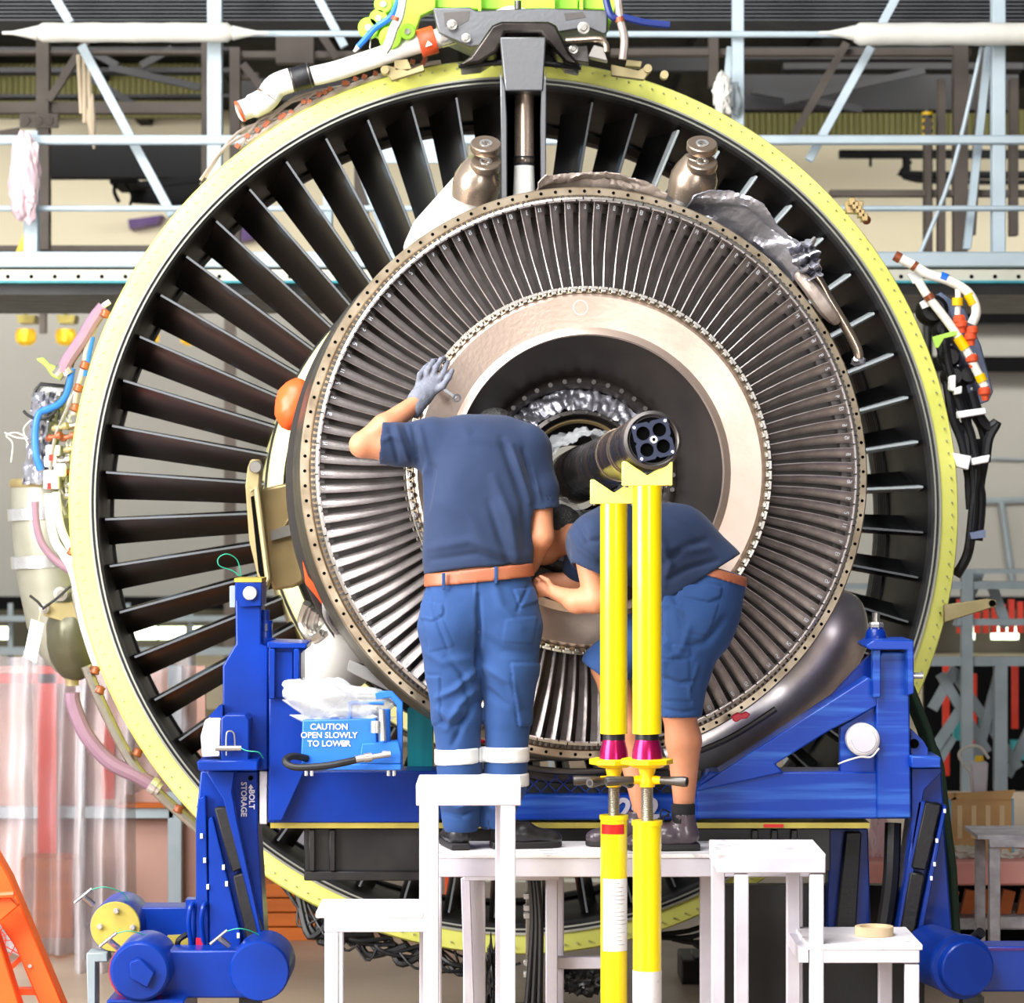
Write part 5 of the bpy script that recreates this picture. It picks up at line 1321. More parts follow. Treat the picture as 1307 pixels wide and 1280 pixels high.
# trousers
T_ = Field((-.40, 11.25, zt), (.16, 11.95, 2.15), .006)
T_.cap(pv(612, 742, YB + .005), pv(612, 760, YB + .0), .190, .195, .03, (0, 1, 0), .66)
T_.cap(pv(580, 785, YB - .01), pv(577, 800, YB - .01), .122, .122, .05); T_.cap(pv(646, 785, YB - .01), pv(649, 800, YB - .01), .122, .122, .05)
T_.chain([(pv(576, 800, YB - .005), .122), (pv(579, 850, YB), .105), (pv(583, 915, YB + .005), .088), (pv(586, 975, YB + .01), .080), (pv(588, 1005, YB + .01), .082), (pv(588, 1048, YB + .01), .070)], .018)
T_.chain([(pv(650, 800, YB - .005), .122), (pv(651, 850, YB), .104), (pv(648, 915, YB + .02), .085), (pv(646, 975, YB + .03), .076), (pv(645, 1000, YB + .03), .078), (pv(632, 1050, YB + .045), .056)], .018)
T_.cut(pv(612, 733, YB), (-.09, .0, 1)); T_.cut(pv(600, 1062, YB), (0, 0, -1))
for p_, q_ in ((pv(588, 1045, YB + .01), pv(588, 1080, YB + .01)), (pv(632, 1048, YB + .045), pv(631, 1080, YB + .045))): T_.cap(p_, q_, .05, .044, .004, op='sub')
Tbase = T_.copy()
tf = [([(610, 760), (612, 800), (609, 860)], 3, -.010), ([(608, 855), (580, 880), (560, 890)], 4, .007), ([(606, 880), (585, 900), (570, 930)], 4, .007), ([(608, 895), (590, 925), (578, 950)], 4, -.007), ([(570, 840), (590, 860), (600, 900)], 4, -.006),
      ([(618, 850), (650, 870), (660, 900)], 5, .006), ([(622, 880), (645, 900)], 4, -.006), ([(560, 1020), (585, 1030), (608, 1022)], 4, .007), ([(562, 1036), (590, 1042), (606, 1034)], 3, -.006), 
      ([(545, 745), (560, 800), (572, 830)], 2, -.004), ([(675, 745), (660, 780)], 2, -.004), ([(606, 740), (609, 775)], 1.6, .004), ([(620, 1020), (632, 1035)], 4, .006), ([(560, 905), (575, 915), (590, 905)], 5, .006), ([(560, 920), (580, 928), (600, 912)], 4, -.006),
      ([(630, 740), (640, 775), (665, 800)], 6, .004), ([(612, 810), (640, 830), (675, 835)], 6, -.004), ([(540, 830), (565, 845), (600, 840)], 6, .004)]
pk = [([(536, 768), (566, 770), (567, 784), (552, 793), (536, 790)], .006), ([(538, 786), (566, 790), (580, 825), (548, 832)], .003), ([(655, 752), (690, 748), (688, 768), (664, 776)], .006), ([(645, 790), (686, 786), (680, 822), (640, 820)], .003), ([(536, 862), (562, 862), (564, 920), (540, 935)], .006), ([(652, 846), (690, 846), (690, 925), (662, 928), (655, 880)], .008)]
field_obj('trousers', T_, 'navy_trousers', man, tf, 2, pockets=pk, noise_amp=.0022, nscale=10)
def band_from(base, off, planes, name, mt, label=None):
    B = base.copy(); B.a = B.a - off
    for p_, n_ in planes: B.cut(p_, n_)
    return field_obj(name, B, mt, man, smooth_it=1, label=label)
Bl = Field(T_.lo, T_.lo + T_.h * (T_.n - 1), T_.h)
Bl.cap(pv(612, 742, YB + .005), pv(612, 760, YB + .0), .190, .195, .03, (0, 1, 0), .66); Bl.cap(pv(612, 700, YB + .005), pv(612, 742, YB + .0), .188, .192, .03, (0, 1, 0), .66)
band_from(Bl, .006, [(pv(612, 725, YB), (-.10, 0, 1)), (pv(612, 742, YB), (.10, 0, -1))], 'belt', 'belt_leather', 'brown leather belt')
for x_, w_ in ((566, 4), (633, 4)):
    a_ = P(x_, 742, 11.42)
    bl_ = MB().box((a_.x, 11.452, (P(x_, 738 - (x_ - 600) * .12, 11.45).z)), (.012, .012, .062)); obj('belt_loop', bl_, 'navy_trousers', man, bevel=.002)
left_only = (pv(611, 900, YB), (1, 0, 0)); right_only = (pv(611, 900, YB), (-1, 0, 0))
for so, nm in ((left_only, 'left'), (right_only, 'right')):
    tl = -.06 if nm == 'left' else .0
    for ya, yb in ((953, 973), (987, 1004)):
        band_from(Tbase, .006, [(pv(611, ya, YB), (tl, 0, 1)), (pv(611, yb, YB), (-tl, 0, -1)), so], 'reflective_band', 'reflective', 'silver reflective band')
# shoes
def shoe(toe, heel, ztop, name_mat, parent, lab=None, h=.005):
    toe = np.array(toe); heel = np.array(heel); d = toe - heel; d = d / np.linalg.norm(d); s_ = V3(-d[1], d[0], 0)
    L = np.linalg.norm(toe - heel); z0 = heel[2]
    lo = np.minimum(toe, heel) - .09; hi = np.maximum(toe, heel) + .09; lo[2] = z0 - .01; hi[2] = z0 + ztop + .05
    K = Field(lo, hi, h)
    K.cap(heel + d * .045 + V3(0, 0, .05), heel + d * (L * .45) + V3(0, 0, .055), .040, .046, .02)
    K.cap(heel + d * (L * .45) + V3(0, 0, .05), toe - d * .045 + V3(0, 0, .032), .047, .044, .02, (0, 0, 1), .72)
    K.cap(heel + d * .05 + V3(0, 0, .06), heel + d * .06 + V3(0, 0, ztop), .042, .044, .02)
    K.cap(heel + d * .06 + V3(0, 0, ztop - .02), heel + d * .06 + V3(0, 0, ztop + .06), .034, .036, .006, op='sub')
    K.cut(heel + V3(0, 0, ztop), (0, 0, 1)); K.cut(heel + V3(0, 0, .014), (0, 0, -1))
    folds_ = []
    o = field_obj('shoe', K, name_mat, parent, smooth_it=1, noise_amp=.0012, nscale=30, label=lab)
    q = [heel + s_ * .036 + d * .0, heel - s_ * .036, toe - d * .06 - s_ * .05, toe - s_ * .03 - d * .015, toe - d * .0, toe + s_ * .03 - d * .015, toe - d * .06 + s_ * .05]
    obj('sole', MB().prism([Vector((a_[0], a_[1], z0 + .001)) for a_ in q], (0, 0, .024)), 'sole', o, bevel=.005, seg=2)
    return o, d, s_
hl = pv(588, 1083, 11.53); hl[2] = zt + .001
tl_ = hl + V3(-.045, .27, 0); shoe(tl_, hl, .10, 'shoe_black', man)
hr = pv(627, 1083, 11.60); hr[2] = zt + .001
o, d_, s_ = shoe(hr + V3(.262, .06, 0), hr, .10, 'shoe_black', man)
# wrench in the gloved hand
wr = MB(); a_, b_ = P(566, 496, 11.765), P(583, 508, 11.75)
wr.bar(a_ + (a_ - b_) * .8, b_, .012, .006)
wr.lathe([(.016, -.004), (.016, .004), (.009, .004), (.009, -.004)], Matrix.Translation(b_) @ Matrix.Rotation(R(90), 4, 'X'), 16)
wrn = obj('wrench', wr, 'chrome', None, bevel=.001, label='small chrome spanner held in the gloved hand', cat='spanner')

# ======================= the bending man =======================
BM2 = P(868, 1083, 11.6)
man2 = thing('person', 'person in navy shirt and shorts bending far forward behind the yellow jack stands', 'person', (BM2.x, 11.6, zt))
Y2 = 11.60
F = Field((.04, 11.25, zt - .02), (.88, 12.0, 2.42), .0065)
F.cap(pv(890, 770, Y2), pv(855, 712, Y2), .11, .11, .03, (0, 1, 0), .7); F.cap(pv(855, 712, Y2), pv(775, 698, Y2), .11, .11, .03)
F.cap(pv(885, 800, Y2 - .05), pv(866, 905, Y2 - .06), .092, .062, .03); F.cap(pv(866, 900, Y2 - .06), pv(872, 945, Y2 - .045), .060, .064, .02)
F.cap(pv(873, 945, Y2 - .04), pv(873, 1035, Y2 - .03), .064, .036, .02)
F.cap(pv(866, 800, Y2 + .1), pv(776, 850, Y2 + .06), .092, .062, .03); F.cap(pv(776, 850, Y2 + .06), pv(800, 930, Y2 + .07), .060, .058, .02); F.cap(pv(800, 930, Y2 + .07), pv(822, 1040, Y2 + .08), .055, .036, .02)
F.cap(pv(755, 685, Y2 + .04), pv(722, 690, Y2 + .15), .06, .056, .03)
hc2 = pv(703, 686, Y2 + .19)
F.cap(hc2 + V3(.02, 0, .03), hc2 + V3(-.02, 0, -.035), .082, .068, .03); F.cap(hc2 + V3(-.03, -.01, -.04), hc2 + V3(-.05, -.01, -.065), .045, .035, .02)
F.cap(hc2 + V3(-.085, 0, -.02), hc2 + V3(-.098, 0, -.045), .011, .014, .01)
F.cap(hc2 + V3(.012, -.078, -.01), hc2 + V3(.022, -.078, .02), .014, .016, .008, (0, 1, 0), .5)
F.cap(hc2 + V3(-.066, -.035, .005), hc2 + V3(-.064, -.036, .005), .011, .011, .004, op='sub')
F.cap(hc2 + V3(-.082, -.02, -.078), hc2 + V3(-.086, .02, -.078), .004, .004, .003, op='sub')
# near arm
F.cap(pv(752, 705, Y2 - .10), pv(762, 765, Y2 - .12), .056, .050, .03); F.cap(pv(762, 765, Y2 - .12), pv(735, 768, Y2 - .09), .046, .042, .02)
F.cap(pv(740, 768, Y2 - .09), pv(710, 757, Y2 - .04), .042, .027, .02)
hd2 = pv(706, 756, Y2 - .03)
F.cap(hd2, pv(693, 750, Y2 - .01), .026, .028, .012, (0, 1, .3), .6)
for j, (x0, y0, x1, y1, x2, y2) in enumerate(((693, 742, 685, 739, 680, 745), (692, 748, 683, 746, 680, 752), (692, 753, 684, 753, 681, 758), (694, 759, 687, 760, 684, 765))):
    finger(F, [hd2, pv(x0, y0, Y2 - .01), pv(x1, y1, Y2 + .005), pv(x2, y2, Y2 + .02)], .0105, .0078)
finger(F, [hd2 + V3(0, -.01, .01), pv(699, 741, Y2 - .035), pv(690, 736, Y2 - .03)], .012, .009)
# far arm
F.cap(pv(745, 700, Y2 + .14), pv(735, 745, Y2 + .16), .052, .045, .03); F.cap(pv(735, 745, Y2 + .16), pv(700, 740, Y2 + .14), .042, .028, .02)
finger(F, [pv(700, 740, Y2 + .14), pv(690, 738, Y2 + .13), pv(684, 742, Y2 + .12)], .022, .012)
field_obj('body', F, 'skin', man2, smooth_it=2)
H = Field(hc2 - .17, hc2 + .17, .006)
H.cap(hc2 + V3(.03, 0, .035), hc2 + V3(.01, 0, .005), .090, .080, .02); H.cut(hc2 + V3(-.03, 0, .02), (-1, 0, -.1)); H.cut(hc2 + V3(0, 0, -.03), (-.3, 0, -1))
field_obj('hair', H, 'hair', man2, smooth_it=1, noise_amp=.003, nscale=60)
S = Field((.12, 11.2, 1.85), (.95, 12.05, 2.48), .006)
S.cap(pv(905, 735, Y2), pv(860, 700, Y2), .135, .155, .05, (0, 1, 0), .9); S.cap(pv(860, 700, Y2), pv(800, 690, Y2), .155, .15, .05, (0, 1, 0), .9)
S.cap(pv(800, 690, Y2), pv(765, 695, Y2), .15, .125, .05); S.cap(pv(905, 735, Y2), pv(850, 745, Y2), .12, .10, .06)
S.cap(pv(757, 685, Y2 - .08), pv(755, 715, Y2 - .11), .08, .074, .04); S.cap(pv(755, 715, Y2 - .11), pv(760, 745, Y2 - .12), .070, .074, .02)
S.cap(pv(750, 690, Y2 + .12), pv(740, 725, Y2 + .15), .07, .066, .03)
e2 = pv(752, 727, Y2 - .115); S.cutlocal(e2, (-.45, 0, -1), e2 + V3(-.0, -.02, -.06), .105)
S.cap(pv(756, 720, Y2 - .115), pv(762, 755, Y2 - .12), .06, .064, .006, op='sub')
S.cut(pv(895, 738, Y2), (.50, 0, -.86) if False else (.62, -.05, -1.0))
f2 = [([(780, 735), (840, 700), (900, 700)], 6, .006), ([(850, 740), (880, 725), (915, 715)], 4, -.006), ([(845, 720), (870, 700), (900, 690)], 5, -.006), ([(728, 680), (740, 700), (760, 715)], 4, .005), ([(845, 690), (855, 720), (848, 745)], 5, .006), ([(735, 665), (750, 690), (775, 690)], 4, -.005), ([(850, 660), (880, 680), (915, 712)], 6, .004)]
field_obj('shirt', S, 'navy_shirt', man2, f2, 2, noise_amp=.0022, nscale=9)
T2 = Field((.24, 11.2, 1.45), (.92, 11.95, 2.25), .006)
T2.cap(pv(905, 745, Y2), pv(888, 775, Y2), .135, .148, .04, (0, 1, 0), .95); T2.cap(pv(900, 778, Y2 - .02), pv(893, 800, Y2 - .03), .130, .128, .04)
T2.cap(pv(890, 790, Y2 - .05), pv(872, 850, Y2 - .06), .128, .098, .03); T2.cap(pv(872, 850, Y2 - .06), pv(868, 925, Y2 - .06), .098, .074, .03)
T2.cap(pv(875, 790, Y2 + .08), pv(815, 820, Y2 + .07), .122, .105, .04); T2.cap(pv(815, 820, Y2 + .07), pv(772, 850, Y2 + .06), .105, .088, .03)
T2.cutlocal(pv(868, 915, Y2 - .06), (.02, 0, -1), pv(868, 935, Y2 - .06), .12)
T2.cutlocal(pv(762, 858, Y2 + .06), (-.75, 0, -1), pv(762, 868, Y2 + .06), .13)
T2.cap(pv(867, 900, Y2 - .06), pv(867, 940, Y2 - .06), .064, .066, .006, op='sub')
T2.cut(pv(905, 722, Y2), (.30, 0, 1))
T2b = T2.copy()
t2f = [([(850, 735), (852, 790), (848, 860)], 4, .006), ([(862, 730), (860, 760), (870, 800)], 4, -.006), ([(880, 800), (870, 830), (850, 845)], 4, .006), ([(925, 790), (900, 820), (880, 825)], 5, -.006), ([(845, 800), (860, 830), (880, 835)], 4, -.005), ([(890, 850), (880, 880), (885, 900)], 3, .004), ([(848, 865), (868, 872), (888, 868)], 3, -.005), ([(846, 905), (870, 909), (890, 906)], 2, -.004), ([(846, 776), (858, 770), (870, 780)], 4, .006)]
p2 = [([(871, 744), (922, 748), (920, 762), (905, 768), (871, 762)], .007), ([(875, 768), (918, 770), (905, 812), (872, 806)], .003), ([(845, 822), (881, 824), (882, 838), (846, 842)], .008), ([(845, 842), (880, 842), (882, 895), (846, 893)], .005)]
field_obj('shorts', T2, 'navy_trousers', man2, t2f, 2, pockets=p2, noise_amp=.0022, nscale=10)
B = T2b.copy(); B.a = B.a - .006; B.cut(pv(905, 722.5, Y2), (.30, 0, 1)); B.cut(pv(905, 735, Y2), (-.30, 0, -1))
field_obj('belt', B, 'belt_leather', man2, smooth_it=1, label='brown leather belt')
hl = pv(893, 1083, 11.55); hl[2] = zt + .001
o, d_, s_ = shoe(hl + V3(-.27, -.01, 0), hl, .135, 'shoe_brown', man2, 'dark brown leather work boot')
m = MB()
for k in range(5):
    c = Vector(hl + d_ * (.115 + k * .018) + V3(0, 0, .128 - k * .010)); m.tube([c + Vector((0, -.034, -.012)), c + Vector((0, -.015, .006)), c + Vector((0, .015, .006)), c + Vector((0, .03, -.01))], .003, 6)
c = Vector(hl + d_ * .11 + V3(0, -.02, .14)); m.tube([c, c + Vector((-.03, -.02, .012)), c + Vector((-.035, -.025, -.02)), c + Vector((-.005, -.01, -.005))], .0028, 6)
obj('laces', m, 'sock', o)
obj('sock', MB().turn(Vector(hl + d_ * .06 + V3(0, 0, .10)), (0, 0, 1), [(0, .042), (.03, .043), (.065, .044), (.07, .041)], 24), 'sock', man2)
hl = pv(836, 1083, 11.70); hl[2] = zt + .001; shoe(hl + V3(-.26, -.02, 0), hl, .13, 'shoe_brown', man2)
# ---------------------------------------------------------------- engine: top mount, ducts, side accessories
def ch(pts, Y): return [P(x, y, yy if False else Y) for x, y in pts]
# black-bronze arch bracket over the ring and square mount post
YT = 13.46
arch = obj('arch_bracket', MB().pxprism([(585, 83), (600, 72), (628, 32), (640, 27), (700, 27), (710, 32), (728, 68), (742, 84), (722, 80), (705, 62), (690, 42), (645, 42), (634, 66), (612, 80)], YT + .0, .34), 'shaft_black', eng, bevel=.012, seg=2)
MATS['arch_metal'] = mat('arch_metal', '57504c', 0.25, 0.85, color2='1c1a1a', scale=5, mix=0.9, lo=0.42, hi=0.6)
arch.data.materials[0] = MATS['arch_metal']
obj('arch_seal', MB().tube([P(585, 84, YT + .08), P(660, 79, YT + .08), P(742, 86, YT + .08)], .012, 8), 'black_rubber', arch)
obj('arch_fill', MB().pxprism([(612, 80), (634, 62), (645, 38), (690, 38), (703, 62), (722, 80)], YT + .25, .1), 'arch_metal', arch)
ms = obj('mount_post', MB().pxprism([(638, 47), (697, 47), (694, 100), (693, 116), (645, 116), (643, 100)], YT - .16, .32), 'mount_grey', eng, bevel=.006, seg=2)
obj('post_web', MB().pxprism([(638, 90), (645, 112), (647, 150), (648, 330), (641, 330), (640, 200)], YT - .15, .3), 'mount_grey', ms, bevel=.004)
obj('post_web', MB().pxprism([(697, 90), (691, 112), (690, 150), (691, 330), (696, 330), (697, 200)], YT - .15, .3), 'mount_grey', ms, bevel=.004)
obj('post_back', MB().pxbox(646, 116, 692, 330, YT + .1, .05), 'rotor_pit', ms)
obj('inner_shaft', MB().turn(P(669, 110, YT), (0, 0, -1), [(0, .042), (.3, .042), (.31, .045), (.33, .045), (.34, .04), (.9, .05)], 24), 'clevis_metal', ms)
obj('shaft_sleeve', MB().cyl(P(669, 200, YT), P(669, 212, YT), .045, n=24), 'black_rubber', ms)
obj('shaft_cone', MB().turn(P(669, 212, YT - .01), (0, 0, -1), [(0, .043), (.05, .045), (.4, .06)], 24), 'white_fairing', ms)
# green pylon pieces
YG = 13.7
py = thing('pylon_beam', 'bright green pylon fitting above the engine with grey mount beam', 'pylon', P(665, 45, YG))
obj('green_plate', MB().pxprism([(478, -60), (560, -60), (556, 12), (537, 20), (530, 42), (510, 52), (484, 48), (470, 40), (480, 28)], YG + .05, .08), 'green_pylon', py, bevel=.005)
obj('green_plate', MB().pxprism([(540, -60), (740, -60), (738, 12), (610, 12), (552, 10)], YG + .1, .3), 'green_pylon', py, bevel=.005)
obj('green_plate', MB().pxprism([(740, -60), (800, -60), (785, 12), (776, 40), (772, 12), (740, 12)], YG + .05, .08), 'green_pylon', py, bevel=.005)
for x in (610, 704, 740): obj('green_rib', MB().pxbox(x, -60, x + 4, 14, YG, .15), 'green_pylon', py)
for x, y, r in ((483, 23, .04), (470, 35, .045), (498, 48, .05), (489, 5, .04), (520, 40, .035)):
    w_ = obj('green_lug', MB().turn(P(x, y, YG - .02), (0, 1, 0), [(0, r), (.06, r)], 24), 'green_pylon', py, bevel=.004)
    obj('lug_pin', MB().turn(P(x, y, YG - .03), (0, 1, 0), [(0, r * .35), (.02, r * .4)], 14), 'steel', w_)
mb_ = obj('mount_beam', MB().pxprism([(552, 10), (600, 9), (608, 14), (690, 10), (776, 13), (775, 42), (770, 44), (750, 35), (600, 60), (560, 42)], YG - .05, .3), 'mount_grey', py, bevel=.006, seg=2)
for q in ([(566, 16), (600, 14), (598, 26), (584, 34), (568, 34)], [(720, 17), (722, 26), (748, 22), (744, 15)]):
    obj('beam_pocket', MB().pxprism(q, YG - .053, .01), 'steel_dark', mb_)
for x, y, r in ((577, 31, .022), (745, 35, .026), (595, 48, .02), (732, 62, .02)): obj('beam_bolt', MB().turn(P(x, y, YG - .09), (0, 1, 0), [(0, r * .5), (.01, r * .6), (.011, r), (.05, r)], 20), 'steel', mb_)
obj('beam_stud', MB().cyl(P(661, 12, YG - .03), P(661, 1, YG - .03), .016, n=12), 'steel_dark', mb_)
obj('copper_pipe', MB().tube([P(722, 52, YG - .1), P(740, 51, YG - .1), P(765, 50, YG - .1), P(773, 56, YG - .1), P(774, 66, YG - .1)], .014, 10), 'clevis_metal', py)
obj('lower_fitting', MB().pxprism([(750, 72), (758, 57), (770, 60), (776, 78)], YG - .1, .08), 'steel', py, bevel=.003)
obj('lower_fitting', MB().pxprism([(720, 60), (750, 58), (752, 80), (726, 76)], YG - .04, .1), 'steel_dark', py, bevel=.003)
for pts, r, mt_ in (([(512, -8), (500, 20), (480, 35), (468, 48), (457, 60)], .014, 'blue_hose'), ([(515, -8), (510, 20), (502, 38), (496, 56), (490, 66)], .02, 'white_hose'), ([(772, -8), (780, 20), (796, 22), (820, 28), (835, 30), (855, 32)], .016, 'navy_hose'), ([(788, -8), (792, 25), (797, 50), (795, 76)], .018, 'foil_rust')):
    obj('cable', MB().tube(ch(pts, YG - .12), r, 8), mt_, py)
obj('cable_band', MB().cyl(P(506, 22, YG - .12), P(504, 27, YG - .12), .024, n=12), 'copper_tape', py)
obj('cable_band', MB().cyl(P(791, 22, YG - .12), P(792, 28, YG - .12), .022, n=12), 'copper_tape', py)
obj('tip', MB().cyl(P(457, 60, YG - .12), P(452, 66, YG - .12), .012, .006, 8), 'tag_white', py)
obj('lock_wire', MB().tube(ch([(797, 25), (798, 60), (800, 75)], YG - .1), .003, 5).tube(ch([(474, 40), (472, 62)], YG - .1), .003, 5), 'steel', py)
# white air duct
YD = 13.74
dpts = [P(350, 114, YD), P(372, 102, YD), P(400, 97, YD), P(430, 90, YD), P(470, 77, YD), P(520, 60, YD), P(545, 53, YD), P(575, 45, YD)]
ad = obj('air_duct', MB().tube(dpts, .043, 24), 'white_duct', eng)
obj('duct_elbow', MB().tube([P(306, 142, YD - .02), P(322, 136, YD), P(340, 126, YD), P(352, 110, YD), P(372, 102, YD)], .048, 24, rfn=lambda t: .95 if t < .25 else 1.12), 'white_duct', ad)
obj('duct_lip', MB().cyl(P(305, 143, YD - .02), P(308, 141.5, YD - .02), .049, n=24), 'orange_band', ad)
def band(a, b, r, mt_, nm='duct_band'): return obj(nm, MB().turn(P(*a, YD), P(*b, YD) - P(*a, YD), [(0, r * .94), (.006, r), ((P(*b, YD) - P(*a, YD)).length - .006, r), ((P(*b, YD) - P(*a, YD)).length, r * .94)], 24), mt_, ad)
band((371, 103), (398, 95), .054, 'black_rubber', 'duct_sleeve')
for x in (373, 394): band((x, 102.5 - (x - 373) * .3), (x + 2, 102 - (x - 373) * .3), .057, 'steel_dark', 'sleeve_clamp')
band((322, 136), (324, 135), .047, 'clevis_metal'); band((341, 124), (343, 121), .056, 'clevis_metal')
band((535, 56), (556, 50), .062, 'orange_band', 'orange_collar')
obj('collar_mark', MB().pxprism([(543, 60), (552, 57), (546, 52)], YD - .066, .004), 'tag_white', ad)
band((560, 48), (590, 39), .048, 'steel_bright', 'duct_joint')
obj('duct_bellow', MB().turn(P(588, 40, YD), P(622, 32, YD) - P(588, 40, YD), [(0, .05), (.02, .056), (.03, .05), (.045, .057), (.06, .05), (.075, .057), (.12, .05)], 24), 'black_rubber', ad)
obj('duct_end', MB().tube([P(618, 33, YD), P(640, 24, YD), P(655, 20, YD), P(671, 25, YD)], .044, 18), 'white_duct', ad)
# small wires and brackets lying along the ring
rndw = random.Random(3)
m = MB()
for k in range(7):
    a0 = 112 + rndw.random() * 12; a1 = a0 + 8 + rndw.random() * 6
    m.tube([EP(1.97 + rndw.random() * .03, a0, -.05), EP(2.0 + rndw.random() * .05, (a0 + a1) / 2, -.03), EP(1.97 + rndw.random() * .03, a1, -.05)], .007, 6)
m.tube([EP(1.98, 100 + k * 1.6, -.04 + .01 * (k % 2)) for k in range(18)], .012, 6)
obj('ring_wiring', m, 'foil_rust', fan)
m = MB()
for k in range(24):
    a = 101 + k * 1.15 + rndw.random(); m.box(EP(1.985 + rndw.random() * .02, a, -.03), (.02, .018, .02), Matrix.Rotation(R(a), 3, 'Y'))
o = obj('ring_clips', m, 'copper_tape', fan); o['kind'] = 'stuff'
for q in ([(488, 88), (493, 83), (520, 90), (540, 82), (542, 90), (500, 103)], [(780, 82), (815, 90), (828, 82), (832, 88), (822, 102), (780, 96)], [(503, 77), (520, 75), (526, 88), (504, 90)], [(800, 76), (820, 78), (818, 86), (798, 84)]):
    br_ = obj('ring_bracket', MB().pxprism(q, 13.72, .05), 'khaki_bracket', fan, bevel=.003)
for x, y in ((491, 89), (827, 87), (848, 95)): obj('bracket_eye', MB().turn(P(x, y, 13.7), (0, 1, 0), [(0, .018), (.06, .018)], 16), 'khaki_bracket', fan)
# two lugs with their fairings
for i, (x, y, bx_, by_) in enumerate(((612, 228, 575, 330), (888, 226, 868, 330))):
    Yl = 12.75
    f_ = obj('lug_fairing', MB().turn(P(bx_, by_, Yl + .2), P(x - (8 if i == 0 else 0), y + 12, Yl) - P(bx_, by_, Yl + .2), [(0, .2), (.1, .19), ((P(x, y + 12, Yl) - P(bx_, by_, Yl + .2)).length, .092)], 32), 'white_fairing' if i == 0 else 'steel_dark', eng)
    lg = obj('mount_lug', MB().turn(P(x - 8, y + 26, Yl - .02), P(x + 3, y - 22, Yl - .08) - P(x - 8, y + 26, Yl - .02), [(0, .092), (.05, .097), (.09, .096), (.13, .08), (.17, .055), (.18, .02)], 32), 'clevis_metal', f_)
    for yy in (187, 210):
        c = P(x + 8, yy, Yl - .12); ax_ = Vector((0.05, -.62, .8)).normalized()
        Mx = Matrix.Translation(c) @ ax_.to_track_quat('Z', 'Y').to_matrix().to_4x4()
        obj('lug_eye', MB().lathe([(.06, -.016), (.062, -.012), (.062, .012), (.058, .016), (.024, .016), (.024, -.016)], Mx, 32), 'clevis_metal', lg)
        obj('eye_bush', MB().lathe([(.026, -.018), (.026, .018), (.018, .018), (.018, -.018)], Mx, 24), 'steel_bright', lg)
    obj('eye_web', MB().pxbox(x - 8, 190, x + 14, 216, Yl - .06, .05), 'clevis_metal', lg, bevel=.01)
# crumpled foil and blankets along the turbine rim
def blanket(a0, a1, r0, r1, w0, w1, amp, seed, nu=90, nv=14, fold=3):
    def fn(u, v):
        a = R(a0 + (a1 - a0) * u); taper = math.sin(PI * min(1, max(0, u * .94 + .03))) ** .4
        r = r0 + (r1 - r0) * v * taper; w_ = w0 + (w1 - w0) * v
        nn = amp * (mnoise.noise(Vector((u * 4, v * 3.5, seed))) + .45 * mnoise.noise(Vector((u * 10, v * 9, seed + 3))) + .15 * mnoise.noise(Vector((u * 40, v * 20, seed))))
        r += nn * .6 + .012 * math.sin(v * PI * fold + u * 4) * taper; w_ += nn * 1.3 + .03 * math.sin(v * PI)
        return E(r * math.cos(a), r * math.sin(a), w_) + (P(745, 602, 12) - E(0, 0, TW)) * 0
    return MB().sheet(fn, nu, nv, .005)
obj('foil_blanket', blanket(73, 99, 1.09, 1.16, 1.66, 1.80, .03, 1), 'foil_rust', None, label='dirty grey folded blanket lying on top of the turbine rim', cat='blanket')
obj('foil_blanket', blanket(42, 68, 1.09, 1.25, 1.60, 1.80, .03, 5), 'foil', None, label='silver crumpled foil blanket on the upper right turbine rim', cat='blanket')
obj('foil_tuft', MB().sheet(lambda u, v: PW(1005 + 34 * v * (1 - .3 * u) + 22 * u + 6 * mnoise.noise(Vector((u * 6, v * 6, 2))), 318 + 40 * u * (1 - .2 * v) - 16 * v * (1 - u) + 7 * mnoise.noise(Vector((u * 5, v * 5, 8))), 1.80 + .10 * v + .05 * math.sin(u * 20)), 40, 14, .004), 'foil', None, label='fanned foil flap standing off the upper right turbine rim', cat='foil')
pp_ = thing('rim_pipe', 'brownish metal pipe hooked along the right side of the turbine rim', 'pipe', PW(1060, 460, 1.7))
obj('pipe', MB().tube([PW(1025, 338, 1.78), PW(1043, 355, 1.78), PW(1060, 385, 1.78), PW(1080, 418, 1.78), PW(1094, 445, 1.78), PW(1096, 458, 1.78)], .02, 12), 'clevis_metal', pp_)
obj('pipe_bracket', MB().tube([PW(1018, 350, 1.8), PW(1035, 368, 1.83), PW(1055, 395, 1.83), PW(1068, 410, 1.8)], .034, 10, rfn=lambda t: .6 + .4 * math.sin(PI * t)), 'foil_rust', pp_)
obj('pipe_tip', MB().blob(PW(1096, 461, 1.78), (.03, .02, .02), 2, .3, 3, 2), 'foil', pp_)
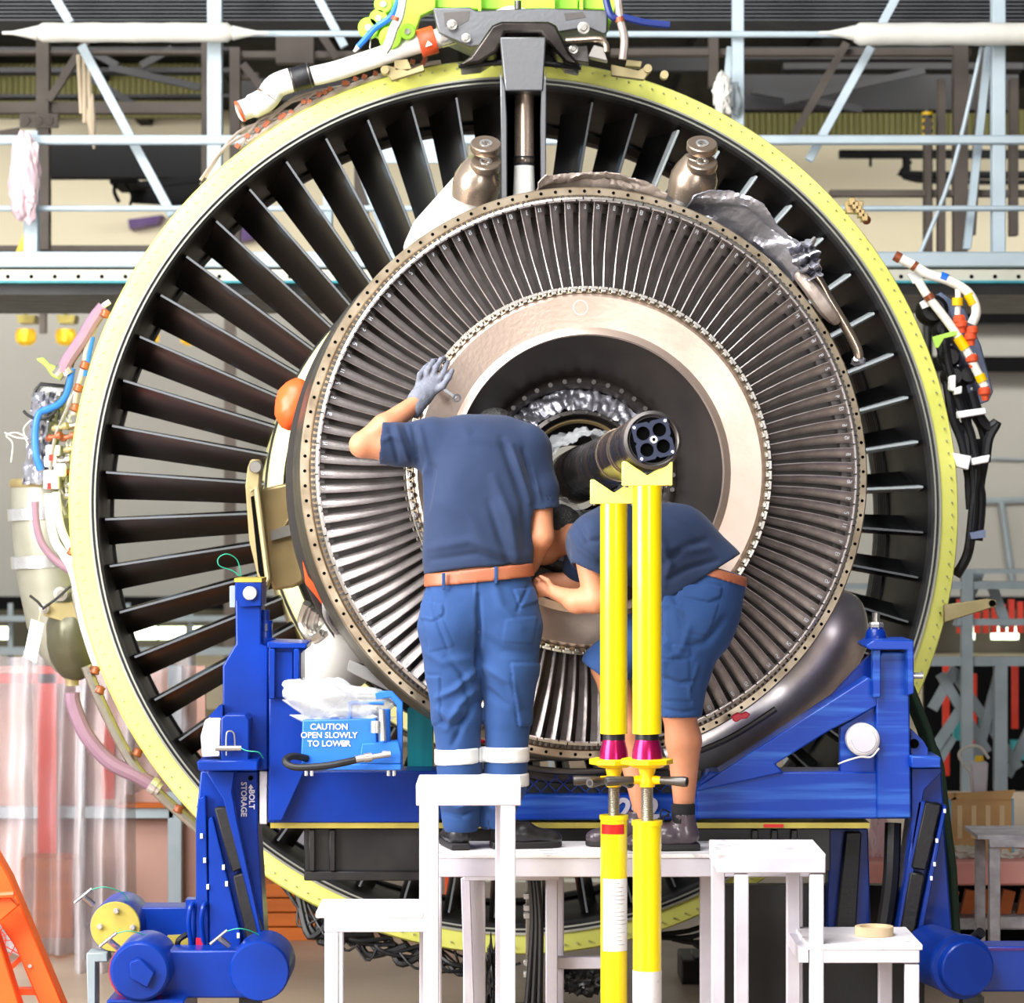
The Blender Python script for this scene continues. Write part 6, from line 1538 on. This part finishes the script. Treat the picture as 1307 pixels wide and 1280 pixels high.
# exhaust duct below right
ed = obj('exhaust_duct', MB().tube([PW(1076, 752, 1.5), PW(1064, 785, 1.5), PW(1040, 835, 1.45), PW(995, 880, 1.4), PW(940, 915, 1.4), PW(890, 945, 1.4), PW(840, 965, 1.4)], .17, 28, rfn=lambda t: max(.04, min(1, math.sqrt(max(0, t) / .22))) if t < .22 else 1), 'duct_silver', eng)
obj('duct_rim', MB().tube([PW(1090, 790, 1.52), PW(1082, 830, 1.52), PW(1060, 870, 1.5), PW(1020, 912, 1.45), PW(985, 938, 1.42)], .012, 8), 'copper_tape', ed)
obj('vise_clamp', MB().pxprism([(934, 914), (942, 909), (946, 911), (952, 908), (958, 911), (954, 917), (946, 918), (940, 922), (936, 920)], 11.86, .03), 'red_plastic', None, bevel=.004, label='small red clamp on the lower right turbine rim', cat='clamp')
obj('red_plug', MB().turn(P(614, 940, 11.96), (0, 1, 0), [(0, .02), (.01, .028), (.04, .03)], 16), 'red_plastic', None, label='red plug under the turbine rim between the standing legs', cat='plug')
# pipes below the turbine rim
m = MB().tube([PW(640, 972, 1.78), PW(690, 982, 1.78), PW(760, 984, 1.78), PW(840, 975, 1.78), PW(925, 945, 1.78), PW(990, 905, 1.78)], .012, 8)
m.tube([PW(660, 982, 1.7), PW(700, 992, 1.7), PW(760, 993, 1.7)], .02, 8)
obj('rim_pipes', m, 'steel_dark', eng)
for i, (x0, x1) in enumerate(((520, 552), (884, 945))):
    obj('side_cover', MB().pxprism([(x0, 905 if i == 0 else 920), (x1, 880 if i == 0 else 915), (x1, 990), (x0, 985)], 12.35, .2), 'teal_plastic' if i == 0 else 'blue_paint', eng)
# left bracket, plug and fairing on the core
br = obj('core_bracket', MB().pxprism([(333, 624), (376, 614), (384, 640), (388, 742), (374, 750), (348, 754), (338, 700)], 12.75, .35), 'gold_steel', eng, bevel=.012, seg=2)
obj('bracket_fork', MB().pxprism([(316, 596), (320, 586), (330, 586), (333, 600), (331, 620), (345, 740), (338, 757), (331, 745), (318, 690), (313, 620)], 12.62, .12), 'khaki_bracket', br, bevel=.006)
obj('fork_slot', MB().pxprism([(320, 634), (326, 632), (339, 735), (335, 742), (330, 730)], 12.615, .01), 'rotor_pit', br)
obj('fork_rim', MB().tube([P(319, 625, 12.6), P(327, 622, 12.6), P(342, 738, 12.6), P(335, 752, 12.6)], .012, 8, 1), 'khaki_bracket', br)
obj('fork_bush', MB().turn(P(326, 596, 12.6), (0, 1, 0), [(0, .022), (.006, .026), (.05, .026)], 20), 'steel', br)
obj('bracket_clip', MB().pxprism([(345, 678), (372, 668), (376, 682), (346, 690)], 12.72, .03), 'steel', br)
obj('bracket_crease', MB().tube([P(352, 690, 12.74), P(365, 668, 12.74), P(376, 650, 12.74)], .006, 6), 'gold_steel', br)
obj('inlet_plug', MB().blob(P(375, 516, 12.55), (.075, .08, .105), 1, .06, 1.2, 4, Matrix.Rotation(R(12), 3, 'Y')), 'orange_plastic', None, label='round orange plastic plug beside the left turbine rim', cat='plug')
obj('orange_strip', MB().pxprism([(386, 715), (393, 735), (412, 760), (424, 790), (404, 762), (390, 745)], 12.3, .04), 'orange_plastic', eng)
sf = obj('strut_fairing', MB().tube([P(400, 872, 12.7), P(430, 845, 12.6), P(470, 800, 12.5)], .13, 20, rfn=lambda t: .9 + .3 * t), 'white_fairing', eng)
obj('white_bracket', MB().pxprism([(446, 842), (492, 862), (520, 880), (512, 890), (442, 856)], 12.25, .03), 'white_fairing', eng, bevel=.004)
obj('drip_cover', MB().pxprism([(470, 850), (552, 905), (545, 925), (480, 885)], 12.45, .1), 'tank_grey', eng)
m = MB()
for k in range(6): m.tube([P(392 + 5 * k, 770 + 4 * k, 12.5), P(385 + 6 * k, 795 + 4 * k, 12.55), P(398 + 6 * k, 815 + 2 * k, 12.5), P(412 + 5 * k, 808, 12.45)], .012 if k % 2 else .018, 8)
obj('core_hoses', m, 'steel', eng)
obj('side_link', MB().pxprism([(1205, 772), (1262, 764), (1272, 766), (1272, 774), (1262, 777), (1205, 795)], 13.9, .04), 'khaki_bracket', fan, bevel=.004)
obj('link_eye', MB().turn(P(1267, 770, 13.88), (0, 1, 0), [(0, .014), (.06, .014)], 14), 'rotor_pit', fan)
# ---- left accessories: tank with straps, box, hoses, tag
YA = 14.2
tk = obj('oil_tank', MB().rings2([(P(x, y, YA + .2), r / FPX * YA) for x, y, r in ((62, 612, 48), (64, 640, 50), (66, 690, 50), (72, 740, 50), (80, 800, 46), (88, 835, 38), (94, 858, 22), (95, 864, 8))], Vector((0, 0, 1)), 32), 'tank_grey', eng)
for (x, y) in ((62, 655), (66, 716)):
    obj('tank_strap', MB().turn(P(x, y + 8, YA + .2), (-.05, 0, 1), [(0, .180), (.002, .184), (.055, .184), (.057, .18)], 40), 'steel_bright', tk)
obj('tank_collar', MB().turn(P(62, 622, YA + .2), (0, 0, 1), [(0, .172), (.01, .178), (.03, .178), (.04, .165)], 40), 'khaki_bracket', tk)
obj('tank_bulge', MB().blob(P(96, 812, YA - .0), (.13, .14, .2), 3, .05, 1.0, 4), 'tank_dark', tk)
obj('tank_neck', MB().turn(P(92, 855, YA - .0), (0, 0, -1), [(0, .06), (.02, .045), (.05, .03), (.07, .03)], 20), 'khaki_bracket', tk)
obj('tank_bracket', MB().pxprism([(54, 776), (60, 770), (92, 768), (108, 800), (100, 800), (56, 786)], YA - .12, .03), 'khaki_bracket', tk, bevel=.004)
for x, y, r in ((56, 777, .022), (77, 758, .032)): obj('tank_boss', MB().turn(P(x, y, YA - .16), (0, 1, 0), [(0, r * .4), (.005, r * .5), (.006, r), (.05, r)], 20), 'steel', tk)
af = obj('accessory_foil', MB().sheet(lambda u, v: P(28 + 42 * v + 14 * (1 - u) + 3 * mnoise.noise(Vector((u * 8, v * 8, 1))), 500 + 118 * u + 4 * mnoise.noise(Vector((u * 9, v * 5, 4))), YA + .05 + .05 * mnoise.noise(Vector((u * 12, v * 12, 3))) - .12 * math.sin(PI * v)), 40, 24, .004), 'foil', eng, label='crumpled silver foil')
cb = obj('control_box', MB().pxprism([(45, 498), (52, 490), (84, 492), (82, 530), (42, 535)], YA + .05, .15), 'steel_bright', eng, bevel=.006)
obj('box_edge', MB().tube([P(42, 515, YA + .04), P(45, 498, YA + .03), P(52, 490, YA + .03), P(84, 493, YA + .03)], .008, 6, 1), 'black_metal', cb)
vbk = obj('valve_body', MB().pxbox(58, 568, 76, 582, YA - .1, .12).pxbox(56, 582, 72, 596, YA - .1, .1).pxbox(55, 600, 75, 624, YA - .1, .12).turn(P(70, 600, YA - .12), (1, 0, 0), [(0, .03), (.05, .03)], 14), 'tag_white', eng, bevel=.006)
for x, y in ((62, 580), (60, 616)): obj('red_mark', MB().pxbox(x, y, x + 5, y + 8, YA - .125, .01), 'red_paint', vbk)
for k, (x, y) in enumerate(((72, 590), (80, 604), (83, 575), (85, 620), (78, 560), (90, 590), (82, 634), (60, 560), (68, 548), (86, 545))):
    obj('fitting', MB().turn(P(x, y, YA - .08), (.8, -.4, .2), [(0, .014), (.02, .018), (.03, .012), (.06, .012), (.06, .018), (.08, .016)], 10), ('steel', 'copper_tape', 'khaki_bracket')[k % 3], vbk)
obj('green_lever', MB().pxprism([(46, 458), (55, 456), (62, 464), (78, 470), (78, 486), (66, 480), (58, 468)], YA - .02, .03), 'green_bracket', eng, bevel=.004)
hoses = ((([(133, 392), (120, 408), (104, 435), (88, 458), (80, 475)]), .032, 'mauve_hose', 'large mauve hose'), ([(72, 480), (82, 470), (88, 478)], .03, 'steel', None), ([(92, 470), (86, 500), (76, 515), (62, 522), (50, 528), (45, 550), (46, 580), (52, 600)], .016, 'blue_hose', 'bright blue hose'),
         ([(96, 455), (88, 480), (80, 505), (68, 528), (50, 535), (36, 530), (30, 524)], .007, 'black_rubber', None), ([(62, 630), (64, 660), (70, 690), (80, 706), (88, 720)], .02, 'white_duct', None), ([(72, 628), (74, 655), (80, 680), (90, 700), (96, 720)], .018, 'white_duct', None),
         ([(45, 640), (46, 665), (52, 690), (64, 708), (80, 722), (92, 730)], .017, 'mauve_hose', None), ([(88, 720), (96, 745), (104, 790), (116, 830), (124, 852)], .016, 'white_duct', None), ([(94, 725), (94, 760), (104, 800), (120, 838)], .008, 'steel', None),
         ([(110, 850), (124, 885), (140, 920), (158, 955), (178, 985), (205, 1015), (245, 1050), (275, 1078)], .024, 'steel', None), ([(92, 884), (94, 900), (110, 938), (140, 972), (175, 990), (192, 1000)], .034, 'mauve_hose', 'thick mauve drain hose'),
         ([(54, 775), (48, 768), (38, 760)], .006, 'black_rubber', None), ([(54, 777), (72, 764), (90, 748)], .006, 'black_rubber', None), ([(52, 778), (50, 790), (48, 800)], .003, 'rope', None),
         ([(34, 558), (20, 552), (8, 556), (16, 566), (14, 590)], .003, 'wrap_white', None), ([(36, 560), (20, 558), (6, 552)], .003, 'wrap_white', None), ([(40, 536), (30, 548), (36, 568)], .003, 'wrap_white', None), ([(140, 385), (128, 395), (116, 420), (110, 440)], .012, 'white_hose', None),
         ([(128, 400), (112, 440), (106, 470), (98, 500), (94, 530)], .013, 'foil_rust', None), ([(108, 470), (100, 490), (82, 530), (70, 560), (64, 600)], .009, 'steel', None), ([(118, 430), (114, 450), (108, 480)], .012, 'blue_hose', None))
for pts, r, mt_, lb in hoses: obj('hose', MB().tube(ch(pts, YA - .1 if pts[0][1] < 700 else 13.95), r, 10), mt_, eng, label=lb)
rw = random.Random(11); m = MB()
for k in range(16):
    x, y = 84 + rw.random() * 18, 470 + rw.random() * 150; m.tube(ch([(x, y), (x + rw.uniform(-14, 8), y + 22), (x + rw.uniform(-10, 6), y + 48)], YA - .06 + rw.random() * .08), rw.choice([.005, .008, .011]), 6)
obj('accessory_wiring', m, 'wrap_white', eng)
for x, y in ((108, 466), (100, 495), (96, 520), (134, 400), (128, 880), (176, 960), (228, 1032), (122, 855), (92, 704)): obj('hose_clamp', MB().turn(P(x, y, 13.93), (.3, .1, .8), [(-.02, .012), (-.015, .022), (.0, .018), (.012, .022), (.018, .01)], 10), 'copper_tape', eng)
obj('hose_end', MB().turn(P(192, 1000, 13.94), P(204, 1008, 13.94) - P(192, 1000, 13.94), [(0, .038), (.03, .038), (.031, .03), (.05, .03)], 16), 'steel_bright', eng)
obj('paper_tag', MB().pxprism([(40, 790), (56, 796), (46, 846), (30, 838)], 13.9, .004), 'tag_white', None, label='blank white paper tag hanging from the grey tank at left', cat='tag')
# ---- right accessories: blue-grey box with black harness and white cables
YR = 14.1
bxp = obj('electronics_box', MB().pxprism([(1188, 400), (1200, 372), (1232, 395), (1252, 440), (1268, 500), (1262, 512), (1240, 520), (1222, 500), (1210, 450)], YR + .1, .12), 'box_blue_grey', eng, bevel=.006)
for k in range(12):
    x, y = 1214 + (k % 4) * 10 + (k // 4) * 8, 440 + (k // 4) * 26 + (k % 4) * 4
    obj('box_screw', MB().cyl(P(x, y, YR + .095), P(x, y, YR + .1), .006, n=8), 'steel_bright', bxp)
for x, y, r in ((1192, 395, .07), (1206, 418, .05), (1214, 455, .05), (1218, 480, .05), (1236, 478, .045)): obj('connector', MB().turn(P(x, y, YR), (0, 1, 0), [(0, r * .7), (.03, r), (.12, r)], 16), 'black_rubber', bxp)
cab = (([(1145, 328), (1165, 338), (1185, 350), (1210, 358), (1232, 370), (1243, 385), (1246, 400), (1240, 414)], .022, 'white_hose', 'white cable with yellow and blue bands'), ([(1172, 358), (1184, 378), (1200, 398), (1220, 425), (1235, 450), (1250, 480), (1257, 494)], .02, 'white_hose', None), ([(1222, 364), (1223, 380), (1222, 402)], .013, 'white_hose', None))
for pts, r, mt_, lb in cab:
    o = obj('cable', MB().tube(ch(pts, YR - .08), r, 12), mt_, eng, label=lb)
for a, b, mt_ in (((1236, 375), (1243, 388), 'yellow_deep'), ((1200, 353), (1208, 356), 'blue_hose'), ((1222, 380), (1222, 390), 'yellow_deep'), ((1222, 430), (1232, 445), 'yellow_deep'), ((1250, 478), (1254, 487), 'yellow_deep'), ((1165, 338), (1169, 341), 'copper_tape'), ((1184, 376), (1188, 382), 'copper_tape'), ((1142, 326), (1149, 330), 'copper_tape')):
    obj('cable_band', MB().cyl(P(*a, YR - .08), P(*b, YR - .08), .024, n=12), mt_, eng)
for x, y in ((1226, 408), (1240, 416), (1238, 424), (1256, 494), (1240, 452), (1224, 402)):
    obj('cable_plug', MB().turn(P(x, y, YR - .08), (.1, 0, -1), [(0, .02), (.01, .028), (.03, .028), (.04, .018), (.06, .016)], 12), 'orange_band', eng)
for k, pts in enumerate(([(1204, 420), (1212, 470), (1226, 520), (1240, 555), (1246, 600), (1240, 660), (1236, 700)], [(1196, 410), (1205, 460), (1222, 500), (1234, 540), (1238, 590), (1252, 630), (1248, 690)], [(1228, 490), (1236, 520), (1252, 545), (1258, 580), (1252, 620), (1250, 670)], [(1240, 500), (1250, 530), (1262, 545), (1272, 540), (1262, 560), (1258, 590)], [(1204, 520), (1220, 540), (1238, 560), (1236, 610), (1238, 650)], [(1248, 560), (1250, 620), (1240, 680), (1234, 710), (1220, 735)], [(1240, 580), (1244, 640), (1240, 690)], [(1208, 480), (1216, 530), (1230, 570), (1242, 640)])):
    obj('harness_cable', MB().tube(ch(pts, YR + .04 * (k % 3)), .018 + .005 * (k % 2), 8), 'black_rubber', eng)
for q in ([(1222, 525), (1258, 520), (1260, 528), (1223, 534)], [(1240, 585), (1264, 580), (1262, 590), (1241, 594)], [(1216, 578), (1240, 582), (1236, 600), (1222, 596)], [(1212, 480), (1220, 478), (1220, 500), (1212, 498)], [(1218, 496), (1228, 492), (1228, 502), (1218, 504)]):
    obj('harness_clip', MB().pxprism(q, YR - .05, .06), 'tag_white', eng, bevel=.004)
obj('harness_clip', MB().pxprism([(1238, 680), (1258, 676), (1258, 686), (1240, 688)], YR - .05, .06), 'box_blue_grey', eng)
obj('green_bracket', MB().pxprism([(1190, 430), (1215, 423), (1222, 422), (1222, 428), (1205, 432), (1198, 444), (1194, 444)], YR - .1, .02), 'green_bracket', eng, bevel=.002)
for q in ([(1158, 350), (1170, 345), (1178, 356), (1166, 362)], [(1174, 386), (1184, 380), (1188, 390), (1178, 394)]): obj('white_clip', MB().pxprism(q, YR - .04, .03), 'tag_white', eng)
m = MB().pxbox(1080, 256, 1102, 272, 13.8, .06)
for k in range(5): m.pxbox(1084 + k * 4, 252 + k * 5, 1092 + k * 4, 262 + k * 5, 13.75, .08)
obj('ring_sensor', m, 'gold_steel', fan, bevel=.003)
obj('sensor_tip', MB().blob(P(1106, 281, 13.8), (.02, .02, .02), 3, .1, 2, 2), 'copper_tape', fan)
# dark wiring under the bottom of the ring
m = MB(); rw = random.Random(5)
for k in range(34):
    a = 236 + rw.random() * 26; m.tube([EP(1.96, a, -.1), EP(2.0 + rw.random() * .1, a + rw.uniform(1, 5), -.1 + rw.random() * .1), EP(1.97 + rw.random() * .08, a + rw.uniform(4, 9), -.05)], rw.choice([.006, .01, .016]), 6)
for k in range(4): m.tube([EP(1.97 + .03 * k, 285 + 2 * k, -.1), EP(2.03 + .03 * k, 293, -.1), EP(1.98 + .02 * k, 301, -.1)], .012, 6)
o = obj('under_wiring', m, 'black_rubber', eng); o['kind'] = 'stuff'
# drain mast and dark fittings seen below the platform
dm = thing('drain_mast', 'dark metal mast with clips standing behind the white platform legs', 'mast', P(690, 1320, 12.4))
obj('mast_rail', MB().pxbox(671, 1110, 682, 1290, 12.4, .04), 'steel', dm, bevel=.003)
obj('mast_rail', MB().pxbox(688, 1110, 693, 1290, 12.4, .04), 'steel', dm, bevel=.003)
for y in (1140, 1155, 1165, 1225, 1240): obj('mast_clip', MB().pxbox(668, y, 682, y + 8, 12.37, .03), 'steel_bright', dm, bevel=.003)
m = MB()
for k in range(3): m.tube([P(676 + k * 4, 1110, 12.34), P(680 + k * 5, 1180, 12.34), P(672 + k * 8, 1290, 12.34)], .012, 8)
m.blob(P(628, 1250, 12.5), (.03, .05, .14), 3, .4, 3).blob(P(745, 1250, 12.5), (.08, .05, .06), 6, .4, 3)
obj('mast_fittings', m, 'black_metal', dm)
obj('mast_foot', MB().box(P(690, 640, 12.4).xy.to_3d() + Vector((0, 0, .16)), (.2, .12, .32)), 'black_metal', dm)
# ---- orange fan stand at lower left
of = thing('orange_stand', 'orange steel stand with a caged fan at the lower left corner', 'stand', P(30, 1300, 12.6).xy.to_3d())
YO = 12.6
obj('stand_leg', MB().pxprism([(-40, 1040), (-5, 1090), (12, 1120), (100, 1330), (70, 1330), (20, 1210), (-40, 1120)], YO, .12), 'orange_paint', of, bevel=.006)
obj('stand_leg', MB().pxprism([(-30, 1180), (-8, 1180), (40, 1330), (5, 1330)], YO - .1, .1), 'orange_paint', of, bevel=.006)
obj('stand_plate', MB().pxprism([(-30, 1150), (8, 1140), (24, 1156), (-10, 1185), (-30, 1185)], YO - .15, .05), 'orange_paint', of, bevel=.006)
obj('stand_grip', MB().tube([P(-20, 1143, YO - .17), P(5, 1142, YO - .17), P(18, 1141, YO - .17)], .014, 8), 'orange_plastic', of)
obj('stand_bar', MB().pxbox(20, 1262, 72, 1270, YO + .02, .06), 'orange_plastic', of)
cg = MB()
c = P(-6, 1200, YO + .14)
for r in (.04, .08, .115): cg.lathe([(r, 0), (r + .004, 0), (r + .004, .004), (r, .004)], Matrix.Translation(c) @ Matrix.Rotation(R(90), 4, 'X'), 40)
for k in range(12): cg.cyl(c, c + Vector((math.cos(k * PI / 6) * .12, 0, math.sin(k * PI / 6) * .12)), .0025, n=5)
obj('fan_cage', cg, 'red_rack', of)
obj('fan_ring', MB().lathe([(.12, -.05), (.135, -.05), (.135, .05), (.12, .05)], Matrix.Translation(c) @ Matrix.Rotation(R(90), 4, 'X'), 48), 'orange_plastic', of)
obj('stand_bolt', MB().cyl(P(38, 1233, YO - .01), P(38, 1233, YO + .02), .008, n=10), 'steel', of)
a = P(20, 1330, YO); obj('stand_base', MB().box((a.x, YO + .05, a.z / 2 + .02), (.5, .3, a.z + .04)), 'orange_paint', of)
obj('safety_lanyard', MB().tube([P(306, 735, CY - .05), P(296, 728, CY - .06), P(280, 722, CY - .08), P(279, 712, CY - .08), P(290, 707, CY - .08), P(303, 715, CY - .06), P(308, 735, CY - .04)], .0022, 5), 'green_wire', None, label='thin green wire loop above the left blue column', cat='wire')
